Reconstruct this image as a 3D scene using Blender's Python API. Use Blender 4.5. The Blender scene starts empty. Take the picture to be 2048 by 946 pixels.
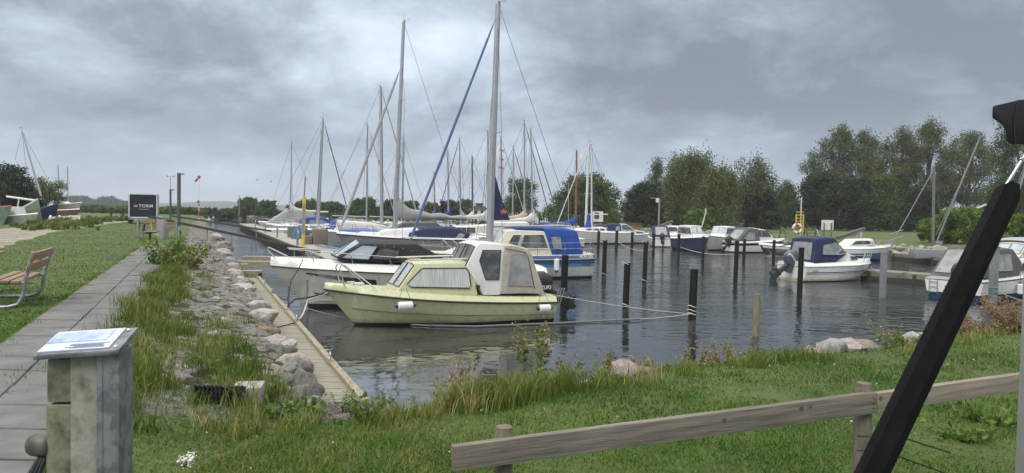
import bpy, bmesh, math, random
import numpy as np
from mathutils import Vector, Matrix, noise as mnoise
random.seed(7)
rng = np.random.default_rng(7)
SC = bpy.context.scene
COL = SC.collection
rad = math.radians

# ------------------------------------------------------------------ camera
FPX, PITCH, ROLL, EYE = 1410.0, rad(1.9), rad(1.1), 3.0      # focal length in photo pixels (2048 wide)
cF = Vector((0, math.cos(PITCH), -math.sin(PITCH)))
cU0 = Vector((0, math.sin(PITCH), math.cos(PITCH)))
cR = Vector((1, 0, 0)) * math.cos(ROLL) + cU0 * math.sin(ROLL)
cU = cU0 * math.cos(ROLL) - Vector((1, 0, 0)) * math.sin(ROLL)
CAMPOS = Vector((0, 0, EYE))
cam = bpy.data.cameras.new('camera')
cam.sensor_width = 36.0
cam.lens = 36.0 * FPX / 2048
cam.clip_start, cam.clip_end = 0.05, 12000
camo = bpy.data.objects.new('camera', cam)
COL.objects.link(camo)
camo.matrix_world = Matrix(((cR.x, cU.x, -cF.x, 0), (cR.y, cU.y, -cF.y, 0), (cR.z, cU.z, -cF.z, EYE), (0, 0, 0, 1)))
SC.camera = camo

# ------------------------------------------------------------------ world: overcast sky
world = bpy.data.worlds.new('World')
SC.world = world
world.use_nodes = True
SUN_EL, SUN_AZ = rad(48), rad(215)
def build_sky():
    nt = world.node_tree; nt.nodes.clear()
    N = lambda t, **k: _set(nt.nodes.new(t), k)
    def _set(n, k):
        for a, v in k.items(): setattr(n, a, v)
        return n
    L = nt.links.new
    def math_(op, a, b=None, c=None):
        n = N('ShaderNodeMath', operation=op)
        for i, q in enumerate((a, b, c)):
            if q is None: continue
            if isinstance(q, (int, float)): n.inputs[i].default_value = q
            else: L(q, n.inputs[i])
        return n.outputs[0]
    tc = N('ShaderNodeTexCoord')
    sep = N('ShaderNodeSeparateXYZ'); L(tc.outputs['Generated'], sep.inputs[0])
    x, y, z = sep.outputs
    zz = math_('ADD', math_('MAXIMUM', z, 0.0), 0.38)
    comb = N('ShaderNodeCombineXYZ')
    L(math_('DIVIDE', x, zz), comb.inputs[0]); L(math_('DIVIDE', y, zz), comb.inputs[1])
    comb.inputs[2].default_value = 3.3
    def noise(scale, detail, rough, dist):
        n = N('ShaderNodeTexNoise'); L(comb.outputs[0], n.inputs['Vector'])
        n.inputs['Scale'].default_value = scale; n.inputs['Detail'].default_value = detail
        n.inputs['Roughness'].default_value = rough; n.inputs['Distortion'].default_value = dist
        return n.outputs['Fac']
    big = noise(0.95, 3, .5, .3)
    mid = noise(2.7, 10, .6, .2)
    s = math_('ADD', math_('MULTIPLY', big, .62), math_('MULTIPLY', mid, .64))
    # the overcast is thinner towards the left and the middle, thick and dark towards the right
    az = math_('ARCTAN2', x, y)
    thick = N('ShaderNodeMapRange', interpolation_type='SMOOTHSTEP')
    L(az, thick.inputs['Value'])
    thick.inputs['From Min'].default_value = 0.0; thick.inputs['From Max'].default_value = 0.55
    thick.inputs['To Min'].default_value = 0.0; thick.inputs['To Max'].default_value = .125
    s = math_('SUBTRACT', s, .062)
    top = N('ShaderNodeMapRange', interpolation_type='SMOOTHSTEP'); L(z, top.inputs['Value'])     # the cloud base overhead is thicker
    top.inputs['From Min'].default_value = .14; top.inputs['From Max'].default_value = .32; top.inputs['To Max'].default_value = .05
    s = math_('SUBTRACT', s, top.outputs[0])
    s = math_('SUBTRACT', s, thick.outputs[0])
    thick2 = N('ShaderNodeMapRange', interpolation_type='SMOOTHSTEP')
    L(az, thick2.inputs['Value'])
    thick2.inputs['From Min'].default_value = -0.25; thick2.inputs['From Max'].default_value = -0.75
    thick2.inputs['To Min'].default_value = 0.0; thick2.inputs['To Max'].default_value = .05
    s = math_('SUBTRACT', s, thick2.outputs[0])
    def blob(a0, z0, ra, rz, amt, s):      # one bank of cloud (or a thin bright gap) at azimuth a0, height z0
        da = math_('DIVIDE', math_('SUBTRACT', az, a0), ra); dz = math_('DIVIDE', math_('SUBTRACT', z, z0), rz)
        d2 = math_('ADD', math_('ADD', math_('MULTIPLY', da, da), math_('MULTIPLY', dz, dz)), math_('MULTIPLY', math_('SUBTRACT', mid, .5), 3.0))
        r = N('ShaderNodeMapRange', interpolation_type='SMOOTHSTEP'); L(d2, r.inputs['Value'])
        r.inputs['From Min'].default_value = 1.7; r.inputs['From Max'].default_value = -.2; r.inputs['To Min'].default_value = 0; r.inputs['To Max'].default_value = amt
        return math_('ADD', s, r.outputs[0])
    s = blob(-.20, .235, .17, .075, .06, s); s = blob(-.42, .23, .16, .05, -.12, s); s = blob(.10, .28, .22, .05, -.06, s)
    s = blob(.17, .15, .22, .10, -.06, s); s = blob(-.30, .13, .25, .06, -.05, s); s = blob(.42, .17, .3, .07, -.05, s); s = blob(.24, .095, .035, .014, .12, s)
    ramp = N('ShaderNodeValToRGB'); L(s, ramp.inputs[0])
    cr = ramp.color_ramp
    cr.elements[0].position = .38; cr.elements[0].color = (.175, .20, .235, 1)
    cr.elements[1].position = .80; cr.elements[1].color = (.66, .73, .82, 1)
    for p, c in ((.49, (.245, .28, .335)), (.58, (.345, .395, .465)), (.67, (.48, .54, .62))):
        e = cr.elements.new(p); e.color = (*c, 1)
    hz = N('ShaderNodeMapRange', interpolation_type='SMOOTHSTEP'); L(z, hz.inputs['Value'])
    hz.inputs['From Min'].default_value = 0.0; hz.inputs['From Max'].default_value = .17
    hz.inputs['To Min'].default_value = .72; hz.inputs['To Max'].default_value = 0.0
    mixh = N('ShaderNodeMix', data_type='RGBA'); L(hz.outputs[0], mixh.inputs['Factor'])
    L(ramp.outputs[0], mixh.inputs['A'])
    hcol = N('ShaderNodeMix', data_type='RGBA')
    hf = N('ShaderNodeMapRange'); L(az, hf.inputs['Value'])
    hf.inputs['From Min'].default_value = -.1; hf.inputs['From Max'].default_value = .6
    L(hf.outputs[0], hcol.inputs['Factor'])
    hcol.inputs['A'].default_value = (.385, .44, .52, 1); hcol.inputs['B'].default_value = (.33, .385, .47, 1)
    L(hcol.outputs['Result'], mixh.inputs['B'])
    # an overcast sky is brighter overhead than at the horizon
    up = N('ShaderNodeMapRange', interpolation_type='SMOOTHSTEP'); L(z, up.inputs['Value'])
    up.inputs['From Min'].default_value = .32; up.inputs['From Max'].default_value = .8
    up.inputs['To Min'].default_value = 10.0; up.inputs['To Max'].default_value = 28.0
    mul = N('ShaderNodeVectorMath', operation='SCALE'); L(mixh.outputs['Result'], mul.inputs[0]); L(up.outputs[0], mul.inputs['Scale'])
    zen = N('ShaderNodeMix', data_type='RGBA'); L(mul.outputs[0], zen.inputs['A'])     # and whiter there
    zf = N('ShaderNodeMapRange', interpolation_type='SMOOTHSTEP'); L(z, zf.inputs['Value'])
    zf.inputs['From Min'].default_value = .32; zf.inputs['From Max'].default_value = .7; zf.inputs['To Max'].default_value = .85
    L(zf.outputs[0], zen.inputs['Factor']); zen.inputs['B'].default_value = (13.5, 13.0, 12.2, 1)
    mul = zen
    sky = N('ShaderNodeTexSky', sky_type='NISHITA'); sky.sun_disc = False
    sky.sun_elevation = SUN_EL; sky.sun_rotation = SUN_AZ
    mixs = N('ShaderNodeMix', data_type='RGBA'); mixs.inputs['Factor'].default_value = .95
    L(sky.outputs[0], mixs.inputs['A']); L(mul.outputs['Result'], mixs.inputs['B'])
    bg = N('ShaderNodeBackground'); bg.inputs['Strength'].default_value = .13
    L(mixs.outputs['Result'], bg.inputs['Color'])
    out = N('ShaderNodeOutputWorld'); L(bg.outputs[0], out.inputs['Surface'])
build_sky()
sun = bpy.data.lights.new('sun', 'SUN'); sun.energy = 1.5; sun.angle = rad(24); sun.color = (1, .96, .9)
suno = bpy.data.objects.new('sun', sun); COL.objects.link(suno)
sd = Vector((math.sin(SUN_AZ) * math.cos(SUN_EL), math.cos(SUN_AZ) * math.cos(SUN_EL), math.sin(SUN_EL)))
suno.rotation_euler = (-sd).to_track_quat('-Z', 'Y').to_euler()
SC.view_settings.view_transform = 'Standard'; SC.view_settings.look = 'None'
SC.view_settings.gamma = 1; SC.view_settings.use_curve_mapping = False
SC.view_settings.exposure = 0.25
SC.cycles.max_bounces = 6; SC.cycles.diffuse_bounces = 2; SC.cycles.glossy_bounces = 3
SC.cycles.transmission_bounces = 3; SC.cycles.transparent_max_bounces = 8; SC.cycles.volume_bounces = 0
SC.cycles.use_adaptive_sampling = True; SC.cycles.adaptive_threshold = .02
SC.cycles.use_denoising = True

# ------------------------------------------------------------------ where things stand
def ray(px, py):
    return cF + cR * ((px - 1024) / FPX) + cU * ((473 - py) / FPX)
def W(px, py, z):                       # the point at height z seen at a photo pixel
    d = ray(px, py); return CAMPOS + d * ((z - EYE) / d.z)
def A(px, py, D):                       # the point at depth D seen at a photo pixel
    d = ray(px, py); return CAMPOS + d * (D / d.y)
Q = -0.445                              # the quay, path, dock and pier all run along this slope
def QP(s, y, z=0.0): return Vector((s + Q * y, y, z))
QU = Vector((Q, 1, 0)).normalized(); QR = Vector((QU.y, -QU.x, 0))

# ------------------------------------------------------------------ objects, names, labels
def tag(o, label=None, cat=None, group=None, kind=None):
    if label: o['label'] = label
    if cat: o['category'] = cat
    if group: o['group'] = group
    if kind: o['kind'] = kind
    return o
def T(name, label, cat, loc=(0, 0, 0), rz=0.0, group=None):
    o = bpy.data.objects.new(name, None); COL.objects.link(o)
    o.empty_display_size = .2
    o.location = loc; o.rotation_euler = (0, 0, rz)
    return tag(o, label, cat, group)
def copy_tree(o, parent=None):
    c = o.copy(); COL.objects.link(c); c.parent = parent
    for ch in [k for k in bpy.data.objects if k.parent == o]: copy_tree(ch, c)
    return c

class MB:
    """collects shapes and links them as ONE mesh object"""
    def __init__(self): self.v = []; self.f = []; self.m = []
    def add(self, vs, fs, mi=0):
        o = len(self.v); self.v += [Vector(p) for p in vs]
        self.f += [tuple(i + o for i in f) for f in fs]; self.m += [mi] * len(fs); return self
    def box(self, c, sx, sy, sz, R=None, mi=0):
        c = Vector(c); pts = []
        for z in (-.5, .5):
            for x, y in ((-.5, -.5), (.5, -.5), (.5, .5), (-.5, .5)):
                p = Vector((x * sx, y * sy, z * sz)); pts.append(c + (R @ p if R else p))
        return self.add(pts, [(3, 2, 1, 0), (4, 5, 6, 7), (0, 1, 5, 4), (1, 2, 6, 5), (2, 3, 7, 6), (3, 0, 4, 7)], mi)
    def beam(self, a, b, w, h, mi=0, up=(0, 0, 1)):
        a, b = Vector(a), Vector(b); d = (b - a); l = d.length; d.normalize()
        s = d.cross(Vector(up))
        if s.length < 1e-4: s = d.cross(Vector((0, 1, 0)))
        s.normalize(); u = s.cross(d)
        R = Matrix((d, s, u)).transposed()
        return self.box((a + b) / 2, l, w, h, R, mi)
    def tube(self, pts, r, n=6, mi=0, r1=None, closed=False):
        pts = [Vector(p) for p in pts]; k = len(pts); vs = []; fs = []; pu = None
        for i, p in enumerate(pts):
            a = pts[i - 1] if (i or closed) else p; b = pts[(i + 1) % k] if (i < k - 1 or closed) else p
            d = (b - a); d = d.normalized() if d.length > 1e-9 else Vector((0, 0, 1))
            if pu is None: u = d.orthogonal().normalized()
            else:
                u = pu - d * pu.dot(d); u = u.normalized() if u.length > 1e-6 else d.orthogonal().normalized()
            pu = u; w = d.cross(u)
            rr = r if r1 is None else r + (r1 - r) * i / max(1, k - 1)
            if callable(r): rr = r(i / max(1, k - 1))
            vs += [p + (u * math.cos(2 * math.pi * j / n) + w * math.sin(2 * math.pi * j / n)) * rr for j in range(n)]
        for i in range(k if closed else k - 1):
            for j in range(n):
                fs.append((i * n + j, i * n + (j + 1) % n, ((i + 1) % k) * n + (j + 1) % n, ((i + 1) % k) * n + j))
        if not closed: fs += [tuple(range(n))[::-1], tuple(range((k - 1) * n, k * n))]
        return self.add(vs, fs, mi)
    def loft(self, rings, mi=0, cap=True):
        n = len(rings[0]); vs = [p for r in rings for p in r]; fs = []
        for i in range(len(rings) - 1):
            for j in range(n):
                fs.append((i * n + j, i * n + (j + 1) % n, (i + 1) * n + (j + 1) % n, (i + 1) * n + j))
        if cap: fs += [tuple(range(n))[::-1], tuple(range((len(rings) - 1) * n, len(rings) * n))]
        return self.add(vs, fs, mi)
    def lathe(self, prof, c=(0, 0, 0), n=12, axis=None, mi=0):
        c = Vector(c); R = Vector((0, 0, 1)).rotation_difference(Vector(axis)).to_matrix() if axis is not None else Matrix.Identity(3)
        return self.loft([[c + R @ Vector((r * math.cos(2 * math.pi * j / n), r * math.sin(2 * math.pi * j / n), z)) for j in range(n)] for r, z in prof], mi)
    def prism(self, poly, ext, mi=0):
        poly = [Vector(p) for p in poly]; ext = Vector(ext); n = len(poly)
        return self.add(poly + [p + ext for p in poly], [tuple(range(n))[::-1], tuple(range(n, 2 * n))] + [(i, (i + 1) % n, (i + 1) % n + n, i + n) for i in range(n)], mi)
    def build(self, name, mats, parent=None, loc=None, smooth=False, bevel=0.0, seg=2, sharp=38, subdiv=0, local=True):
        me = bpy.data.meshes.new(name)
        off = Vector((0, 0, 0))
        inv = None
        if loc is not None: off = Vector(loc)
        if parent is not None and not local:      # points were given in the world: bring them into the parent's space
            P = parent; Mx = Matrix.Identity(4)
            while P is not None: Mx = (Matrix.Translation(P.location) @ P.rotation_euler.to_matrix().to_4x4()) @ Mx; P = P.parent
            inv = Mx.inverted()
        vs = [(inv @ p if inv else p - off) for p in self.v]
        me.from_pydata([tuple(p) for p in vs], [], self.f)
        mats = mats if isinstance(mats, (list, tuple)) else [mats]
        for m in mats: me.materials.append(m)
        me.polygons.foreach_set('material_index', self.m)
        bm = bmesh.new(); bm.from_mesh(me)
        bmesh.ops.recalc_face_normals(bm, faces=bm.faces)
        if bevel:
            es = [e for e in bm.edges if len(e.link_faces) == 2 and e.calc_face_angle(0) > .45]
            bmesh.ops.bevel(bm, geom=es, offset=bevel, segments=seg, affect='EDGES', profile=.6, clamp_overlap=True)
        bm.to_mesh(me); bm.free()
        if smooth or bevel:
            me.polygons.foreach_set('use_smooth', [True] * len(me.polygons))
            me.set_sharp_from_angle(angle=rad(sharp))
        o = bpy.data.objects.new(name, me); COL.objects.link(o)
        if loc is not None: o.location = loc
        if parent is not None: o.parent = parent
        return o
def solo(name, label, cat, mb, mat, loc, group=None, **k):
    return tag(mb.build(name, mat, None, loc, **k), label, cat, group)

def arrays_mesh(name, verts, quads=None, tris=None, mat=None, col=None, parent=None, loc=None):
    """big meshes straight from numpy arrays; col is one value per vertex, read by the leaf materials"""
    me = bpy.data.meshes.new(name)
    nq = 0 if quads is None else len(quads); ntri = 0 if tris is None else len(tris)
    me.vertices.add(len(verts)); me.vertices.foreach_set('co', np.asarray(verts, np.float32).ravel())
    loops = np.concatenate([a.ravel() for a in (quads, tris) if a is not None]).astype(np.int32)
    me.loops.add(len(loops)); me.loops.foreach_set('vertex_index', loops)
    st = np.concatenate([np.arange(nq) * 4, nq * 4 + np.arange(ntri) * 3]).astype(np.int32)
    me.polygons.add(nq + ntri); me.polygons.foreach_set('loop_start', st)
    me.update(calc_edges=True)
    if col is not None:
        at = me.attributes.new('tint', 'FLOAT', 'POINT'); at.data.foreach_set('value', np.asarray(col, np.float32))
    if mat: me.materials.append(mat)
    o = bpy.data.objects.new(name, me); COL.objects.link(o)
    if parent: o.parent = parent
    if loc is not None: o.location = loc
    return o

# ------------------------------------------------------------------ materials
MATS = {}
def M(name, col, col2=None, scale=3.0, rough=.6, metal=0.0, bump=0.0, bscale=40.0, detail=5, stretch=None, spec=.5, rnd=0.0, contrast=(.35, .65), coat=0.0, bdist=.02, rot=None, tr=0.0):
    if name in MATS: return MATS[name]
    m = bpy.data.materials.new(name); m.use_nodes = True; MATS[name] = m
    nt = m.node_tree; p = nt.nodes['Principled BSDF']; L = nt.links.new
    p.inputs['Roughness'].default_value = rough; p.inputs['Metallic'].default_value = metal
    p.inputs['Specular IOR Level'].default_value = spec; p.inputs['Coat Weight'].default_value = coat
    p.inputs['Coat Roughness'].default_value = .08
    tc = nt.nodes.new('ShaderNodeTexCoord'); vec = tc.outputs['Object']
    if stretch or rot:
        mp = nt.nodes.new('ShaderNodeMapping'); L(vec, mp.inputs[0])
        if stretch: mp.inputs['Scale'].default_value = stretch
        if rot: mp.inputs['Rotation'].default_value = rot
        vec = mp.outputs[0]
    def nz(s, d):
        n = nt.nodes.new('ShaderNodeTexNoise'); L(vec, n.inputs['Vector']); n.inputs['Scale'].default_value = s
        n.inputs['Detail'].default_value = d; n.inputs['Roughness'].default_value = .6; return n.outputs['Fac']
    c2 = col2 or tuple(c * .86 for c in col)
    mr = nt.nodes.new('ShaderNodeMapRange'); L(nz(scale, detail), mr.inputs['Value'])
    mr.inputs['From Min'].default_value, mr.inputs['From Max'].default_value = contrast
    mx = nt.nodes.new('ShaderNodeMix'); mx.data_type = 'RGBA'; L(mr.outputs[0], mx.inputs['Factor'])
    mx.inputs['A'].default_value = (*col, 1); mx.inputs['B'].default_value = (*c2, 1)
    out = mx.outputs['Result']
    if rnd:
        oi = nt.nodes.new('ShaderNodeObjectInfo'); hs = nt.nodes.new('ShaderNodeHueSaturation')
        r2 = nt.nodes.new('ShaderNodeMapRange'); L(oi.outputs['Random'], r2.inputs['Value'])
        r2.inputs['To Min'].default_value = 1 - rnd; r2.inputs['To Max'].default_value = 1 + rnd
        L(r2.outputs[0], hs.inputs['Value']); L(out, hs.inputs['Color'])
        mu = nt.nodes.new('ShaderNodeMath'); mu.operation = 'MULTIPLY'; L(oi.outputs['Random'], mu.inputs[0]); mu.inputs[1].default_value = 7.3
        fr = nt.nodes.new('ShaderNodeMath'); fr.operation = 'FRACT'; L(mu.outputs[0], fr.inputs[0])
        r3 = nt.nodes.new('ShaderNodeMapRange'); L(fr.outputs[0], r3.inputs['Value'])
        r3.inputs['To Min'].default_value = .3; r3.inputs['To Max'].default_value = 1.6
        L(r3.outputs[0], hs.inputs['Saturation']); out = hs.outputs[0]
    L(out, p.inputs['Base Color'])
    if bump:
        b = nt.nodes.new('ShaderNodeBump'); b.inputs['Strength'].default_value = bump; b.inputs['Distance'].default_value = bdist
        L(nz(bscale, 6), b.inputs['Height']); L(b.outputs[0], p.inputs['Normal'])
    return m
def leafmat(name, stops, trans=.3, rough=.6, nscale=0.0):
    """leaf and blade colour from each leaf's own tint value"""
    m = bpy.data.materials.new(name); m.use_nodes = True; nt = m.node_tree; L = nt.links.new
    p = nt.nodes['Principled BSDF']; p.inputs['Roughness'].default_value = rough; p.inputs['Specular IOR Level'].default_value = .3
    a = nt.nodes.new('ShaderNodeAttribute'); a.attribute_name = 'tint'
    r = nt.nodes.new('ShaderNodeValToRGB'); cr = r.color_ramp
    cr.elements[0].position, cr.elements[0].color = stops[0][0], (*stops[0][1], 1)
    cr.elements[1].position, cr.elements[1].color = stops[-1][0], (*stops[-1][1], 1)
    for q, c in stops[1:-1]: cr.elements.new(q).color = (*c, 1)
    L(a.outputs['Fac'], r.inputs[0]); L(r.outputs[0], p.inputs['Base Color'])
    t = nt.nodes.new('ShaderNodeBsdfTranslucent'); L(r.outputs[0], t.inputs['Color'])
    mx = nt.nodes.new('ShaderNodeMixShader'); mx.inputs[0].default_value = trans
    L(p.outputs[0], mx.inputs[1]); L(t.outputs[0], mx.inputs[2])
    L(mx.outputs[0], nt.nodes['Material Output'].inputs['Surface'])
    return m

def grime(m, top=.24, amt=.55, col=(.17, .155, .09)):
    """brownish waterline film and faint run-off streaks on a hull paint (they belong to the hull, not to the light)"""
    nt = m.node_tree; L = nt.links.new; p = nt.nodes['Principled BSDF']; src = p.inputs['Base Color'].links[0].from_socket
    tc = nt.nodes.new('ShaderNodeTexCoord'); sp = nt.nodes.new('ShaderNodeSeparateXYZ'); L(tc.outputs['Object'], sp.inputs[0])
    def nz(st, sc):
        mp = nt.nodes.new('ShaderNodeMapping'); mp.inputs['Scale'].default_value = st; L(tc.outputs['Object'], mp.inputs[0]); n = nt.nodes.new('ShaderNodeTexNoise'); L(mp.outputs[0], n.inputs['Vector']); n.inputs['Scale'].default_value = sc; n.inputs['Detail'].default_value = 6; return n.outputs['Fac']
    def mr(v, a, b, c, d):
        n = nt.nodes.new('ShaderNodeMapRange'); n.interpolation_type = 'SMOOTHSTEP'; L(v, n.inputs['Value'])
        for k, q in zip(('From Min', 'From Max', 'To Min', 'To Max'), (a, b, c, d)): n.inputs[k].default_value = q
        return n.outputs[0]
    def mm(op, a, b):
        n = nt.nodes.new('ShaderNodeMath'); n.operation = op
        for i, q in enumerate((a, b)):
            if isinstance(q, (int, float)): n.inputs[i].default_value = q
            else: L(q, n.inputs[i])
        return n.outputs[0]
    band = mm('MULTIPLY', mr(mm('ADD', sp.outputs[2], mm('MULTIPLY', nz((2, 2, 1), 2.5), -.16)), top - .12, .0, 0, 1), amt)
    streak = mr(nz((7, 7, .35), 1.6), .56, .72, 0, .22)
    f = mm('MINIMUM', mm('ADD', band, streak), .85)
    mx = nt.nodes.new('ShaderNodeMix'); mx.data_type = 'RGBA'; L(f, mx.inputs['Factor']); L(src, mx.inputs['A']); mx.inputs['B'].default_value = (*col, 1); L(mx.outputs['Result'], p.inputs['Base Color'])
    L(mr(nz((1, 1, 1), 6), .3, .7, .22, .42), p.inputs['Roughness'])
white = M('white_gelcoat', (.72, .73, .72), (.62, .63, .61), 1.2, .28, coat=.3)
cream = M('cream_gelcoat', (.66, .63, .50), (.58, .55, .44), 1.5, .32, coat=.2)
yellow = M('pale_yellow_gelcoat', (.495, .515, .31), (.45, .465, .28), 1.1, .38, coat=.15)
offwhite = M('offwhite_gelcoat', (.60, .60, .56), (.52, .52, .48), 1.3, .3, coat=.3)
greyhull = M('grey_gelcoat', (.30, .31, .31), (.26, .27, .27), 1.0, .35, coat=.2)
navyhull = M('navy_gelcoat', (.018, .028, .085), (.014, .022, .07), 1.0, .25, coat=.3)
bluehull = M('blue_gelcoat', (.03, .11, .30), (.025, .09, .26), 1.0, .25, coat=.3)
blackhull = M('black_gelcoat', (.014, .014, .018), None, 1.0, .22, coat=.3)
redhull = M('red_paint', (.35, .06, .03), (.25, .05, .03), 2, .5)
for q_ in (white, yellow, offwhite, cream): grime(q_)
antifoul = M('dark_antifouling', (.012, .013, .016), (.02, .022, .022), 3, .6)
antifoul_blue = M('blue_antifouling', (.015, .05, .16), (.012, .04, .12), 3, .6)
lightblue = M('light_blue_stripe', (.10, .30, .52), None, 2, .3)
midblue = M('mid_blue_stripe', (.05, .16, .38), None, 2, .3)
rubber = M('black_rubber', (.016, .016, .017), (.024, .024, .024), 6, .55)
canvas_black = M('black_canvas', (.018, .019, .022), (.026, .027, .03), 5, .8, bump=.35, bscale=5, bdist=.05)
canvas_navy = M('navy_canvas', (.014, .02, .07), (.02, .028, .085), 4, .8, bump=.35, bscale=5, bdist=.05)
canvas_blue = M('bright_blue_canvas', (.010, .055, .27), (.016, .07, .32), 3, .75, bump=.35, bscale=5, bdist=.05)
canvas_beige = M('beige_canvas', (.42, .39, .34), (.33, .31, .27), 4, .85, bump=.45, bscale=6, bdist=.05)
canvas_grey = M('grey_canvas', (.34, .35, .35), (.27, .28, .28), 4, .8, bump=.45, bscale=5, bdist=.06)
canvas_darkgrey = M('dark_grey_canvas', (.10, .10, .10), (.075, .075, .075), 4, .8, bump=.35, bscale=5, bdist=.05)
canvas_white = M('white_canvas', (.62, .62, .6), (.5, .5, .48), 3, .8, bump=.4, bscale=5, bdist=.06)
canvas_tan = M('tan_canvas', (.5, .42, .3), (.4, .34, .25), 3, .8, bump=.4, bscale=5, bdist=.06)
vinyl = M('clear_vinyl', (.20, .215, .22), (.30, .31, .31), 3.0, .16, bump=.3, bscale=4, bdist=.05, contrast=(.42, .6))
glass = M('dark_window_glass', (.05, .056, .058), (.15, .155, .15), 1.6, .05, spec=.8, contrast=(.45, .6))
glass_pale = M('pale_windscreen_glass', (.30, .36, .42), (.45, .51, .57), 1.4, .06, spec=.8)
alu = M('anodised_aluminium', (.42, .43, .44), (.36, .37, .38), 4, .38, .55)
steel = M('stainless_steel', (.58, .59, .6), None, 4, .22, .9)
galv = M('galvanised_steel', (.34, .36, .38), (.24, .26, .28), 14, .45, .5, contrast=(.42, .58))
woodmast = M('varnished_wood', (.25, .11, .035), (.2, .085, .03), 3, .35)
wire = M('rigging_wire', (.12, .125, .13), None, 3, .4, .6)
rope_w = M('white_rope', (.5, .5, .47), (.38, .38, .36), 30, .85)
rope_b = M('dark_rope', (.03, .03, .032), None, 30, .85)
rope_blue = M('blue_rope', (.05, .2, .35), None, 30, .85)
fender_w = M('white_fender_vinyl', (.72, .72, .7), (.62, .62, .6), 8, .4)
plaswhite = M('white_paint', (.7, .7, .68), (.58, .58, .56), 5, .5)
redpaint = M('faded_red_paint', (.42, .06, .05), (.35, .07, .06), 6, .55)
yellowpaint = M('yellow_paint', (.62, .47, .03), (.5, .4, .06), 4, .5)
def woodm(name, a, b, stretch, sc=6, bump=.4, rough=.8):
    return M(name, a, b, sc, rough, bump=bump, bscale=14, stretch=stretch, detail=8, bdist=.01)
# ------------------------------------------------------------------ land, water, far shore
lawn_m = M('lawn_soil', (.078, .112, .018), (.05, .07, .015), .35, .9, bump=.5, bscale=30, contrast=(.3, .7))
seabed = M('seabed', (.03, .035, .03), None, 2, .9)
cement = M('mortared_stone', (.20, .195, .18), (.10, .085, .065), 4.5, .9, bump=1.0, bscale=9, contrast=(.4, .6), bdist=.08)
rub_m = M('rubble_ground', (.26, .25, .22), (.12, .11, .09), 2.2, .9, bump=1.0, bscale=6, contrast=(.4, .6), bdist=.15)

P_LEFT = [(-1.6, 6.2), (1.15 + Q * 60, 60), (1.15 + Q * 172, 172), (-420, 172), (-420, -30), (1.0, -30)]
P_NEAR = [(-1.9, 6.0), (-1.1, 6.1), (-.69, 6.4), (-.1, 7.0), (1.27, 7.9), (2.35, 8.6), (4.41, 9.6), (6.28, 10.6), (9.06, 12.3), (16, 18), (30, 31), (34, 38), (70, 38), (70, -30), (-10, -30)]
P_FAR = [(-76, 172), (-66, 177), (-40, 150), (-20, 125), (5, 95), (15, 77.5), (24, 66), (34.5, 56), (33.5, 44), (40, 37), (300, 30), (300, 420), (40, 420), (12, 150), (-20, 146), (-45, 172), (-66, 196)]
def sdf(poly, X, Y):
    P = np.array(poly, float); d = np.full(X.shape, 1e9); ins = np.zeros(X.shape, bool)
    for i in range(len(P)):
        a, b = P[i], P[(i + 1) % len(P)]; e = b - a
        t = np.clip(((X - a[0]) * e[0] + (Y - a[1]) * e[1]) / (e @ e), 0, 1)
        d = np.minimum(d, np.hypot(X - a[0] - t * e[0], Y - a[1] - t * e[1]))
        c = ((a[1] <= Y) != (b[1] <= Y))
        with np.errstate(divide='ignore', invalid='ignore'):
            ins ^= c & (X < a[0] + (Y - a[1]) * e[0] / (e[1] if e[1] else 1e-9))
    return np.where(ins, d, -d)
def fbm(X, Y, s, seed=0):
    r = np.random.default_rng(seed); out = np.zeros_like(X)
    for k in range(6):
        a = r.uniform(0, 6.28); f = s * 1.7 ** k
        out += np.sin(X * f * math.cos(a) + Y * f * math.sin(a) + r.uniform(0, 6)) / 1.5 ** k
    return out / 2.5
def ground_h(X, Y):
    X = np.asarray(X, float); Y = np.asarray(Y, float)
    dl, dn, df = sdf(P_LEFT, X, Y), sdf(P_NEAR, X, Y), sdf(P_FAR, X, Y)
    hl = np.where(dl > 0, np.interp(dl, [0, .25, 1.4, 2.0], [1.02, 1.08, 1.2, 1.3]), np.interp(dl, [-.5, -.28, 0], [-1.2, -.2, 1.02]))
    hn = np.where(dn > 0, np.interp(dn, [0, .8, 2.2], [1.16, 1.26, 1.3]), np.interp(dn, [-1.6, -1.1, -.5, -.15, 0], [-1.2, -.2, .45, 1.02, 1.16]))
    hf = np.where(df > 0, np.interp(df, [0, 2.5, 10, 45], [.15, .8, .95, 1.25]), np.interp(df, [-2, 0], [-1.2, .15]))
    return np.maximum(np.maximum(hl, hn), hf)
def gh(x, y): return float(ground_h(np.array([x]), np.array([y]))[0])

def axis(segs):
    out = []
    for a, b, st in segs: out += list(np.arange(a, b, st))
    return np.array(sorted(set(np.round(out, 4))))
gs = axis([(-420, -60, 20), (-60, -12, 3), (-12, -3, .75), (-3, 2.2, .17), (2.2, 14, .3), (14, 40, 1), (40, 130, 3), (130, 420, 15)])
gy = axis([(-12, 2, 1), (2, 16, .2), (16, 40, .5), (40, 100, 1.5), (100, 200, 3), (200, 421, 20)])
SS, YY = np.meshgrid(gs, gy); XX = SS + Q * YY
HH = ground_h(XX, YY)
land = HH > .2
flat = (SS < -.8) | (YY > 40)
HH = HH + np.where(land & (SS > -.9) & (YY < 40), .03 * fbm(XX, YY, 2.2, 3), 0)
ny, nx = SS.shape
vv = np.stack([XX.ravel(), YY.ravel(), HH.ravel()], 1)
ii = (np.arange(ny - 1)[:, None] * nx + np.arange(nx - 1)[None]).ravel()
gq = np.stack([ii, ii + 1, ii + nx + 1, ii + nx], 1)
ground = arrays_mesh('ground', vv, gq)
for m in (lawn_m, cement, seabed, rub_m): ground.data.materials.append(m)
fc = vv[gq].mean(1); fs_ = fc[:, 0] - Q * fc[:, 1]
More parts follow.
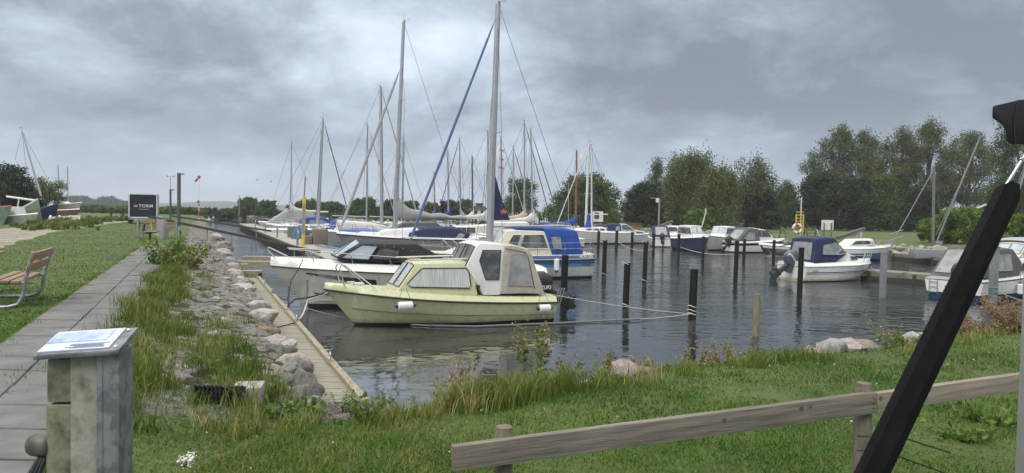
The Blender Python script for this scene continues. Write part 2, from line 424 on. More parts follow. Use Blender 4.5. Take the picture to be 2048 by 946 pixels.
mi = np.zeros(len(gq), int)
mi[(fs_ > -.35 + .5 * np.sin(fc[:, 1] * .9)) & (fc[:, 1] > 6.0) & (fc[:, 1] < 100) & (fs_ < 2)] = 1
dfar = sdf(P_FAR, fc[:, 0], fc[:, 1]); mi[(dfar > -3) & (dfar < 2.6) & (fc[:, 1] > 30)] = 3
mi[fc[:, 2] < -.1] = 2
ground.data.polygons.foreach_set('material_index', mi.astype(np.int32))
ground.data.polygons.foreach_set('use_smooth', np.ones(len(gq), bool))
tag(ground, kind='structure')

def sheet(name, mat, poly, z, kind='structure'):
    b = MB(); b.add([(x, y, z) for x, y in poly], [tuple(range(len(poly)))]); return tag(b.build(name, mat), kind=kind)

# water: dark, slightly green, broken by small wind ripples
def water_mat():
    m = bpy.data.materials.new('harbour_water'); m.use_nodes = True; nt = m.node_tree; L = nt.links.new
    p = nt.nodes['Principled BSDF']; p.inputs['Base Color'].default_value = (.016, .021, .021, 1)
    p.inputs['Roughness'].default_value = .04; p.inputs['IOR'].default_value = 2.5; p.inputs['Specular IOR Level'].default_value = .5
    tc = nt.nodes.new('ShaderNodeTexCoord')
    def nz(sc, det, stretch, rot=0, dist=0.0):
        mp = nt.nodes.new('ShaderNodeMapping'); mp.inputs['Scale'].default_value = stretch; mp.inputs['Rotation'].default_value = (0, 0, rot)
        L(tc.outputs['Object'], mp.inputs[0]); n = nt.nodes.new('ShaderNodeTexNoise'); L(mp.outputs[0], n.inputs['Vector'])
        n.inputs['Scale'].default_value = sc; n.inputs['Detail'].default_value = det; n.inputs['Distortion'].default_value = dist; return n.outputs['Fac']
    def mm(op, a, b):
        n = nt.nodes.new('ShaderNodeMath'); n.operation = op
        for i, q in enumerate((a, b)):
            if isinstance(q, (int, float)): n.inputs[i].default_value = q
            else: L(q, n.inputs[i])
        return n.outputs[0]
    rip = nz(4.2, 3, (1, 1.7, 1), .25, .4)
    swell = nz(1.1, 2, (1, 1.5, 1), -.3, .6)
    # ripples die down in the lee of the quay and the near bank: calm water at the dock's inner end
    calm = nt.nodes.new('ShaderNodeVectorMath'); calm.operation = 'DISTANCE'
    L(tc.outputs['Object'], calm.inputs[0]); calm.inputs[1].default_value = (-2.5, 11, 0)
    cf = nt.nodes.new('ShaderNodeMapRange'); cf.interpolation_type = 'SMOOTHSTEP'; L(calm.outputs['Value'], cf.inputs['Value'])
    cf.inputs['From Min'].default_value = 5.5; cf.inputs['From Max'].default_value = 15
    cf.inputs['To Min'].default_value = .1; cf.inputs['To Max'].default_value = 1.0
    patch = nt.nodes.new('ShaderNodeMapRange'); L(nz(.13, 3, (1, 2.6, 1)), patch.inputs['Value'])
    patch.inputs['From Min'].default_value = .35; patch.inputs['From Max'].default_value = .65
    patch.inputs['To Min'].default_value = .12; patch.inputs['To Max'].default_value = 1.35
    h = mm('ADD', mm('MULTIPLY', mm('MULTIPLY', rip, mm('MULTIPLY', cf.outputs[0], patch.outputs[0])), .020), mm('MULTIPLY', mm('MULTIPLY', swell, mm('ADD', mm('MULTIPLY', cf.outputs[0], .6), .4)), .034))
    b = nt.nodes.new('ShaderNodeBump'); b.inputs['Strength'].default_value = 1; b.inputs['Distance'].default_value = 1
    L(h, b.inputs['Height']); L(b.outputs[0], p.inputs['Normal'])
    return m
sheet('water', water_mat(), [(-3500, -40), (3500, -40), (3500, 6000), (-3500, 6000)], 0.0)

# paved path: two rows of concrete slabs with a weedy seam between
slab_m = M('concrete_slab', (.175, .177, .177), (.095, .095, .092), 2.4, .92, bump=.7, bscale=45, contrast=(.3, .7), bdist=.01)
pb = MB()
y = -1.0; k = 0
while y < 29.5:
    ln = .62
    for j, (s0, s1) in enumerate(((-2.36, -1.72), (-1.70, -1.06))):
        y0 = y + j * .0 + random.uniform(-.004, .004); dz = random.uniform(-.006, .011)
        p = [QP(s0, y0, 1.27), QP(s1, y0, 1.27), QP(s1, y0 + ln - .022, 1.27), QP(s0, y0 + ln - .022, 1.27)]
        pb.prism(p, (0, 0, .055 + dz))
    y += ln
path = tag(pb.build('path', slab_m, bevel=.006, seg=1), kind='structure')
tag(sheet('path_bed', M('path_bed', (.085, .08, .065), (.06, .075, .03), 6, .95), [tuple(QP(s, y)[:2]) for s, y in ((-2.40, -1.1), (-1.02, -1.1), (-1.02, 29.6), (-2.40, 29.6))], 1.306))
# mortared fieldstones: a packed, uneven stone surface between the verge and the dock
es = np.arange(-.75, 1.30, .034); ey = np.concatenate([np.arange(6.4, 22, .042), np.arange(22, 62, .12)])
E_s, E_y = np.meshgrid(es, ey)
sd = []
for yy in np.arange(6.2, 62.4, .19):
    for s_ in np.arange(-.8, 1.35, .20): sd.append((s_ + rng.uniform(-.10, .10), yy + rng.uniform(-.09, .09)))
sd = np.array(sd); pts_ = np.stack([E_s.ravel(), E_y.ravel()], 1)
hh_ = np.zeros(len(pts_)); tt_ = np.zeros(len(pts_)); amp_ = rng.uniform(.15, 1.0, len(sd)); amp_[rng.random(len(sd)) < .16] = .03; ct_ = np.clip(rng.normal(.5, .28, len(sd)), .06, 1); ct_[amp_ < .05] = 0
tilt_ = rng.normal(0, .22, (len(sd), 2)) * amp_[:, None]
warp = np.stack([.03 * fbm(pts_[:, 0], pts_[:, 1], 9, 21), .03 * fbm(pts_[:, 0], pts_[:, 1], 9, 22)], 1)
for a0 in range(0, len(pts_), 4000):
    q = pts_[a0:a0 + 4000] + warp[a0:a0 + 4000]; near_ = (sd[:, 1] > q[:, 1].min() - .8) & (sd[:, 1] < q[:, 1].max() + .8); ix = np.nonzero(near_)[0]
    d_ = np.hypot(q[:, None, 0] - sd[None, ix, 0], q[:, None, 1] - sd[None, ix, 1]); o2 = np.argsort(d_, 1)[:, :2]; r_ = np.arange(len(q)); c1 = ix[o2[:, 0]]
    e_ = np.clip((d_[r_, o2[:, 1]] - d_[r_, o2[:, 0]]) / .10, 0, 1); dv = q - sd[c1]
    hh_[a0:a0 + 4000] = (e_ ** .5) * (.05 * amp_[c1] + (dv * tilt_[c1]).sum(1) * .6); tt_[a0:a0 + 4000] = np.where(e_ < .22, 0, ct_[c1])
eX, eY = pts_[:, 0] + Q * pts_[:, 1], pts_[:, 1]
fade_ = np.clip((pts_[:, 0] + .75) / .5, 0, 1)
eZ = ground_h(eX, eY) + .015 + hh_ * (.35 + .65 * fade_) + .010 * fbm(eX, eY, 14, 30) - .06 * np.clip((pts_[:, 0] - 1.02) / .25, 0, 1)
eZ -= .22 * np.clip((7.3 - pts_[:, 1]) / .9, 0, 1)
eZ = np.where(pts_[:, 0] > 1.1, np.maximum(eZ, .45 + hh_), eZ) - .03 * (1 - fade_)
ne, me_ = E_s.shape; i0 = (np.arange(ne - 1)[:, None] * me_ + np.arange(me_ - 1)[None]).ravel()
stone_m = leafmat('fieldstone', [(0, (.035, .028, .018)), (.06, (.05, .042, .03)), (.12, (.13, .125, .115)), (.4, (.185, .182, .17)), (.6, (.15, .14, .12)), (.75, (.20, .16, .13)), (.85, (.25, .245, .225)), (1, (.33, .32, .30))], 0, .9)
def weather(m, scale, amt, bsc):      # mottling and fine roughness over the per-stone colour
    nt = m.node_tree; L = nt.links.new; p = nt.nodes['Principled BSDF']; src = p.inputs['Base Color'].links[0].from_socket
    tc = nt.nodes.new('ShaderNodeTexCoord'); n = nt.nodes.new('ShaderNodeTexNoise'); n.inputs['Scale'].default_value = scale; n.inputs['Detail'].default_value = 9; n.inputs['Roughness'].default_value = .7; L(tc.outputs['Object'], n.inputs['Vector'])
    mr = nt.nodes.new('ShaderNodeMapRange'); L(n.outputs['Fac'], mr.inputs['Value']); mr.inputs['From Min'].default_value = .3; mr.inputs['From Max'].default_value = .7; mr.inputs['To Min'].default_value = 1 - amt; mr.inputs['To Max'].default_value = 1 + amt * .6
    hs = nt.nodes.new('ShaderNodeHueSaturation'); L(src, hs.inputs['Color']); L(mr.outputs[0], hs.inputs['Value']); L(hs.outputs[0], p.inputs['Base Color'])
    b = nt.nodes.new('ShaderNodeBump'); b.inputs['Strength'].default_value = .8; b.inputs['Distance'].default_value = .02; n2 = nt.nodes.new('ShaderNodeTexNoise'); n2.inputs['Scale'].default_value = bsc; n2.inputs['Detail'].default_value = 8; L(tc.outputs['Object'], n2.inputs['Vector']); L(n2.outputs['Fac'], b.inputs['Height']); L(b.outputs[0], p.inputs['Normal'])
weather(stone_m, 9, .55, 30)
emb = arrays_mesh('stone_embankment', np.stack([eX, eY, eZ], 1), np.stack([i0, i0 + 1, i0 + me_ + 1, i0 + me_], 1), None, stone_m, tt_)
emb.data.polygons.foreach_set('use_smooth', np.ones(len(i0), bool)); tag(emb, kind='structure')
# gravel track on the left
gravel_m = M('gravel', (.30, .28, .235), (.17, .165, .115), .9, .95, bump=.9, bscale=45, contrast=(.35, .65), detail=9)
tr = MB()
gl = [(-14, 14), (-18, 24), (-21.5, 30.5), (-27, 41), (-33.2, 55), (-39, 70), (-44.5, 84), (-50, 98), (-58, 118)]
gw = [5.4, 5.4, 5.2, 5.0, 4.8, 4.4, 4.0, 3.6, 3.4]
L_, R_ = [], []
for i, (x, y) in enumerate(gl):
    for u in range(6 if i < len(gl) - 1 else 1):
        t = u / 6; a, b = gl[i], gl[min(i + 1, len(gl) - 1)]
        px, py = a[0] + (b[0] - a[0]) * t, a[1] + (b[1] - a[1]) * t; w = gw[i] + (gw[min(i + 1, 8)] - gw[i]) * t
        R_.append((px + random.uniform(-.25, .25), py)); L_.append((px - w + random.uniform(-.25, .25), py + 1.5))
tr.add([(x, y, 1.304) for x, y in R_ + L_], [(i, i + 1, i + 1 + len(R_), i + len(R_)) for i in range(len(R_) - 1)])
tag(tr.build('gravel_track', gravel_m), kind='structure')

# the far wooded shore across the bay
def ridge(name, x0, x1, yy, hfun, mat, depth=120, n=90):
    b = MB(); rows = []
    for i in range(n + 1):
        x = x0 + (x1 - x0) * i / n; h = hfun(i / n, x)
        rows.append([(x, yy, -.5), (x, yy + depth * .1, h * .75), (x, yy + depth * .3, h), (x, yy + depth, -.5)])
    b.loft(rows, cap=True); return tag(b.build(name, mat, smooth=True, sharp=80), kind='structure')
farwood = M('far_wood', (.035, .05, .022), (.02, .032, .016), .06, .9)
ridge('far_hills', -1900, -250, 1900, lambda t, x: 13 + 5 * math.sin(x * .006) + 3 * math.sin(x * .021), farwood, 260)
ridge('far_hills', -250, 600, 2600, lambda t, x: 12 + 4 * math.sin(x * .008), farwood, 260)

# ------------------------------------------------------------------ boarded dock along the stone embankment
dock_wood = woodm('greyed_green_decking', (.31, .295, .235), (.19, .18, .135), (2, 14, 6), 4)
beam_wood = woodm('weathered_beam', (.33, .30, .21), (.20, .18, .13), (5, 1.2, 5), 3)
dark_wood = woodm('dark_tarred_wood', (.05, .045, .038), (.03, .027, .024), (2, 2, 6), 4)
def plank_deck(mb, s0, s1, y0, y1, z, w=.105, gap=.012, t=.03):
    y = y0
    while y < y1:
        dz = random.uniform(-.003, .003)
        mb.prism([QP(s0, y - Q * s0 * 0, z + dz - t), QP(s1, y + (s1 - s0) * .0, z + dz - t), QP(s1, y + w, z + dz - t), QP(s0, y + w, z + dz - t)], (0, 0, t)); y += w + gap
dk = T('dock', 'narrow greyed boarded dock lying between the stone embankment and the yellow boat', 'dock', QP(1.7, 9.4, .3))
b = MB(); plank_deck(b, 1.2, 2.12, 9.1, 25.2, .5); b.build('decking', dock_wood, dk, local=False)
b = MB()
for y in np.arange(9.0, 25.2, 3.25): b.beam(QP(2.16, y, .505), QP(2.16, min(y + 3.22, 25.3), .505), .10, .13)
b.build('edge_beam', beam_wood, dk, local=False, bevel=.008)
b = MB(); b.beam(QP(2.17, 8.98, .33), QP(2.17, 25.2, .33), .05, .2); b.beam(QP(1.25, 9.02, .38), QP(2.2, 9.02, .38), .06, .18); b.build('fascia', dark_wood, dk, local=False)
for y in (9.6, 13, 16.4, 19.8, 23.2):
    b = MB(); b.tube([QP(2.08, y, -.6), QP(2.08, y, .45)], .09, 8); b.build('leg', dark_wood, dk, local=False)
for y in (11.3, 15.2, 16.9, 20.3, 22.6):       # mooring rings and cleats on the edge beam
    b = MB(); c = QP(2.13, y, .585); b.box(c, .16, .05, .02, Matrix.Rotation(rad(114), 3, 'Z')); b.tube([c + QU * (.07 * math.cos(a)) + Vector((0, 0, .06 + .06 * math.sin(a))) for a in np.linspace(0, 6.28, 13)[:-1]], .012, 5, closed=True)
    b.build('mooring_ring', steel, dk, local=False)
for lab, (px, py, pt) in (('thin rusty metal rod standing in the water beside the dock, nearer the yellow bow', (614, 622, 560)), ('thin grey metal rod standing in the water beside the dock under the white cruiser bow', (577, 602, 545))):
    p = W(px, py, 0); q = A(px + 1, pt, p.y); b = MB(); b.tube([p + Vector((0, 0, -.8)), Vector((p.x, p.y, q.z))], .035, 8)
    b.tube([(p.x, p.y, q.z - .02), (p.x, p.y, q.z + .01)], .045, 8)
    solo('metal_rod', lab, 'rod', b, galv, p, 'metal rods beside the dock')
# cross planks beyond the dock's far end
stp = T('jetty_step', 'low weathered plank steps from the stone embankment to the far end of the dock', 'steps', QP(1.8, 27.5, .4))
for y, z, s0, s1 in ((26.2, .62, .9, 2.4), (28.2, .7, .7, 2.0), (31.0, .62, .9, 5.2), (34.5, .6, 2.2, 5.8)):
    b = MB(); b.beam(QP(s0, y, z), QP(s1, y + .3, z), .5, .08); b.beam(QP(s0, y - .2, z - .1), QP(s1, y + .1, z - .1), .08, .2); b.build('plank', beam_wood, stp, local=False)
for y, s1 in ((26.2, 2.3), (31.1, 5.0), (34.6, 5.6)):
    b = MB(); b.tube([QP(s1, y, -.6), QP(s1, y, .6)], .07, 8); b.build('leg', dark_wood, stp, local=False)

# ------------------------------------------------------------------ long pier with a screen of upright boards
pier_wood = woodm('pale_grey_decking', (.40, .385, .34), (.28, .27, .24), (2, 12, 6), 4)
pier = T('pier', 'long grey boarded pier with moored boats and an upright plank screen along its side', 'pier', QP(7, 40, .5))
b = MB(); plank_deck(b, 6.05, 8.2, 33.0, 104, .7, .16, .02, .05); b.build('decking', pier_wood, pier, local=False)
b = MB(); b.beam(QP(8.22, 33, .62), QP(8.22, 104, .62), .08, .2); b.build('edge_beam', dark_wood, pier, local=False)
b = MB(); b.box((0, 0, 0), .06, .13, .95, Matrix.Rotation(rad(24), 3, 'Z')); o = b.build('plank', dark_wood, pier)
for k in range(96):
    c = o if k == 0 else o.copy()
    if k: COL.objects.link(c); c.parent = pier
    c.location = QP(5.9, 40 + k * .62, .05 + random.uniform(-.05, .05)) - pier.location
b = MB(); b.beam(QP(5.83, 39.6, .62), QP(5.83, 100, .62), .10, .16); b.build('screen_rail', dark_wood, pier, local=False)
for y in (36, 44, 53, 63, 75, 88):
    for s in (6.3, 7.9):
        b = MB(); b.tube([QP(s, y, -.8), QP(s, y, .64)], .11, 8); b.build('pile', dark_wood, pier, local=False)
for y in (44.5, 56, 66, 78):
    b = MB(); p = QP(6.3, y, .7)
    b.tube([p + QU * d + Vector((0, 0, h)) for d, h in ((0, 0), (0, .75), (.1, .9), (.3, .95), (.5, .9), (.6, .75), (.6, 0))], .04, 6); b.build('grab_hoop', galv, pier, local=False)

# two long dark handrail timbers on thin posts over the rocks, leading out to the pier
for lab, pts in (('long dark timber rail sloping over the stones to the pier, the nearer one', ((297, 433, 1.3 + 1.0), (640, 504, .95))),
                 ('long dark timber rail behind the nearer one, running to the plank screen', ((345, 432, 2.0), (542, 462, 1.2)))):
    (ax, ay, az), (bx, by, bz) = pts
    if 'nearer one' in lab[-12:]: a_, b_ = A(ax, ay, 39.5), A(bx, by, 36.5)
    else: a_, b_ = A(ax, ay, 56), A(bx, by, 52)
    r = T('timber_rail', lab, 'handrail', (a_ + b_) / 2, 0, 'timber rails to the pier')
    m = MB(); m.beam(a_, b_, .10, .13); m.build('rail', dark_wood, r, local=False)
    for t in (.12, .36, .62, .86):
        p = a_.lerp(b_, t); z0 = max(-.8, gh(p.x, p.y)); m = MB(); m.tube([(p.x, p.y, z0 - .1), (p.x, p.y, p.z)], .035, 6); m.build('post', galv, r, local=False)
# ------------------------------------------------------------------ stones
def rock_mesh(name, seed, flat=.7, sub=3):
    bm = bmesh.new(); bmesh.ops.create_icosphere(bm, subdivisions=sub, radius=1)
    off = Vector((seed * 3.7, seed * 1.3, seed * 7.1)); r = random.Random(seed)
    cuts = [(Vector((r.gauss(0, 1), r.gauss(0, 1), r.gauss(0, 1))).normalized(), r.uniform(.52, .80)) for _ in range(12)]
    for v in bm.verts:
        p = v.co.copy()
        for n, d in cuts:
            e = p.dot(n) - d
            if e > 0: p -= n * e * .96
        p *= 1 + .10 * mnoise.noise(p * 1.6 + off) + .07 * mnoise.noise(p * 4.3 + off) + .03 * mnoise.noise(p * 11 + off)
        v.co = Vector((p.x, p.y, p.z * flat))
    me = bpy.data.meshes.new(name); bm.to_mesh(me); bm.free()
    me.polygons.foreach_set('use_smooth', [True] * len(me.polygons)); me.set_sharp_from_angle(angle=rad(32)); return me
granite = M('grey_granite', (.235, .23, .215), (.105, .10, .092), 3.4, .85, bump=.7, bscale=14, rnd=.3, contrast=(.38, .62), detail=9, bdist=.05)
granite_tan = M('tan_granite', (.25, .21, .165), (.13, .105, .08), 3.4, .85, bump=.7, bscale=14, rnd=.3, contrast=(.38, .62), detail=9, bdist=.05)
granite_pink = M('pink_granite', (.37, .24, .20), (.21, .155, .13), 3.6, .85, bump=.6, bscale=16, rnd=.22, detail=9, bdist=.05)
granite_pale = M('pale_granite', (.42, .40, .37), (.22, .21, .19), 3.2, .85, bump=.6, bscale=14, rnd=.15, detail=9, bdist=.05)
ROCKS = {}
for mname, mm_ in (('grey', granite), ('tan', granite_tan), ('pink', granite_pink), ('pale', granite_pale)):
    for k in range(3):
        me = rock_mesh('boulder', k + 10 * len(ROCKS) + 1, random.uniform(.6, .85)); me.materials.append(mm_); ROCKS[(mname, k)] = me
ROCKLAB = {'grey': 'grey granite stone set in the mortared embankment beside the boarded dock', 'tan': 'tan brown stone set in the mortared embankment beside the boarded dock',
           'pink': 'reddish granite stone set in the mortared embankment beside the boarded dock', 'pale': 'pale whitish stone set in the mortared embankment beside the boarded dock'}
def rock(p, s, kind, label, group, flat=None, name='boulder', cat='stone'):
    o = bpy.data.objects.new(name, ROCKS[(kind, random.randrange(3))]); COL.objects.link(o)
    o.location = p; o.rotation_euler = (random.uniform(-.25, .25), random.uniform(-.25, .25), random.uniform(0, 6.28))
    o.scale = (s * random.uniform(.85, 1.25), s * random.uniform(.8, 1.1), s * (flat or random.uniform(.75, 1.05)))
    return tag(o, label, cat, group)
# face of the embankment: a row of large stones, and flatter ones set in mortar above
y = 6.9
n_r = 0
while y < 62:
    s = random.uniform(.17, .36) if y < 30 else random.uniform(.3, .5)
    for s0, z, sc, fl in ((1.13, .92, 1.0, None), (1.24, .5, 1.0, None)) if y < 30 else ((1.1, .95, 1.0, None),):
        k = random.choices(('grey', 'tan', 'pink', 'pale'), (7, 2, 1, 3))[0]
        rock(QP(s0 + random.uniform(-.07, .08), y + random.uniform(-.1, .1), z + random.uniform(-.08, .08)), s * sc, k, ROCKLAB[k], 'stones of the embankment by the dock'); n_r += 1
    y += s * 1.22
for _ in range(70):
    y = 6.6 + 22 * random.random() ** 1.5; s0 = random.uniform(-.35, 1.0)
    k = random.choices(('grey', 'tan', 'pink', 'pale'), (6, 2, 1, 3))[0]; p = QP(s0, y); s = random.uniform(.08, .2)
    rock(Vector((p.x, p.y, gh(p.x, p.y) - .02)), s, k, ROCKLAB[k], 'stones of the embankment by the dock', .55); n_r += 1
for lab, kind, px, py, s in (('big pale angular boulder leaning over the inner end of the dock', 'pale', 585, 740, .33), ('large grey rounded boulder just behind the pale angular one by the dock', 'grey', 552, 700, .30),
                             ('tan rounded boulder below the pale angular one at the inner end of the dock', 'tan', 600, 780, .27), ('squared pale concrete block beside the black grating', 'pale', 497, 787, .0)):
    if s: p = W(px, py, .95); rock(p, s, kind, lab, None)
    else:
        p = W(px, py, 1.2); m = MB(); m.box(p, .27, .3, .18, Matrix.Rotation(rad(12), 3, 'Z')); solo('concrete_block', lab, 'block', m, M('pale_concrete', (.36, .35, .32), (.27, .26, .24), 9, .9, bump=.4), p, bevel=.012)
g = W(437, 793, 1.22); m = MB()
for i in range(12): m.box(g + Vector((-.22 + .04 * i, 0, 0)), .012, .02, .22)
for z in (-.09, -.045, 0, .045, .09): m.box(g + Vector((0, .004, z)), .48, .012, .014)
m.box(g + Vector((0, .05, -.01)), .46, .06, .19)
solo('drain_grating', 'small black grating standing in the weeds beside the pale concrete block', 'grating', m, rubber, g)
def on_ground(px, py, zmin=.85):
    """the bank or lawn seen at a photo pixel; where the ray passes over the edge, the last ground before it"""
    last = None; d = 2.6
    while d < 60:
        p = A(px, py, d); h = gh(p.x, p.y)
        if h > zmin: last = Vector((p.x, p.y, h))
        elif last is not None and d > 5.5: return last
        if p.z <= h and h > zmin: return last
        d += .06
    return last
# stones along the near bank
BANKST = []
for lab, kind, px, py, s in (('pink granite boulder alone on the near bank', 'pink', 1243, 742, .25), ('small tan stone in the grass right of the pink boulder', 'tan', 1290, 738, .15), ('grey flat boulder in the weeds on the near bank', 'grey', 1408, 722, .15),
                             ('pale stone half hidden in the long grass left of the pink boulder', 'pale', 1165, 752, .13), ('brownish stone at the waterline end of the dock', 'tan', 690, 828, .14),
                             ('pale pink boulder, first of the row on the near bank', 'pink', 1632, 694, .16), ('whitish boulder with flat top in the row on the near bank', 'pale', 1664, 692, .22), ('tan pink boulder in the middle of the row on the near bank', 'pink', 1702, 692, .24),
                             ('pale tan boulder low in the row on the near bank', 'tan', 1735, 690, .2), ('small grey boulder at the end of the row on the near bank', 'grey', 1762, 690, .15),
                             ('large white boulder beside the bright green weed on the near bank', 'pale', 1825, 672, .24), ('whitish boulder behind the black awning strut', 'pale', 1852, 670, .22)):
    p = on_ground(px, py, .95) + Vector((0, .06, s * .72)); BANKST.append((p.x, p.y, s)); rock(p, s * 1.15, kind, lab, None)
# rubble along the far banks: nobody could count it
vs, fs = [], []
def rubble(p0, p1, n, smin, smax, wz=.5):
    for _ in range(n):
        t = random.random(); p = Vector(p0).lerp(Vector(p1), t); o = len(vs)
        s = random.uniform(smin, smax); dz = random.random(); c = p + Vector((random.uniform(-.5, .5), dz * 1.6, dz * wz))
        bm = bmesh.new(); bmesh.ops.create_icosphere(bm, subdivisions=1, radius=s)
        for v in bm.verts: vs.append(c + Vector((v.co.x * random.uniform(.8, 1.3), v.co.y, v.co.z * .75)) * (1 + random.uniform(-.15, .15)) - c * random.uniform(0, 0))
        fs.extend([[v.index + o for v in f.verts] for f in bm.faces]); bm.free()
for a, b_, n in (((-66, 175, .1), (-20, 124, .1), 330), ((-20, 124, .1), (5, 95, .1), 160), ((5, 95, .1), (15, 77.5, .1), 120), ((15, 77.5, .1), (24, 66, .1), 170), ((24, 66, .1), (34.5, 56, .1), 190), ((34.3, 56, .2), (33.3, 44, .2), 180), ((33.5, 44, .2), (38, 38.5, .2), 90)):
    rubble(a, b_, n, .18, .42, .7 if a[1] < 100 else 1.0)
rb = MB(); rb.add(vs, fs)
tag(rb.build('rubble_stones', M('rubble_stone', (.33, .31, .27), (.17, .16, .14), 1.3, .9, bump=.6, bscale=8, contrast=(.42, .58)), smooth=True, sharp=50), kind='stuff')

# ------------------------------------------------------------------ leaves and blades
def blades(name, P, h, w, lean, mat, tint, curl=.5, parent=None, loc=None):
    """P n x 3 roots; one bent blade each"""
    n = len(P); a = rng.uniform(0, 2 * np.pi, n); la = rng.uniform(0, 2 * np.pi, n)
    side = np.stack([np.cos(a), np.sin(a), np.zeros(n)], 1) * (w / 2)[:, None]
    dirn = np.stack([np.cos(la), np.sin(la), np.zeros(n)], 1) * (lean * h)[:, None]
    up = np.zeros((n, 3)); up[:, 2] = h
    mid = P + up * .55 + dirn * .35; tip = P + up * (1 - .35 * lean)[:, None] + dirn
    V = np.stack([P - side, P + side, mid + side * .7, mid - side * .7, tip], 1).reshape(-1, 3)
    b = np.arange(n) * 5
    quads = np.stack([b, b + 1, b + 2, b + 3], 1); tris = np.stack([b + 3, b + 2, b + 4], 1)
    return arrays_mesh(name, V if loc is None else V - np.array(loc), quads, tris, mat, np.repeat(tint, 5), parent, loc)
def leafquads(C, size, tint, flat=0.0):
    n = len(C); N = rng.normal(size=(n, 3)); N[:, 2] += flat; N /= np.linalg.norm(N, axis=1)[:, None]
    R = rng.normal(size=(n, 3)); U_ = np.cross(N, R); U_ /= np.linalg.norm(U_, axis=1)[:, None]; V_ = np.cross(N, U_)
    s = np.asarray(size)[:, None]
    V = np.stack([C - U_ * s, C + V_ * s * .55, C + U_ * s, C - V_ * s * .55], 1).reshape(-1, 3)
    return V, np.arange(n * 4).reshape(n, 4), np.repeat(tint, 4)
grass_m = leafmat('grass_blade', [(0, (.026, .062, .006)), (.35, (.052, .125, .010)), (.7, (.090, .185, .018)), (.9, (.14, .19, .04)), (1, (.28, .24, .10))], .3)
tall_m = leafmat('tall_grass_blade', [(0, (.05, .09, .012)), (.35, (.11, .17, .022)), (.65, (.20, .215, .055)), (1, (.40, .33, .16))], .25)
weed_m = leafmat('weed_leaf', [(0, (.05, .10, .018)), (.5, (.10, .18, .03)), (1, (.16, .25, .05))], .35)
straw_m = leafmat('straw', [(0, (.14, .085, .04)), (.5, (.27, .18, .10)), (1, (.38, .28, .17))], .25)
sage_m = leafmat('sage_leaf', [(0, (.13, .15, .10)), (1, (.26, .28, .21))], .25)

def lawn_blades(name, n, sampler, hmin, hmax, wid, tb=0.0):
    X, Y = sampler(n)
    Z = ground_h(X, Y); s = X - Q * Y
    keep = (Z > 1.05) & ~((s > -2.42) & (s < -1.0) & (Y < 29.6))
    X, Y, Z = X[keep], Y[keep], Z[keep]; m = len(X)
    d = np.hypot(X, Y)
    tint = np.clip(.42 + tb + .26 * fbm(X, Y, .9, 5) + .2 * fbm(X, Y, 4.0, 6) + rng.normal(0, .14, m), 0, 1)
    h = rng.uniform(hmin, hmax, m) * (1 + .25 * fbm(X, Y, 2.6, 9))
    return blades(name, np.stack([X, Y, Z - .005], 1), np.clip(h, .015, 1), wid * (1 + d * .11) * rng.uniform(.7, 1.3, m), rng.uniform(.5, 1.5, m), grass_m, tint)
def near_s(n):
    r = 2.3 * (13.5 / 2.3) ** rng.random(n); a = rng.uniform(-1.02, 1.02, n) ; return r * np.sin(a), r * np.cos(a)
def left_s(n):
    r = 6 * (120 / 6) ** (rng.random(n) ** 1.25); a = rng.uniform(-.82, -.2, n); X, Y = r * np.sin(a), r * np.cos(a)
    s = X - Q * Y; k = (s < -2.0); 
    gx = np.interp(Y, [p[1] for p in gl], [p[0] for p in gl]); gw_ = np.interp(Y, [p[1] for p in gl], gw)
    on = (X < gx + .1) & (X > gx - gw_ - .6) & (rng.random(n) > .05); k &= ~on
    return X[k], Y[k]
tag(lawn_blades('grass', 230000, near_s, .03, .075, .0042), 'short mown grass with clover on the near lawn', 'grass', kind='stuff')
tag(lawn_blades('grass', 210000, left_s, .025, .05, .0055, .14), 'mown grass between the paved path and the gravel track', 'grass', kind='stuff')
def clump_s(n_c, pts, spread, per):
    """tufts round the points of a line given in the world"""
    out = []
    for _ in range(n_c):
        t = random.random() * (len(pts) - 1); i = int(t); p = Vector(pts[i]).lerp(Vector(pts[i + 1]), t - i)
        c = np.array([p.x + random.gauss(0, spread), p.y + random.gauss(0, spread)])
        k = random.choice((.45, .6, .8, 1, 1.15, 1.5)); q = np.empty((int(per * k), 4)); q[:, :2] = c + rng.normal(0, .05 + .03 * k, (len(q), 2)); q[:, 2] = k ** .6 * random.uniform(.8, 1.15); q[:, 3] = random.gauss(0, .17); out.append(q)
    q = np.concatenate(out); return q[:, 0], q[:, 1], q[:, 2], q[:, 3]
def tall(name, X, Y, hf, tf, hmin, hmax, wid, mat, lab, tb=.5, zmin=.2):
    Z = ground_h(X, Y); k = Z > zmin
    for bx, by, br in BANKST: k &= ~((np.abs(X - bx - (by - Y) * -bx / by * 0) < br * 1.1) & (Y < by + .1) & (Y > by - .7))
    X, Y, Z = X[k], Y[k], Z[k]; m = len(X); hf, tf = np.broadcast_to(hf, k.shape)[k], np.broadcast_to(tf, k.shape)[k]
    tint = np.clip(tb + tf + .2 * fbm(X, Y, 2.0, 4) + rng.normal(0, .15, m), 0, 1)
    h = rng.uniform(hmin, hmax, m) * hf * (1 + .25 * fbm(X, Y, 1.7, 8))
    d = np.hypot(X, Y)
    return tag(blades(name, np.stack([X, Y, Z - .01], 1), np.clip(h, .05, 2), wid * (1 + .045 * d) * rng.uniform(.7, 1.3, m), rng.uniform(.15, .75, m), mat, tint), lab, 'long grass', kind='stuff')
bank = [(-2.2, 6.0), (-1.1, 5.95), (-.5, 6.4), (.2, 7.0), (1.27, 7.75), (2.35, 8.45), (3.4, 8.9), (4.4, 9.4), (6.28, 10.4), (9.0, 12.2), (14, 16.2)]
B3 = [(x, y, 0) for x, y in bank]
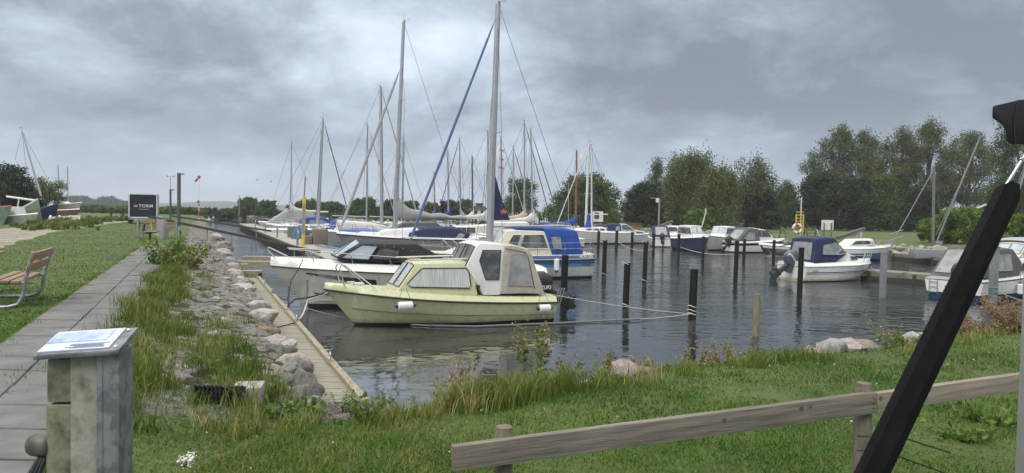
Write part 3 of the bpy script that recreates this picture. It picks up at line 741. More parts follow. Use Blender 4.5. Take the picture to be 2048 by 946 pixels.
tall('bank_grass', *clump_s(60, B3[:3], .16, 40), .08, .22, .007, tall_m, 'dry mixed grass at the foot of the dock', .45)
tall('bank_grass', *clump_s(100, B3[2:5], .20, 62), .14, .34, .007, tall_m, 'dense tufts of tall yellowing grass on the near bank below the yellow boat', .50)
tall('bank_grass', *clump_s(95, B3[4:8], .22, 42), .07, .22, .007, tall_m, 'long green and straw grass along the near bank', .36)
tall('bank_grass', *clump_s(80, B3[7:11], .22, 40), .08, .24, .008, tall_m, 'long dry grass on the near bank towards the black awning strut', .5)
strip = [QP(-.72, y, 0) for y in (5.6, 9, 13, 18, 24, 30)]
tall('verge_grass', *clump_s(190, strip, .24, 60), .10, .34, .008, tall_m, 'overgrown verge of long grass between the paved path and the stones', .35)
tall('verge_grass', *clump_s(46, [QP(.35, y, 0) for y in (6.4, 7.2, 8.4, 10.5)], .30, 70), .08, .30, .007, tall_m, 'weeds and grass over the inner end of the stone embankment', .35)
tall('verge_grass', *clump_s(90, [QP(.1, y, 0) for y in (6.6, 10, 16, 24)], .34, 30), .06, .24, .007, tall_m, 'grass tufts growing in the joints of the stone embankment', .3)
tall('reed_bed', *clump_s(420, [(-92, 150, 0), (-70, 158, 0), (-62, 160, 0), (-46, 158, 0)], 3.0, 30), .9, 2.2, .03, tall_m, 'reeds and scrub along the end of the lawn before the bay', .12)
tall('reed_bed', *clump_s(320, [(-80, 171, 0), (-66, 180, 0), (-52, 168, 0), (-38, 152, 0)], 2.2, 30), 1.2, 2.6, .03, tall_m, 'reeds and scrub on the near end of the breakwater', .1, .1)
tall('bank_grass', *clump_s(260, [(-60, 172, 0), (-36, 150, 0), (-10, 118, 0), (10, 100, 0)], 2.5, 40), .4, 1.1, .03, tall_m, 'rough grass on the far breakwater', .35)
tall('verge_grass', *clump_s(220, [(-30.5, 47, 0), (-36, 55, 0), (-42, 70, 0), (-49, 88, 0)], 1.2, 40), .2, .55, .02, tall_m, 'rough grass round the laid-up boats', .35)
tall('seam_grass', *clump_s(60, [QP(-1.71, y, 0) for y in (3, 7, 14, 28)], .015, 12), .03, .07, .006, grass_m, 'weeds growing in the seam of the paved path', .5)
tall('seam_grass', *clump_s(120, [QP(-2.38, y, 0) for y in (4, 9, 16, 28)], .05, 25), .03, .09, .006, grass_m, 'grass creeping over the edge of the paved path', .6)
def near_clumps(n, per, x0, x1, y0, y1):
    out = []
    for _ in range(n):
        c = (random.uniform(x0, x1), random.uniform(y0, y1)); k = random.uniform(.5, 1.3); q = np.empty((int(per * k), 4)); q[:, :2] = np.array(c) + rng.normal(0, .035 + .05 * k, (len(q), 2)); q[:, 2] = k ** .5 * random.uniform(.8, 1.1); q[:, 3] = random.gauss(0, .12); out.append(q)
    q = np.concatenate(out); s_ = q[:, 0] - Q * q[:, 1]; q = q[~((s_ > -2.42) & (s_ < -1.0))]; return q[:, 0], q[:, 1], q[:, 2], q[:, 3]
tall('lawn_tufts', *near_clumps(520, 60, -4, 6.5, 3, 10), .035, .085, .0055, grass_m, 'thicker tufts of grass in the near lawn', .55, 1.12)
tall('lawn_tufts', *near_clumps(150, 60, -2.4, -.2, 4.6, 6.2), .03, .07, .005, tall_m, 'browned grass below the inner end of the dock', .66, 1.12)
tall('lawn_tufts', *near_clumps(260, 40, -14, -5.6, 7, 16), .03, .08, .006, grass_m, 'tufts of grass in the lawn round the nearest bench', .55, 1.12)
# white clover heads and a yarrow flower in the lawn
C, S_ = [], []
for _ in range(70):
    x, y = random.uniform(-2.5, 7), random.uniform(3.2, 10.5); z = gh(x, y)
    if z > 1.1 and not -2.4 < x - Q * y < -1: C.append((x, y, z + .05)); S_.append(random.uniform(.006, .011))
Vq, Qq, Tq = leafquads(np.repeat(np.array(C), 5, 0) + rng.normal(0, .004, (len(C) * 5, 3)), np.repeat(S_, 5), np.ones(len(C) * 5))
tag(arrays_mesh('clover_flowers', Vq, Qq, None, leafmat('clover_white', [(0, (.6, .6, .55)), (1, (.66, .65, .6))], .2), Tq), 'white clover heads scattered in the near lawn', 'clover', kind='stuff')

# clover and other small leaves through the near lawn, dead stalks among them
X_, Y_ = near_s(60000); Z_ = ground_h(X_, Y_); s_ = X_ - Q * Y_; k_ = (Z_ > 1.1) & ~((s_ > -2.4) & (s_ < -1)) & (fbm(X_, Y_, 1.6, 40) + .5 * fbm(X_, Y_, 5, 41) > -.15)
X_, Y_, Z_ = X_[k_], Y_[k_], Z_[k_]
Vq, Qq, Tq = leafquads(np.stack([X_, Y_, Z_ + rng.uniform(.012, .05, len(X_))], 1), rng.uniform(.005, .011, len(X_)) * (1 + .05 * np.hypot(X_, Y_)), np.clip(rng.normal(.45, .22, len(X_)) + .2 * fbm(X_, Y_, .8, 42), 0, 1), 1.6)
tag(arrays_mesh('clover', Vq, Qq, None, weed_m, Tq), 'small clover leaves spread through the near lawn', 'clover', kind='stuff')
X_, Y_ = near_s(2600); tall('dead_stalks', X_, Y_, 1.0, 0.0, .04, .13, .004, straw_m, 'dead straw-coloured stalks in the near lawn', .6, 1.1)
# single plants one can pick out
def plant(name, label, cat, p, h, mats, stems=6, spread=.12, leaf=.05, nleaf=14, top=0, lean=.12, topmat=None, fluff=.04, group=None):
    p = Vector(p); r = T(name, label, cat, p, 0, group); sm = MB(); LC, LS = [], []; TC = []
    for _ in range(stems):
        a = random.uniform(0, 6.28); hh = h * random.uniform(.65, 1.0); bx = Vector((math.cos(a), math.sin(a), 0))
        q = [bx * spread * (.25 + .75 * t) * random.uniform(.8, 1.2) + bx * lean * hh * t * t + Vector((0, 0, hh * t)) for t in (0, .35, .7, 1)]
        sm.tube(q, .006, 4, r1=.002)
        for i in range(nleaf):
            t = random.uniform(.08, .98); k = min(2, int(t * 3)); c = q[k].lerp(q[k + 1], t * 3 - k)
            LC.append(c + Vector((random.gauss(0, leaf * .7), random.gauss(0, leaf * .7), random.gauss(0, leaf * .4)))); LS.append(leaf * random.uniform(.5, 1.1) * (1.15 - .5 * t))
        for i in range(top): TC.append(q[3].lerp(q[2], random.random() * .9) + Vector([random.gauss(0, fluff) for _ in range(3)]))
    sm.build('stem', M('plant_stem', (.12, .13, .05), (.16, .11, .06), 20, .8), r)
    V, Qd, t = leafquads(np.array(LC), np.array(LS), np.clip(rng.normal(.5, .25, len(LC)), 0, 1)); arrays_mesh('foliage', V, Qd, None, mats, t, r)
    if TC:
        V, Qd, t = leafquads(np.array(TC), rng.uniform(.008, .02, len(TC)), np.clip(rng.normal(.6, .25, len(TC)), 0, 1)); arrays_mesh('flower_head', V, Qd, None, topmat or straw_m, t, r)  # loose flower and seed head pieces, not leaves
    return r
def gp(px, py, z=1.12): return on_ground(px, py) - Vector((0, 0, .01))
plant('tall_weed', 'tall willowherb with pale seed heads standing above the bank grass below the yellow boat stern', 'weed', gp(1066, 768), 1.0, weed_m, 7, .09, .055, 34, 60, .1)
plant('leafy_weed', 'bushy bright green weed left of the tall willowherb on the bank', 'weed', gp(1035, 772), .34, weed_m, 9, .16, .05, 26)
plant('wormwood_bush', 'grey-green feathery wormwood at the foot of the dock', 'shrub', gp(700, 826, 1.15), .42, sage_m, 16, .22, .022, 60)
plant('wormwood_bush', 'pale grey wormwood beside the water, right of the feathery bush', 'shrub', gp(765, 822, 1.15), .36, sage_m, 16, .2, .02, 55)
plant('broad_leaf_dock', 'broad-leaved green dock plant in the lawn before the boarded dock', 'weed', gp(600, 838, 1.2), .22, weed_m, 9, .14, .075, 9)
plant('broad_leaf_dock', 'cluster of broad green leaves at the foot of the embankment stones', 'weed', gp(545, 835, 1.2), .2, weed_m, 9, .16, .065, 9)
plant('thistle_clump', 'dark green thistle clump right of the pink boulder', 'weed', gp(1345, 742), .26, weed_m, 12, .2, .05, 26)
plant('seed_stalk', 'thin tall stalk with small white flowers beside the thickest black post', 'weed', gp(1358, 735), .62, sage_m, 4, .06, .03, 8, 16)
plant('dry_stalk', 'single dry brown stalk standing in front of the calm water by the dock', 'weed', gp(772, 830, 1.15), .62, straw_m, 1, .02, .02, 5, 10)
plant('yellow_flower_weed', 'low weed with yellow flowers and round leaves on the embankment stones', 'weed', gp(420, 735, 1.15), .2, weed_m, 10, .22, .05, 16)
plant('goldenrod_stand', 'bright green tall goldenrod stand at the far end of the path', 'weed', gp(322, 530, 1.25), .95, weed_m, 22, .5, .09, 20)
plant('goldenrod_stand', 'dull green bushy stand beside the goldenrod at the verge', 'weed', gp(372, 540, 1.2), .85, tall_m, 24, .6, .08, 20)
plant('dry_bush', 'straw-brown dry bush by the mooring pole beside the black awning strut', 'shrub', gp(1975, 664, 1.2), .58, straw_m, 80, .55, .035, 50, 14)
plant('dry_bush', 'straw-brown dry bush at the edge of the view beside the grey pole', 'shrub', gp(2035, 662, 1.2), .56, straw_m, 60, .5, .035, 50, 14)
plant('leafy_weed', 'bright green feathery weed between the white boulder and the dry grass', 'weed', gp(1818, 690), .2, weed_m, 12, .2, .04, 22)
plant('leafy_weed', 'yellow-green weed growing on the row of pale boulders', 'weed', gp(1745, 690), .3, weed_m, 6, .08, .04, 12)
plant('plantain_clump', 'clump of plantain with dark seed heads near the wooden stake', 'weed', gp(1545, 706), .42, tall_m, 22, .34, .02, 6, 6)
plant('feathery_weed', 'pale feathery weed in front of the wooden stake', 'weed', gp(1520, 712), .42, weed_m, 7, .08, .04, 22)
plant('dry_stalk', 'broken dry red-brown stalk in the lawn behind the end fence post', 'weed', gp(1100, 850, 1.3), .22, straw_m, 3, .08, .02, 6)
plant('yarrow_flower', 'white flat-topped flower at the bottom of the lawn', 'flower', gp(372, 935, 1.3), .08, weed_m, 4, .05, .02, 6, 26, .1, leafmat('yarrow_white', [(0, (.7, .7, .66)), (1, (.78, .78, .74))], .2), .022)
for i, (lab, px, py, h_, mt) in enumerate((('ragged dry weed on the bank left of the leafy weed', 905, 798, .38, tall_m), ('thin brown-headed weed on the bank edge below the yellow hull', 945, 788, .46, straw_m), ('dark green low weed in the tall bank grass', 985, 782, .32, weed_m), ('brown-headed weed right of the tall willowherb', 1110, 760, .40, straw_m),
        ('green weed in front of the half hidden pale stone', 1150, 757, .34, weed_m), ('straggly weed left of the pink boulder', 1185, 748, .44, tall_m), ('dry russet weed beside the pink boulder', 1292, 742, .34, straw_m), ('low shrubby green weed between pink boulder and thistle', 1312, 741, .26, weed_m),
        ('seeded weed right of the thistle clump', 1395, 730, .36, tall_m), ('low dry weed before the grey flat boulder', 1440, 724, .34, straw_m), ('dark-headed weed left of the plantain clump', 1480, 716, .42, tall_m), ('green weed left of the pale boulder row', 1600, 702, .30, weed_m), ('dry tuft in front of the pale boulder row', 1690, 698, .2, straw_m), ('tall seeded weed at the end of the boulder row', 1775, 686, .42, tall_m), ('grey-green weed at the water by the dock end', 830, 815, .3, sage_m), ('low green weed in front of the wormwood', 735, 845, .2, weed_m))):
    plant('bank_weed', lab, 'weed', gp(px, py), h_ * 1.4, mt, 11, .17, .035, 30, 8 if mt is straw_m or mt is tall_m else 0)
for lab, px, py in (('broad leaves low in the lawn under the right end of the fence', 1915, 880), ('leafy patch in the lawn beneath the fence behind the black arm', 1990, 850)):
    plant('leafy_weed', lab, 'weed', gp(px, py, 1.3), .16, weed_m, 16, .26, .045, 12)

# ------------------------------------------------------------------ trees
bark = M('bark', (.10, .085, .065), (.06, .05, .04), 5, .9, bump=.8, bscale=12, stretch=(3, 3, .6))
LEAFM = {'dark': leafmat('dark_leaf', [(0, (.018, .030, .010)), (.5, (.034, .052, .017)), (1, (.055, .080, .026))], .2),
         'mid': leafmat('mid_leaf', [(0, (.040, .066, .013)), (.5, (.078, .118, .024)), (1, (.125, .17, .042))], .25),
         'willow': leafmat('willow_leaf', [(0, (.055, .080, .020)), (.5, (.11, .145, .036)), (1, (.17, .20, .060))], .25),
         'poplar': leafmat('poplar_leaf', [(0, (.050, .068, .020)), (.5, (.098, .122, .040)), (1, (.16, .18, .07))], .25),
         'light': leafmat('light_leaf', [(0, (.07, .125, .014)), (.5, (.13, .21, .026)), (1, (.20, .28, .045))], .3)}
def tree(name, label, px0, px1, ytop, D, kind, lobes=None, airy=1.0, leaf=.24, group=None, base=None, zbase=None, cat='tree', dens=1.0, trunk=True, depth=None):
    c = A((px0 + px1) / 2, ytop, D); w = abs(A(px1, ytop, D).x - A(px0, ytop, D).x); zb = zbase if zbase is not None else max(.6, gh(c.x, D))
    H = c.z - zb; dp = depth or w * .8
    r = T(name, label, cat, (c.x, D, zb), random.uniform(0, .6) if False else 0, group)
    rr = random.Random(label)
    if lobes == 'poplar':
        lob = []
        for i in range(20):
            t = (i + rr.random()) / 20; a = i * 2.4 + rr.uniform(-.4, .4); q = (1 - t ** 2.2) * (.55 + .45 * min(1, t * 4)); d_ = rr.uniform(.35, .66) * q
            lob.append((d_ * math.cos(a), d_ * math.sin(a), .26 + .66 * t, .19 * (1.2 - .5 * t), .068))
        lob.append((0, 0, .93, .07, .08))
    elif lobes == 'round':
        lob = [(0, 0, .56, .34, .34)]
        for i in range(9):
            a = rr.uniform(0, 6.28); e = rr.uniform(.25, .82); q = math.sin(math.acos(max(-1, min(1, (e - .52) / .5)))) * .32
            lob.append((q * math.cos(a), q * math.sin(a), e, rr.uniform(.14, .24), rr.uniform(.10, .18)))
    else:      # spreading bush, foliage to the ground
        lob = []
        for i in range(30):
            e = (i + rr.random()) / 30 * .86; a = i * 2.4 + rr.uniform(-.5, .5); q = rr.uniform(.22, .40) * (1 - .75 * e ** 1.6)
            lob.append((q * math.cos(a), q * math.sin(a), .06 + e * .93, rr.uniform(.13, .23), rr.uniform(.09, .15)))
    if trunk:
        tm = MB(); tr_ = max(.06, .022 * H); top = .9 if lobes == 'poplar' else .6
        tm.tube([(rr.uniform(-.03, .03) * w * t, rr.uniform(-.03, .03) * w * t, H * top * t - .1) for t in (0, .25, .5, .75, 1)], tr_, 7, r1=tr_ * .25)
        for (lx, ly, lz, lw, lh) in lob:
            z0 = H * max(.08, lz - .28) * .9; tm.tube([(0, 0, z0), (lx * w * .55, ly * dp * .55, (z0 + lz * H) / 2), (lx * w, ly * dp, lz * H)], tr_ * .4, 5, r1=.02)
        tm.build('trunk', bark, r)
    LC = []; lt = []
    for (lx, ly, lz, lw, lh) in lob:
        area = (lw * w) * (lh * H) * 4 + (lw * w) * (lw * dp) * 2
        ncl = max(6, int(area * 1.75 * airy * dens)); per = 46
        n = rng.normal(size=(ncl, 3)); n /= np.linalg.norm(n, axis=1)[:, None]
        rd = rng.uniform(.45, 1.08, ncl) ** .8
        cc = np.stack([lx * w + n[:, 0] * lw * w * rd, ly * dp + n[:, 1] * lw * dp * rd, lz * H + n[:, 2] * lh * H * rd], 1)
        sg = np.stack([np.full(ncl, .30), np.full(ncl, .30), np.full(ncl, .34 if kind != 'willow' else .5)], 1) * (leaf / .24) ** .5 * min(1.4, max(.4, H / 8))
        pts = np.repeat(cc, per, 0) + rng.normal(size=(ncl * per, 3)) * np.repeat(sg, per, 0)
        LC.append(pts); lt.append(np.repeat(np.clip(rng.normal(.48, .2, ncl), 0, 1), per) + rng.normal(0, .1, ncl * per))
    C = np.concatenate(LC); t = np.clip(np.concatenate(lt), 0, 1); k = C[:, 2] > .02 * H; C, t = C[k], t[k]
    V, Qd, t4 = leafquads(C, rng.uniform(.6, 1.1, len(C)) * leaf * .72, t, .4)
    arrays_mesh('crown', V, Qd, None, LEAFM[kind], t4, r)
    return r
G1 = 'trees beyond the harbour'
tree('broad_tree', 'wide rounded dark green tree behind the wooden mast and blue sail cover', 1096, 1252, 345, 104, 'mid', 'bush', group=G1, leaf=.26)
tree('dark_tree', 'very dark tree behind the street lamp and brown plank bench', 1240, 1345, 362, 118, 'dark', 'bush', group=G1, leaf=.28)
tree('birch_tree', 'slender feathery tree rising above the dark tree by the lamp', 1290, 1340, 318, 122, 'mid', 'poplar', group=G1, leaf=.22, airy=.7)
tree('willow_tree', 'large pale green willow with pointed top shoots in the middle of the tree line', 1322, 1440, 300, 108, 'willow', 'bush', group=G1, leaf=.26)
tree('willow_tree', 'olive green drooping willow in front of the taller pointed one', 1385, 1490, 328, 103, 'willow', 'bush', group=G1, leaf=.25)
tree('alder_tree', 'brownish thin-topped tree right of the willows', 1445, 1556, 305, 112, 'poplar', 'round', group=G1, leaf=.25, airy=.8)
tree('dark_tree', 'dark broad tree under the brownish thin-topped one', 1470, 1570, 375, 110, 'dark', 'bush', group=G1, leaf=.28)
tree('small_tree', 'pale small tree in the dip of the tree line', 1545, 1604, 362, 122, 'mid', 'bush', group=G1, leaf=.26, airy=.8)
tree('dark_tree', 'dark tree at the near edge of the hedge beside the life ring', 1590, 1690, 340, 116, 'dark', 'bush', group=G1, leaf=.28)
tree('hedge_tree', 'dense dark hedge tree behind the white notice board', 1640, 1760, 352, 112, 'dark', 'bush', group=G1, leaf=.28)
tree('hedge_tree', 'dense green hedge tree below the twin poplars', 1710, 1815, 345, 113, 'mid', 'bush', group=G1, leaf=.28)
tree('hedge_tree', 'dense dark hedge tree behind the tall crane mast', 1790, 1890, 372, 112, 'dark', 'bush', group=G1, leaf=.28)
tree('poplar_tree', 'tall airy poplar with a broad crown, first of the row above the hedge', 1618, 1745, 250, 126, 'poplar', 'poplar', group='poplars above the hedge', airy=.95, leaf=.24)
tree('poplar_tree', 'airy poplar with its crown joined to the first one of the row', 1676, 1790, 258, 128, 'poplar', 'poplar', group='poplars above the hedge', airy=.9, leaf=.24)
tree('poplar_tree', 'slim poplar in the middle of the row above the hedge', 1755, 1858, 250, 126, 'poplar', 'poplar', group='poplars above the hedge', airy=.95, leaf=.24)
tree('poplar_tree', 'tallest poplar of the row, behind the crane mast', 1806, 1918, 237, 126, 'poplar', 'poplar', group='poplars above the hedge', airy=.95, leaf=.24)
tree('poplar_tree', 'airy poplar behind the slanting crane boom', 1880, 2004, 258, 120, 'poplar', 'poplar', group='poplars above the hedge', airy=.9, leaf=.24)
tree('birch_tree', 'dark drooping birch behind the awning case', 1985, 2120, 205, 100, 'mid', 'round', group=G1, leaf=.22)
tree('dark_tree', 'dark tree between the grey roof and the black awning strut', 1990, 2110, 385, 118, 'dark', 'bush', group=G1, leaf=.28)
tree('green_shrub', 'bright green clipped shrub behind the grey crane box', 1838, 2008, 412, 66, 'light', 'bush', cat='shrub', leaf=.17, dens=2.2, trunk=False)
tree('green_shrub', 'yellow-green shrub beside the grey pole at the edge', 1990, 2095, 428, 66, 'light', 'bush', cat='shrub', leaf=.17, dens=2.2, trunk=False)
tree('yellow_green_shrub', 'round yellow-green bush under the willows', 1365, 1425, 416, 98, 'light', 'bush', cat='shrub', leaf=.18, trunk=False, dens=1.4)
tree('yellow_green_shrub', 'olive bush beside the rounded tree behind the white motorboat', 1205, 1246, 418, 100, 'willow', 'bush', cat='shrub', leaf=.18, trunk=False)
tree('pavilion_tree', 'dark round tree behind the navy sail, between the two pavilions', 1008, 1084, 350, 125, 'mid', 'round', leaf=.26)
G2 = 'bushes on the breakwater'
for lab, x0, x1, yt, D, kd, lb in (('dark windswept bush at the far end of the breakwater', 473, 519, 394, 168, 'dark', 'bush'), ('paler bush next to the dark windswept one', 514, 556, 399, 166, 'mid', 'bush'), ('broad dark bush behind the yellow pole', 583, 640, 399, 160, 'dark', 'bush'),
                                   ('dark bush right of the twin masts', 634, 690, 402, 156, 'dark', 'bush'), ('dark rounded bush behind the slanting grey furled sail', 698, 755, 393, 152, 'dark', 'bush'), ('dark bush between the two tall grey masts', 757, 800, 398, 148, 'dark', 'bush'), ('bush behind the grey sail cover', 802, 840, 400, 146, 'dark', 'bush'),
                                   ('bush above the grey boom', 845, 880, 403, 143, 'mid', 'bush'), ('wide low bush left of the roofed pavilion', 872, 925, 401, 140, 'dark', 'bush'), ('thin pale tree beside the roofed pavilion', 915, 946, 394, 138, 'poplar', 'round'),
                                   ('low dark bush below the windsock', 372, 436, 416, 160, 'dark', 'bush'), ('low scrub at the corner of the harbour basin', 430, 482, 418, 172, 'dark', 'bush'), ('low dark bush right of the trailer', 318, 372, 413, 164, 'dark', 'bush'), ('low scrub left of the trailer', 212, 262, 413, 160, 'dark', 'bush'), ('brownish scrub by the dark signboard', 160, 215, 411, 160, 'dark', 'bush')):
    w_ = (x1 - x0) * .14; tree('breakwater_bush', lab, x0 - w_, x1 + w_, yt, D, kd if kd != 'dark' or random.random() < .5 else 'mid', lb, group=G2, cat='bush', leaf=.3, zbase=1.2)
tree('dark_tree', 'dark broad tree behind the laid-up green boat', -60, 62, 320, 85, 'dark', 'round', leaf=.24)
tree('birch_tree', 'pale thin-leaved tree right of the dark one behind the laid-up boats', 52, 132, 352, 92, 'willow', 'round', leaf=.2, airy=.8)
tree('dark_tree', 'dark undergrowth tree filling the edge behind the laid-up boats', -40, 95, 372, 88, 'dark', 'bush', leaf=.24)
for lab, x0, x1, yt, D in (('broad far wood across the bay, left of the dip', 118, 192, 393, 700), ('rounded far wood across the bay, left of the trailer', 186, 242, 394, 690), ('small far wood across the bay beside the trailer', 236, 262, 402, 690)):
    tree('far_wood', lab, x0, x1, yt, D, 'dark', 'bush', cat='wood', leaf=1.0, zbase=.3, trunk=False, dens=.16, group='far woods across the bay')
# ------------------------------------------------------------------ boat kit
def lerp(a, b, t): return a + (b - a) * t
class Boat:
    """local x runs from the bow tip to the stern, z up from the water; near = sign of the y side that faces the photo"""
    def __init__(s, name, label, cat, bow, ang, L, B, group=None, bowright=False):
        s.L, s.B = L, B; s.a = ang + (math.pi if bowright else 0)
        s.near = 1 if bowright else -1
        s.o = Vector((bow.x, bow.y, 0)); s.root = T(name, label, cat, s.o, s.a, group)
        s.X = Vector((math.cos(s.a), math.sin(s.a), 0)); s.Y = Vector((-math.sin(s.a), math.cos(s.a), 0))
        s.paint = white
    def world(s, p): return s.o + s.X * p[0] + s.Y * p[1] + Vector((0, 0, p[2]))
    def tr(s, px, py, y):                       # local (x, z) seen at a photo pixel on the boat's plane |y|
        d = ray(px, py); q = s.o + s.Y * (y * s.near) - CAMPOS; t = q.dot(s.Y) / d.dot(s.Y)
        h = CAMPOS + d * t - s.o; return (h.dot(s.X), h.z)
    def poly(s, pts, y): return [s.tr(px, py, y) for px, py in pts]
    # hull ------------------------------------------------------------
    def setup(s, zb, zs, rake=.13, tw=.86, full=.55, zk=-.35, fine=.95, fat=.24, sag=0.0):
        s.zb, s.zs, s.rake, s.tw, s.full, s.zk, s.fine, s.fat, s.sag = zb, zs, rake, tw, full, zk, fine, fat, sag
    def sheer(s, t): return s.zs + (s.zb - s.zs) * (1 - t) ** 1.7 - s.sag * 4 * t * (1 - t)
    def half(s, t):
        b = s.B * math.sin(min(t / s.full, 1) * math.pi / 2) ** .8 if t > 0 else 0
        if t > s.full: b *= 1 - (1 - s.tw) * ((t - s.full) / (1 - s.full)) ** 1.6
        return b
    def hp(s, t, z, off=0.0):
        v = max(0, min(1, (z - s.zk) / (s.sheer(t) - s.zk))); p = lerp(s.fine, s.fat, min(1, t * 1.7))
        x = s.L * t + s.rake * s.L * (1 - v) * max(0, 1 - t) ** 4
        return Vector((x, s.half(t) * v ** p + off, z))
    def hull(s, rows, mats, n=26):
        """rows: list of (kind, value, material of the strip above); kind a = height, f = part of the sheer, d = below the sheer"""
        def zz(k, v, t):
            sh = s.sheer(t); return v if k == 'a' else sh * v if k == 'f' else sh - v
        ts = [(i / (n - 1)) ** 1.25 for i in range(n)]; m = MB(); R = len(rows)
        grid = [[s.hp(t, s.zk if i == 0 else min(zz(k, v, t), s.sheer(t))) for i, (k, v, _) in enumerate(rows)] for t in ts]
        vs = []; idx = {}
        for i in range(n):
            for j in range(R):
                for sg in (1, -1): idx[i, j, sg] = len(vs); p = grid[i][j]; vs.append((p.x, p.y * sg, p.z))
        m.v = [Vector(v) for v in vs]
        for i in range(n - 1):
            for j in range(R - 1):
                for sg in (1, -1): m.f.append((idx[i, j, sg], idx[i + 1, j, sg], idx[i + 1, j + 1, sg], idx[i, j + 1, sg])); m.m.append(rows[j][2])
        for j in range(R - 1): m.f.append((idx[n - 1, j, 1], idx[n - 1, j, -1], idx[n - 1, j + 1, -1], idx[n - 1, j + 1, 1])); m.m.append(rows[j][2])
        m.f.append(tuple(idx[i, 0, 1] for i in range(n)) + tuple(idx[i, 0, -1] for i in range(n - 1, 0, -1))); m.m.append(rows[0][2])
        me = m; o = me.build('hull', mats, s.root)
        bm = bmesh.new(); bm.from_mesh(o.data); bmesh.ops.remove_doubles(bm, verts=bm.verts, dist=1e-4); bmesh.ops.recalc_face_normals(bm, faces=bm.faces); bm.to_mesh(o.data); bm.free()
        o.data.polygons.foreach_set('use_smooth', [True] * len(o.data.polygons)); o.data.set_sharp_from_angle(angle=rad(35)); s.hullo = o
        return o
    def deck(s, mat, rise=.10, inset=.92, camber=.05, name='deck'):
        m = MB(); rows = []; n = 26
        for i in range(n):
            t = (i / (n - 1)) ** 1.25; h = s.half(t); z = s.sheer(t); x = s.L * t; hi = max(0, h * inset - .02)
            r = [(x, -h, z), (x + .02, -hi, z + rise)] + [(x + .02, hi * u, z + rise + camber * (1 - u * u)) for u in (-.6, 0, .6)] + [(x + .02, hi, z + rise), (x, h, z), (x, h * .98, z - .03), (x, -h * .98, z - .03)]
            rows.append([Vector(q) for q in r])
        m.loft(rows); o = m.build('deck', mat, s.root, smooth=True, sharp=40); s.rise = rise; return o
    def rail_strip(s, mat, r=.03, dz=0.0, name='rub_rail'):
        m = MB(); ts = [(i / 24) ** 1.25 for i in range(25)]
        pts = [s.hp(t, s.sheer(t) + dz, .008) for t in ts]
        m.tube([(p.x, -p.y, p.z) for p in reversed(pts)] + [(p.x, p.y, p.z) for p in pts[1:]], r, 6)
        m.tube([(pts[-1].x + .01, -pts[-1].y, pts[-1].z), (pts[-1].x + .01, pts[-1].y, pts[-1].z)], r, 6)
        return m.build(name, mat, s.root, smooth=True)
    def stripe(s, mat, t0, t1, z0, z1, name='stripe', th=.006, both=True, n=18, kind='a'):
        """a band lying on the hull between two heights (numbers or functions of t)"""
        m = MB(); f0 = z0 if callable(z0) else (lambda t: z0); f1 = z1 if callable(z1) else (lambda t: z1)
        for sg in ((s.near, -s.near) if both else (s.near,)):
            rr = []
            for i in range(n + 1):
                t = lerp(t0, t1, i / n); a, b = s.hp(t, f0(t), th), s.hp(t, f1(t), th); c, d = s.hp(t, f1(t), -.004), s.hp(t, f0(t), -.004)
                rr.append([Vector((p.x, p.y * sg, p.z)) for p in (a, b, c, d)])
            m.loft(rr)
        return m.build(name, mat, s.root)
    # superstructure --------------------------------------------------
    def shell(s, name, prof, w, mat, k=.15, camber=.05, front=None, bevel=.03, parent=None, flat_from=None):
        """prof: (x, z) outline going round; the sides lean in by k per metre; front = (x0, x1, factor) narrows towards the bow"""
        S = Shell(s, prof, w, k, camber, front); m = MB(); n = 6; rows = []
        for x, z in prof: rows.append([S.pt(x, z, lerp(-1, 1, j / n)) for j in range(n + 1)])
        q = len(prof); vs = [p for r in rows for p in r]; fs = []
        for i in range(q):
            for j in range(n): fs.append((i * (n + 1) + j, i * (n + 1) + j + 1, ((i + 1) % q) * (n + 1) + j + 1, ((i + 1) % q) * (n + 1) + j))
        fs += [tuple(i * (n + 1) for i in range(q)), tuple(i * (n + 1) + n for i in range(q))[::-1]]
        m.add(vs, fs); S.o = m.build(name, mat, parent or s.root, bevel=bevel, sharp=40)
        if 'canvas' in mat.name:           # cloth sags and creases between its hoops
            bm = bmesh.new(); bm.from_mesh(S.o.data); bmesh.ops.triangulate(bm, faces=[f for f in bm.faces if len(f.verts) > 4]); bmesh.ops.subdivide_edges(bm, edges=[e for e in bm.edges if e.calc_length() > .22], cuts=3, use_grid_fill=True)
            bmesh.ops.triangulate(bm, faces=[f for f in bm.faces if len(f.verts) > 4]); sd = Vector((len(prof) * 3.1 + S.z1 * 7, 1.7, 0)); bm.normal_update()
            for v in bm.verts:
                c = v.co; n = mnoise.noise(Vector((c.x * 2.2, c.y * 2.2, c.z * 2.2)) + sd) * .6 + mnoise.noise(Vector((c.x * 7 + c.z * 5, c.y * 4, c.z * 3 - c.x * 4)) + sd) * .4
                v.co = c + v.normal * (n * .030 - .008)
            bm.to_mesh(S.o.data); bm.free(); S.o.data.polygons.foreach_set('use_smooth', [True] * len(S.o.data.polygons)); S.o.data.set_sharp_from_angle(angle=rad(50))
        return S
    def tubes(s, name, paths, r, mat, parent=None, mirror=False, n=6):
        m = MB()
        for p in paths:
            m.tube(p, r, n)
            if mirror: m.tube([(x, -y, z) for x, y, z in p], r, n)
        return m.build(name, mat, parent or s.root, smooth=True)
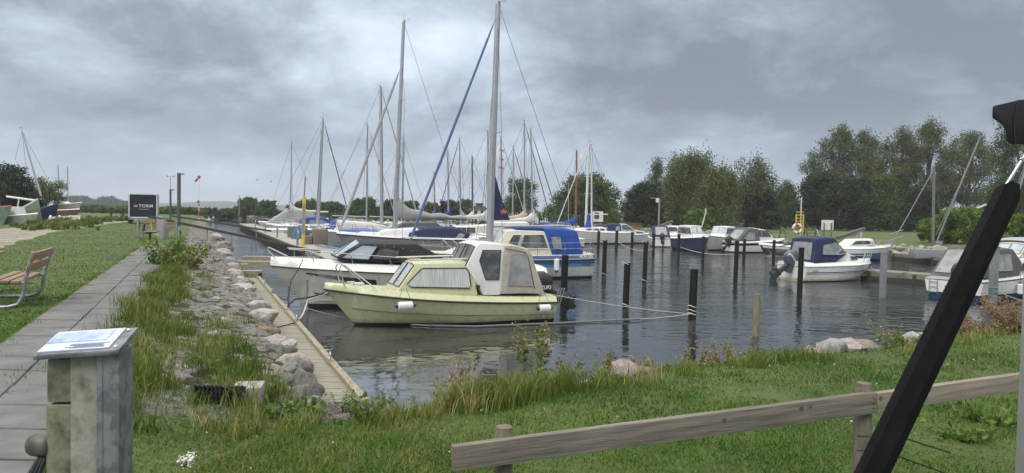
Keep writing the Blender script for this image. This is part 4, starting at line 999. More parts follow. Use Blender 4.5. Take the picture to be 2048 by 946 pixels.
    def text(s, txt, x, y, z, size, mat, name='lettering', rotx=90, parent=None, flip=None, th=.004, rz=0.0):
        cu = bpy.data.curves.new('lettering', 'FONT'); cu.body = txt; cu.size = size; cu.extrude = th; cu.align_x = 'CENTER'; cu.align_y = 'CENTER'; cu.offset = .004
        o = bpy.data.objects.new('tmp', cu); COL.objects.link(o); dg = bpy.context.evaluated_depsgraph_get()
        me = bpy.data.meshes.new_from_object(o.evaluated_get(dg)); bpy.data.objects.remove(o)
        me.materials.clear(); me.materials.append(mat); o = bpy.data.objects.new(name, me); COL.objects.link(o); o.parent = parent or s.root
        o.location = (x, y, z); o.rotation_euler = (rad(rotx), 0, rz + (0 if s.near < 0 else math.pi)); return o
class Shell:
    def __init__(s, b, prof, w, k, camber, front):
        s.b, s.prof, s.w, s.k, s.camber, s.front = b, prof, w, k, camber, front
        s.z0 = min(z for _, z in prof); s.z1 = max(z for _, z in prof)
    def half(s, x, z):
        h = s.w - s.k * (z - s.z0)
        if s.front:
            x0, x1, f = s.front; h *= lerp(f, 1, max(0, min(1, (x - x0) / (x1 - x0))))
        return h
    def pt(s, x, z, u): return Vector((x, s.half(x, z) * u, z + s.camber * (1 - u * u) * max(0, (z - s.z0) / max(.01, s.z1 - s.z0)) ** 2))
    def panel(s, name, P, nrm, mat, frame, th, fr, parent=None):
        nrm = Vector(nrm).normalized(); m = MB(); m.prism([p - nrm * .03 for p in P], nrm * (th + .034)); o = m.build(name, mat, parent or s.o if False else s.b.root)
        if frame:
            m = MB(); m.tube([p + nrm * (th + .004) for p in P], fr, 5, closed=True); m.build(name + '_frame', frame, o)
        return o
    def side(s, poly, mat=None, frame=None, name='window', th=.012, fr=.016, both=True, off=.0):
        for sg in ((s.b.near, -s.b.near) if both else (s.b.near,)):
            P = [Vector((x, (s.half(x, z) + off) * sg, z)) for x, z in poly]
            nr = (P[1] - P[0]).cross(P[2] - P[0]); nr = nr if nr.y * sg > 0 else -nr
            s.panel(name, P, nr, mat or glass, frame, th, fr)
    def face(s, i, u0, u1, v0, v1, mat=None, frame=None, name='window', th=.012, fr=.016):
        q = len(s.prof); a, b = s.prof[i], s.prof[(i + 1) % q]
        def P(u, v): return s.pt(lerp(a[0], b[0], v), lerp(a[1], b[1], v), u)
        us = [u0, lerp(u0, u1, .5), u1]
        pts = [P(u, v0) for u in us] + [P(u, v1) for u in reversed(us)]
        nr = (pts[2] - pts[0]).cross(pts[-1] - pts[0]); c = Vector((sum(p[0] for p in s.prof) / q, 0, sum(p[1] for p in s.prof) / q))
        if nr.dot(pts[0] - c) < 0: nr = -nr
        s.panel(name, pts, nr, mat or glass, frame, th, fr)
def shrink(poly, f):
    cx = sum(p[0] for p in poly) / len(poly); cz = sum(p[1] for p in poly) / len(poly)
    return [(cx + (x - cx) * f, cz + (z - cz) * f) for x, z in poly]

def outboard(b, x, z, y=0.0, tilt=0, mat=None, s=1.0, label=None, decal=None, leg=None):
    """engine on the transom at (x, y, z): cowling, swivel bracket, leg with fins, propeller"""
    mat = mat or rubber; leg = leg or mat; t = rad(tilt); c_, s_ = math.cos(t), math.sin(t)
    def P(px, py, pz): px, pz = px * s, pz * s; return Vector((x + px * c_ - pz * s_, y + py * s, z + pz * c_ + px * s_))
    def ring(cx, hx, hy, zz, e=2.6, n=14):
        out = []
        for j in range(n):
            a = 2 * math.pi * j / n; ca, sa = math.cos(a), math.sin(a)
            out.append(P(cx + hx * math.copysign(abs(ca) ** (2 / e), ca), hy * math.copysign(abs(sa) ** (2 / e), sa), zz))
        return out
    m = MB(); m.loft([ring(.24, .12, .10, -.08), ring(.26, .24, .17, -.02), ring(.28, .30, .20, .12), ring(.27, .30, .20, .30), ring(.24, .25, .17, .43), ring(.20, .13, .10, .48)])
    o = m.build('outboard_motor', mat, b.root, smooth=True, sharp=60)
    if decal:
        m = MB(); m.loft([ring(.27, .307, .207, .13), ring(.27, .307, .207, .17)], cap=False); m.build('cowling_band', decal, o)
    m = MB(); m.loft([ring(.22, .09, .06, -.06), ring(.22, .10, .055, -.35), ring(.24, .13, .05, -.62), ring(.24, .15, .03, -.80)])
    m.loft([[P(.10 + q, r * math.cos(a), -.82 + r * math.sin(a)) for a in np.linspace(0, 2 * math.pi, 11)[:-1]] for q, r in ((-.06, .01), (0, .045), (.15, .06), (.32, .055), (.42, .03))])
    m.prism([P(.12, -.008, -.85), P(.34, -.008, -.85), P(.30, -.008, -1.02), P(.2, -.008, -1.0)], P(0, .016, 0) - P(0, 0, 0))
    m.box(P(.30, 0, -.58), .34 * s, .26 * s, .02 * s, Matrix.Rotation(-t, 3, 'Y')); m.build('lower_leg', leg, o, smooth=True, sharp=45)
    m = MB(); m.box(P(.06, 0, -.08), .16 * s, .24 * s, .34 * s, Matrix.Rotation(-t * .5, 3, 'Y')); m.build('bracket', leg, o, bevel=.02)
    m = MB()
    for k in range(3):
        a = k * 2.094 + .4
        m.add([P(.42, .02 * math.cos(a), -.82 + .02 * math.sin(a)), P(.40, .12 * math.cos(a - .4), -.82 + .12 * math.sin(a - .4)), P(.44, .14 * math.cos(a), -.82 + .14 * math.sin(a)), P(.47, .11 * math.cos(a + .5), -.82 + .11 * math.sin(a + .5))], [(0, 1, 2, 3)])
    m.build('propeller', leg, o)
    return o
def bow_rail(b, t_end=.4, h=.5, r=.014, mid=False, n=4, lean=.1, name='bow_rail', dz=.1, pulpit=0.0):
    m = MB(); base = [b.hp(t, b.sheer(t)) for t in np.linspace(.02, t_end, 9)]
    def top(p, k): return (p.x - lean * (1 - k), p.y * .93, p.z + dz + h * (1 if k < .75 else 1 - (k - .75) / .25 * .9))
    up = [top(p, i / 8) for i, p in enumerate(base)]
    m.tube([(x, -y, z) for x, y, z in reversed(up)] + [(up[0][0] - .12 - pulpit, 0, up[0][2])] + up, r, 6)
    for i in (0, 3, 6):
        p = base[i]
        for sg in (1, -1): m.tube([(p.x + .05, p.y * .9 * sg, p.z + dz - .02), (up[i][0], up[i][1] * sg, up[i][2])], r * .9, 5)
    if mid:
        lo = [(x, y, z - h * .5) for x, y, z in up[:7]]
        m.tube([(x, -y, z) for x, y, z in reversed(lo)] + lo, r * .6, 5)
    return m.build(name, steel, b.root, smooth=True)
def rig(b, xm, top, zdeck=1.2, r=.06, mast=None, rake=0.0, boom=None, cover=None, furl=None, furl_r=.05, frac=1.0, bow=None, stern=None, spread=(.55,), zboom=None, boom_mat=None, wires=True, vane=True, cs=1.0):
    """mast with spreaders, boom, sail cover, furled foresail and wires; top is a height above water"""
    mast = mast or alu; H = top; xt = xm + rake
    m = MB(); m.tube([(xm, 0, zdeck - .3), (lerp(xm, xt, .5), 0, (zdeck + H) / 2), (xt, 0, H)], r, 9, r1=r * .66)
    mo = m.build('mast', mast, b.root, smooth=True)
    def on(f): return Vector((lerp(xm, xt, f), 0, lerp(zdeck, H, f)))
    bx = bow if bow is not None else .1; sx = stern if stern is not None else b.L - .1; zb = b.sheer(0) + .08; zst = b.sheer(1) + .1
    hb = b.half(.5) * .95
    m = MB()
    for f in spread:
        c = on(f)
        for sg in (1, -1): m.tube([c, c + Vector((.08, hb * .62 * sg, .04))], .018, 5)
    if spread: m.build('spreader', mast, mo, smooth=True)
    if vane:
        m = MB(); c = on(1); m.tube([c, c + Vector((0, 0, .5))], .008, 4); m.tube([c + Vector((-.05, .0, .12)), c + Vector((.38, 0, .17))], .009, 4); m.tube([c + Vector((.36, -.1, .24)), c + Vector((.36, .12, .24))], .012, 4)
        m.lathe([(.03, 0), (.045, .05), (.03, .12)], c + Vector((.06, 0, 0)), 6); m.build('mast_head', wire, mo)
    if wires:
        m = MB(); wr = .008 + .00009 * b.o.y
        ft = on(frac)
        m.tube([on(1), (sx, 0, zst)], wr, 4); m.tube([ft, (bx, 0, zb)], wr, 4)
        for sg in (1, -1):
            pth = [on(min(1, frac))]
            for f in sorted(spread, reverse=True): c = on(f); pth.append(c + Vector((.08, hb * .62 * sg, .04)))
            m.tube(pth + [(xm + .15, hb * sg, b.sheer(.5))], wr, 4)
            if spread: m.tube([on(spread[0]), (xm - .35, hb * sg * .95, b.sheer(.45))], wr * .8, 4)
        m.build('rigging', wire, b.root)
    if furl:
        a, c = on(frac), Vector((bx, 0, zb)); d = (c - a); m = MB()
        m.tube([a + d * .05, a + d * .12, a + d * .5, a + d * .93, a + d * .97], lambda t: furl_r * (.35 + .65 * min(1, t * 3)) * (.4 if t > .95 else 1), 7)
        m.build('furled_sail', furl, b.root, smooth=True)
    if boom:
        zb_ = zboom if zboom is not None else zdeck + .9; d = boom
        m = MB(); m.tube([(xm + .05 * (1 if d > 0 else -1), 0, zb_), (xm + d, 0, zb_ + .06)], .055, 7); m.build('boom', boom_mat or mast, b.root, smooth=True)
        if cover:
            m = MB(); sg = 1 if d > 0 else -1
            rr = []
            for i in range(15):
                t = i / 14; cx = xm + d * (t * 1.02) - sg * .12; hh = cs * (.95 * math.exp(-t * 9) + .30 * (1 - t) + .12 * (.6 + .4 * math.sin(t * 22))); wd = .12 + .10 * (1 - t) ** 2 if t > 0 else .12
                rr.append([Vector((cx, wd * math.cos(a) * (1.0 if math.sin(a) < 0 else .55 + .45 * (1 - math.sin(a))), zb_ - .12 + (hh + .12) * (.5 + .5 * math.sin(a)))) for a in np.linspace(0, 2 * math.pi, 11)[:-1]])
            m.loft(rr); m.build('sail_cover', cover, b.root, smooth=True, sharp=70)
    return mo
def fender(label, p, horizontal=None, r=.09, l=.5, hang=None, group='white fenders hung on the boats'):
    """a white fender with dark ends; horizontal = direction it lies in; hang = list of points its lines go to"""
    ax = Vector(horizontal).normalized() if horizontal is not None else Vector((0, 0, 1)); p = Vector(p)
    o = T('fender', label, 'fender', p, 0, group); q = ax * (l / 2)
    m = MB(); m.lathe([(r * .6, -l * .42), (r, -l * .34), (r, l * .34), (r * .6, l * .42)], (0, 0, 0), 12, ax); m.build('fender_body', fender_w, o, smooth=True)
    for sg in (1, -1):
        m = MB(); m.lathe([(r * .7, l * .40), (r * .55, l * .48), (r * .2, l * .54), (r * .15, l * .6)], (0, 0, 0), 10, ax * sg); m.build('end_cap', navyhull, o, smooth=True)
    if hang:
        m = MB()
        for a, c in hang: m.tube([Vector(a) - p, Vector(c) - p], .007, 4)
        m.build('lanyard', rope_b, o)
    return o
def rope(label, pts, r=.014, mat=None, name='mooring_line', sag=.0, group='mooring lines', cat='rope', n=10):
    m = MB(); out = []
    for i in range(len(pts) - 1):
        a, c = Vector(pts[i]), Vector(pts[i + 1])
        for k in range(n):
            t = k / n; q = a.lerp(c, t); q.z -= sag * 4 * t * (1 - t) * (c - a).length; out.append(q)
    out.append(Vector(pts[-1])); m.tube(out, r, 5); return solo(name, label, cat, m, mat or rope_w, out[0], group, smooth=True)
# ================================================================== the near row
TH = rad(23.5)
# ---- pale yellow cabin boat
b = Boat('cabin_boat', 'pale yellow cabin boat with white wheelhouse and beige canvas, nearest in the harbour', 'boat', W(648, 577, .97), TH, 6.6, 1.14)
yb = b
b.L = b.tr(1113, 603, 1.0)[0]
b.setup(.95, b.tr(1110, 605, 1.05)[1], rake=.17, tw=.92, full=.5, zk=-.30, fine=.8, fat=.2)
b.hull([('a', -.3, 1), ('a', .02, 1), ('a', .07, 0), ('f', .5, 0), ('f', .75, 0), ('d', .05, 0), ('d', 0, 0)], [yellow, antifoul])
b.deck(yellow, .15, .9, .04); b.rail_strip(rubber, .028)
M('dark_yellow_strake', (.20, .20, .12)); b.stripe(MATS['dark_yellow_strake'], .06, 1.0, lambda t: b.sheer(t) * (.50 - .14 * t), lambda t: b.sheer(t) * (.50 - .14 * t) + .018, 'strake', .016)  # thin raised strake strip, a darker yellow than the hull
yw = .88
prof = b.poly([(797, 586), (839, 529), (950, 526), (956, 592)], yw)
cab = b.shell('cabin', prof, yw + .02, yellow, .22, .05, (prof[0][0], prof[0][0] + 1.7, .80), .05)
curtain = M('curtain_glass', (.52, .55, .52), (.34, .37, .36), 5, .12, stretch=(9, 1, .25), spec=.8, contrast=(.4, .6), coat=.6)
cab.side(b.poly([(817, 569), (846, 539), (851, 538), (933, 537), (939, 544), (941, 570), (937, 576), (824, 575)], yw - .06), curtain, rubber)
cab.face(0, .07, .88, .16, .92, curtain, rubber, fr=.014); cab.face(0, -.88, -.07, .16, .92, curtain, rubber, fr=.014)
ww = .84
prof = b.poly([(966, 590), (934, 534), (957, 490), (967, 486.5), (1013, 490), (1000, 590)], ww)
wh = b.shell('wheelhouse', prof, ww + .03, white, .10, .05, None, .03)
wh.side(b.poly([(967, 501), (1003, 501), (997, 559), (971, 559), (960, 521)], ww - .03), glass, rubber)
tanglass = M('tan_tinted_glass', (.20, .19, .165), (.11, .11, .10), 1.6, .06, spec=.8, contrast=(.4, .6)); wh.face(1, .05, .93, .04, .9, tanglass, rubber, fr=.012); wh.face(1, -.93, -.05, .04, .9, tanglass, rubber, fr=.012)
m = MB()
for u in (.35, -.55):
    p0 = wh.pt(lerp(prof[1][0], prof[2][0], .12), lerp(prof[1][1], prof[2][1], .12), u) + Vector((-.05, 0, .02)); p1 = wh.pt(lerp(prof[1][0], prof[2][0], .85), lerp(prof[1][1], prof[2][1], .85), u + .16) + Vector((-.05, 0, .02))
    m.beam(p0, p1, .012, .012); m.beam(p0.lerp(p1, .45), p1, .03, .016)
m.build('wiper', rubber, b.root)
prof = b.poly([(999, 588), (1010, 491), (1030, 491), (1058, 497.5), (1066, 510), (1090, 588)], ww)
cv = b.shell('canopy', prof, ww + .045, canvas_beige, .07, .06, None, .05)
cv.side(b.poly([(1023, 509), (1054, 509), (1064, 571), (1014, 570)], ww), vinyl, canvas_beige, 'canopy_window', fr=.012)
cv.face(4, -.7, .7, .25, .85, vinyl, canvas_beige, 'canopy_window', fr=.012)
m = MB(); pl = b.poly([(1012, 497), (1052, 505), (1056, 511), (1068, 577)], ww)
m.tube([Vector((x, cv.half(x, z) * b.near * 1.012, z)) for x, z in pl], .009, 5); m.build('canopy_seam', rubber, b.root)
x0, z0 = b.tr(957, 574, yw + .02); m = MB(); m.box((x0, (yw - .02) * b.near, z0), .10, .05, .10); m.build('vent', rubber, b.root, bevel=.01)
# pulpit and roof rails
P1 = [b.tr(*q, .55) for q in ((692, 574), (683, 540), (686, 533), (693, 532), (747, 575))]
P2 = [(x, z) for x, z in P1]
hw = [.34, .30, .28, .30, .72]
for sg in (1, -1): b.tubes('pulpit', [[(x, h * sg, z) for (x, z), h in zip(P1, hw)]], .017, steel)
b.tubes('roof_rail', [[(*b.tr(815, 523, .6)[:1], sg * .62, b.tr(815, 523, .6)[1] + .03), (b.tr(935, 520, .6)[0], sg * .62, b.tr(935, 520, .6)[1] + .04)] for sg in (1, -1)], .022, cream)
m = MB()
for t, w_ in ((.10, .2), (.13, .12)):
    for sg in (1, -1): p = Vector((b.L * t + .1, w_ * sg, b.sheer(t) + .22)); m.tube([p - Vector((.1, 0, 0)), p + Vector((.1, 0, 0))], .02, 6); m.tube([p - Vector((0, 0, .1)), p], .02, 6)
m.build('cleat', steel, b.root, smooth=True)
mo = outboard(b, b.L + .02, b.zs + .05, .0, 58, rubber, 1.15)
b.text('SUZUKI', b.L - .05, -.245, b.zs + .33, .15, plaswhite, 'motor_lettering', parent=mo)
m = MB()
for k in range(3):
    m.beam((b.L + .18 + .09 * k, -.34, b.zs - .45 + .02 * k), (b.L + .42 + .09 * k, -.34, b.zs + .32), .02, .03)
for k in range(4): q = k / 3; m.beam((b.L + .18 + .24 * q, -.34, b.zs - .40 + .68 * q), (b.L + .38 + .24 * q, -.34, b.zs - .38 + .68 * q), .02, .025)
m.build('boarding_ladder', galv, b.root)
# ---- white cruiser behind it
b = Boat('motor_cruiser', 'white sport cruiser with black folding top and black hull slot, behind the yellow cabin boat', 'boat', W(540, 529, 1.32), rad(22), 8.6, 1.38)
wc = b
b.setup(1.28, 1.0, rake=.17, tw=.93, full=.5, zk=-.4, fine=.8, fat=.2)
b.hull([('a', -.3, 1), ('a', .03, 1), ('a', .12, 0), ('f', .5, 0), ('f', .8, 0), ('d', .04, 0), ('d', 0, 0)], [offwhite, antifoul])
b.deck(white, .20, .84, .08); b.rail_strip(rubber, .02)
slot = M('black_hull_window', (.01, .01, .012), None, 3, .12)
b.stripe(slot, .105, .34, lambda t: b.sheer(t) * lerp(.87, .62, (t - .105) / .235), lambda t: b.sheer(t) * (.90 - .10 * (t - .105) / .235), 'hull_window', .01)
b.stripe(rubber, .09, .35, lambda t: b.sheer(t) * (.36 - .45 * (t - .09)), lambda t: b.sheer(t) * (.36 - .45 * (t - .09)) + .03, 'stripe', .012)
b.stripe(offwhite, .07, .98, lambda t: .22, lambda t: .25, 'spray_rail', .03)
wy = 1.02
prof = b.poly([(676, 517), (724, 488), (836, 489), (886, 514), (888, 527), (690, 525)], wy)
top = b.shell('canopy', prof, wy + .04, canvas_black, .22, .10, (prof[0][0], prof[0][0] + 2.2, .74), .04)
top.face(0, .03, .97, .03, .98, glass_pale, rubber, 'windscreen'); top.face(0, -.97, -.03, .03, .98, glass_pale, rubber, 'windscreen')
top.side(b.poly([(684, 517), (726, 491), (757, 493), (738, 520)], wy - .05), glass_pale, rubber, 'windscreen')
top.side(b.poly([(745, 518), (761, 499), (772, 496.5), (798, 502), (796, 516), (776, 519)], wy - .05), glass, rubber, 'window')
m = MB()
for t in np.linspace(.1, .9, 7):
    q0, q1 = b.tr(740, 490.5, wy), b.tr(872, 517, wy); x, z = lerp(q0[0], q1[0], t), lerp(q0[1], q1[1], t) + .10 * math.sin(t * 3.1)
    m.lathe([(.016, -.004), (.016, .012)], (x, top.half(x, z) * b.near * 1.005, z), 6, (0, b.near, 0))
m.build('snap', steel, b.root)
R1 = [b.tr(*q, .8) for q in ((553, 519), (537, 502), (541, 497.5), (580, 516))]
for sg in (1, -1): b.tubes('pulpit', [[(x, h * sg, z) for (x, z), h in zip(R1, (.22, .16, .2, .5))]], .018, steel)
for sg in (1, -1): b.tubes('side_rail', [[(b.L * t, b.half(t) * .9 * sg, b.sheer(t) + .56 - .2 * t) for t in (.06, .15, .3, .5)]] + [[(b.L * t, b.half(t) * .86 * sg, b.sheer(t) + .22), (b.L * t - .1, b.half(t) * .9 * sg, b.sheer(t) + .55 - .2 * t)] for t in (.14, .27, .4)], .013, steel)
# ---- big motor sailer with bright blue cockpit tent
b = Boat('motor_sailer', 'white and blue banded motor sailer with bright blue cockpit tent and the tallest mast', 'sailing boat', A(803, 508, 31.0), rad(21), 8.6, 1.45)
ms = b; b.L = b.tr(1187, 517, .9)[0]
b.setup(1.02, b.tr(1180, 519, 1.2)[1], rake=.15, tw=.74, full=.55, zk=-.5, fine=.7, fat=.30, sag=.05)
b.hull([('a', -.5, 3), ('a', .03, 3), ('a', .10, 0), ('f', .50, 0), ('f', .62, 1), ('f', .78, 2), ('f', .92, 4), ('d', 0, 4)], [offwhite, lightblue, midblue, antifoul_blue, midblue])
b.deck(cream, .24, .93, .05); b.rail_strip(rubber, .035)
m = MB()
for sg in (1, -1):
    rr = []
    for i in range(22):
        t = lerp(.02, 1, i / 21); h = b.half(t); hi = h * .93 - .02; z = b.sheer(t)
        def q(f, o): return Vector((b.L * t + .02 * f, (lerp(h, hi, f) + o) * sg, z + .24 * f))
        rr.append([q(.25, .012), q(.88, .012), q(.88, -.02), q(.25, -.02)])
    m.loft(rr)
m.build('stripe', M('navy_blue_stripe', (.035, .085, .22), None, 2, .35), b.root)
b.text('MON 830', b.L * .945, (b.half(.945) * .957 + .022) * b.near, b.sheer(.94) + .135, .18, plaswhite, 'lettering', 82, rz=math.atan((b.half(.90) - b.half(.99)) / (.09 * b.L)))
wy = 1.05
prof = b.poly([(985, 505), (1000, 486), (1018, 463), (1036, 461), (1091, 463), (1106, 500), (1106, 512)], wy)
cab = b.shell('cabin', prof, wy + .05, cream, .16, .06, (prof[0][0], prof[0][0] + 1.5, .8), .04)
cab.side(b.poly([(1040, 497), (1049, 470), (1088, 469.5), (1096, 497)], wy - .04), glass, plaswhite)
cab.side(b.poly([(1014, 493), (1028, 470), (1044, 470), (1035, 496)], wy - .04), glass, plaswhite)
cab.face(1, .05, .9, .1, .92, glass_pale, plaswhite); cab.face(1, -.9, -.05, .1, .92, glass_pale, plaswhite)
prof2 = b.poly([(898, 508), (930, 498), (1000, 489), (1004, 512), (898, 516)], .9)
b.shell('coachroof', prof2, .95, cream, .2, .06, (prof2[0][0], prof2[0][0] + 1.5, .6), .05)
prof = b.poly([(1104, 512), (1090, 458), (1108, 457), (1150, 460.5), (1156, 464), (1167, 508)], wy)
tent = b.shell('canopy', prof, wy + .07, canvas_blue, .12, .09, None, .05)
tent.side(b.poly([(1101, 473), (1122, 473), (1124, 499), (1106, 497)], wy), vinyl, canvas_blue, 'canopy_window')
m = MB(); p_ = b.poly([(1028, 460.5), (1092, 461)], .5); zt = p_[0][1] + .09; m.box(((p_[0][0] + p_[1][0]) / 2, 0, zt), p_[1][0] - p_[0][0], 1.5, .09); m.build('roof_cover', canvas_blue, b.root, bevel=.03)
mx, mz = b.tr(979, 478, 0); tx, tz = b.tr(996.5, 8, 0)
mo = rig(b, mx, tz, zdeck=1.55, r=.18, rake=tx - mx, furl=M('blue_furled_sail', (.07, .115, .26), (.09, .14, .29), 3, .8), furl_r=.062, frac=.965, spread=(.46,), bow=.15, boom=b.tr(1141, 454, 0)[0] - mx, zboom=b.tr(993, 453, 0)[1])
sx, sz = b.tr(991, 352, 0); ex, ez = b.tr(1020, 440, 0); fx, fz = b.tr(986, 441, 0)
m = MB(); m.prism([(sx, -.02, sz), (lerp(sx, ex, .45), -.03, lerp(sz, ez, .55)), (ex, -.03, ez), (fx, -.05, fz)], (0, .06, 0)); sc_ = m.build('mainsail_cover', canvas_navy, b.root, bevel=.02)
cx, cz = b.tr(1007, 423, .03); m = MB()
pts = [(-.16, .10), (-.13, -.06), (.13, -.06), (.16, .10), (.08, .01), (0, .14), (-.08, .01)]
m.prism([(cx + x, b.near * .05, cz + z) for x, z in pts], (0, b.near * .01, 0)); m.box((cx, b.near * .055, cz - .1), .24, .01, .035); m.build('crown_emblem', M('salmon_emblem', (.5, .16, .10)), sc_)
# railings round the deck, pulpit, stern rail
bow_rail(b, .3, .62, .018, True, dz=.22)
ps = [(b.L * t, b.half(t) * .92, b.sheer(t) + .24) for t in (.35, .5, .66, .82, .985)]
for sg in (1, -1):
    b.tubes('lifeline', [[(x, y * sg, z + .55) for x, y, z in ps], [(x, y * sg, z + .28) for x, y, z in ps]], .008, steel)
    for x, y, z in ps: b.tubes('stanchion', [[(x, y * sg, z - .04), (x, y * sg, z + .56)]], .014, steel)
b.tubes('stern_arm', [[(b.L - .35, -.8, b.zs + .25), (b.L - .05, -.85, b.zs + .95)], [(b.L - .35, .8, b.zs + .25), (b.L - .05, .85, b.zs + .95)], [(b.L - .05, -.85, b.zs + .95), (b.L - .05, .85, b.zs + .95)]], .02, steel)
m = MB(); p = b.hp(.95, b.sheer(.95) * .80, .0); m.box((p.x, (p.y + .005) * b.near, p.z), .42, .03, .17); m.build('hull_port', glass, b.root, bevel=.01)
m = MB(); m.box((b.L + .12, .1, .25), .05, .3, .75); m.build('rudder', antifoul_blue, b.root, bevel=.015)
# fenders
d_ = yb.X
for px, py, lab, l in ((810, 611, 'white fender with dark ends hanging level on the middle of the yellow hull', .48), (1088, 616, 'white fender hanging level near the stern of the yellow hull', .43)):
    x, z = yb.tr(px, py, 1.2); p = yb.world((x, -1.24, z)); up = [yb.world((x + e, -1.08, z + .42)) for e in (-.05, .05)]
    fender(lab, p, d_, .105, l, [(p - d_ * .2, up[0]), (p + d_ * .2, up[1])])
x, z = ms.tr(1112, 529, 1.55); p = ms.world((x, -1.62, z)); fender('white upright fender hanging on the blue banded motor sailer', p, None, .12, .68, [(p + Vector((0, 0, .3)), p + Vector((-.05, .25, 1.1)))])
# mooring lines of the near row
ring = [QP(2.13, y, .62) for y in (11.3, 15.2, 16.9, 20.3, 22.6)]
yb_bow = yb.world((.25, 0, .98))
rope('thick white and black rope from the yellow bow to the nearer dock ring', [yb_bow, W(615, 600, .72), ring[1]], .02, rope_w, sag=.06)
rope('dark rope from the yellow bow to the farther dock ring', [yb_bow + Vector((0, .15, 0)), W(590, 598, .8), ring[2] + Vector((0, 0, .05))], .02, rope_b, sag=.05)
rope('thin white line running low along the water beside the yellow hull', [W(612, 616, .55), W(700, 637, .1), W(860, 651, .03)], .014, rope_w, sag=.01)
m = MB(); pts = [W(858, 651, .03), W(950, 653, .03), W(1120, 646, .03), W(1280, 638, .05)]; m.tube(pts, .03, 7)
solo('floating_hose', 'grey sheathed line floating along the near side of the yellow boat', 'hose', m, M('grey_hose', (.13, .14, .145), (.12, .13, .13), 3, .6), pts[0], smooth=True)
rope('thin white line from the floating grey hose to the thickest black post', [W(1280, 638, .05), W(1380, 628, .12)], .012, rope_w, sag=.01)
rope('thin line from the yellow stern cleat out to the thickest black post', [yb.world((yb.L - .1, -.5, yb.zs + .2)), W(1386, 628, .25)], .010, rope_w, sag=.015)
rope('dark line from the white cruiser bow down to the dock', [wc.world((.9, -.55, 1.5)), W(582, 560, 1.0), W(575, 600, .5), ring[3]], .016, rope_b, sag=.04)
rope('short dark line lying across the dock boards', [QP(1.3, 14.3, .52), QP(1.7, 14.7, .525), ring[1] - Vector((0, 0, .08))], .014, rope_b)
rope('blue line just above the water under the white cruiser bow', [W(585, 587, .25), W(660, 597, .1)], .02, rope_blue, sag=.03)
m = MB(); c = QP(1.5, 21.2, .53)
for k in range(4): m.tube([c + Vector((.12 * (1 + k * .3) * math.cos(a), .14 * (1 + k * .3) * math.sin(a), .012 * k)) for a in np.linspace(0, 6.28, 15)[:-1]], .02, 5, closed=True)
solo('rope_coil', 'dark rope coiled flat on the far end of the dock', 'rope', m, rope_b, c, smooth=True)
# ================================================================== generic builders for the boats farther off
HULLROWS = [('a', -.35, 1), ('a', .03, 1), ('a', .10, 0), ('f', .45, 0), ('f', .72, 2), ('d', .06, 0), ('d', 0, 0)]
def sailboat(label, mast_px, top_px, D, L=8.5, bowright=False, hullm=None, stripe=None, coverm=None, furl=None, ang=None, boom=True, mastm=None, zb=1.25, frac=1.0, rake=None, spread=(.55,), r=.085, hood=None, cabm=None, group='sailing boats along the pier', furl_r=.05, name='sailing_boat', boomlen=None, zboom=None):
    ang = TH if ang is None else ang
    base = A(mast_px, 440, D); X = Vector((math.cos(ang), math.sin(ang), 0)) * (-1 if bowright else 1)
    bow = base - X * (.40 * L)
    b = Boat(name, label, 'sailing boat', bow, ang, L, L * .155, group, bowright)
    b.setup(zb, zb * .78, rake=.17, tw=.66, full=.56, zk=-.45, fine=.75, fat=.34, sag=.06)
    b.hull(HULLROWS, [hullm or white, antifoul, stripe or hullm or white]); b.deck(white, .10, .94, .06); b.rail_strip(rubber if hullm is greyhull else steel, .022)
    z = b.sheer(.5) + .08
    cw = b.B * .72
    cr = b.shell('coachroof', [(L * .24, z), (L * .32, z + .30), (L * .60, z + .42), (L * .62, z)], cw, cabm or white, .25, .06, (L * .24, L * .45, .55), .04)
    for x0, x1 in ((.36, .42), (.45, .51), (.53, .585)): cr.side([(L * x0, z + .13), (L * x0, z + .26), (L * x1, z + .28), (L * x1, z + .13)], glass, None, 'window')
    if hood:
        h = b.shell('canopy', [(L * .58, z + .38), (L * .64, z + .98), (L * .80, z + .95), (L * .90, z + .15), (L * .60, z)], cw * 1.02, hood, .22, .12, None, .06)
        h.side([(L * .66, z + .35), (L * .665, z + .78), (L * .74, z + .8), (L * .76, z + .35)], vinyl, None, 'canopy_window')
    bow_rail(b, .2, .6, .016, True, dz=.08)
    b.tubes('stern_rail', [[(L * .86, b.half(.86) * .9 * sg, b.sheer(.9) + .6) for sg in (1,)] + [(L * .99, b.half(1) * .8, b.sheer(1) + .62), (L * .99, -b.half(1) * .8, b.sheer(1) + .62), (L * .86, -b.half(.86) * .9, b.sheer(.9) + .6)]] + [[(L * .99, b.half(1) * .8 * sg, b.sheer(1)), (L * .99, b.half(1) * .8 * sg, b.sheer(1) + .62)] for sg in (1, -1)], .016, steel)
    t_ = A(top_px[0], top_px[1], D); rk = rake if rake is not None else (t_ - base).dot(X)
    rig(b, L * .40, t_.z, z + .3, r * 1.4, mastm, rk, (boomlen or L * .42) if boom else None, coverm, furl, furl_r, frac, spread=spread, zboom=zboom)
    return b
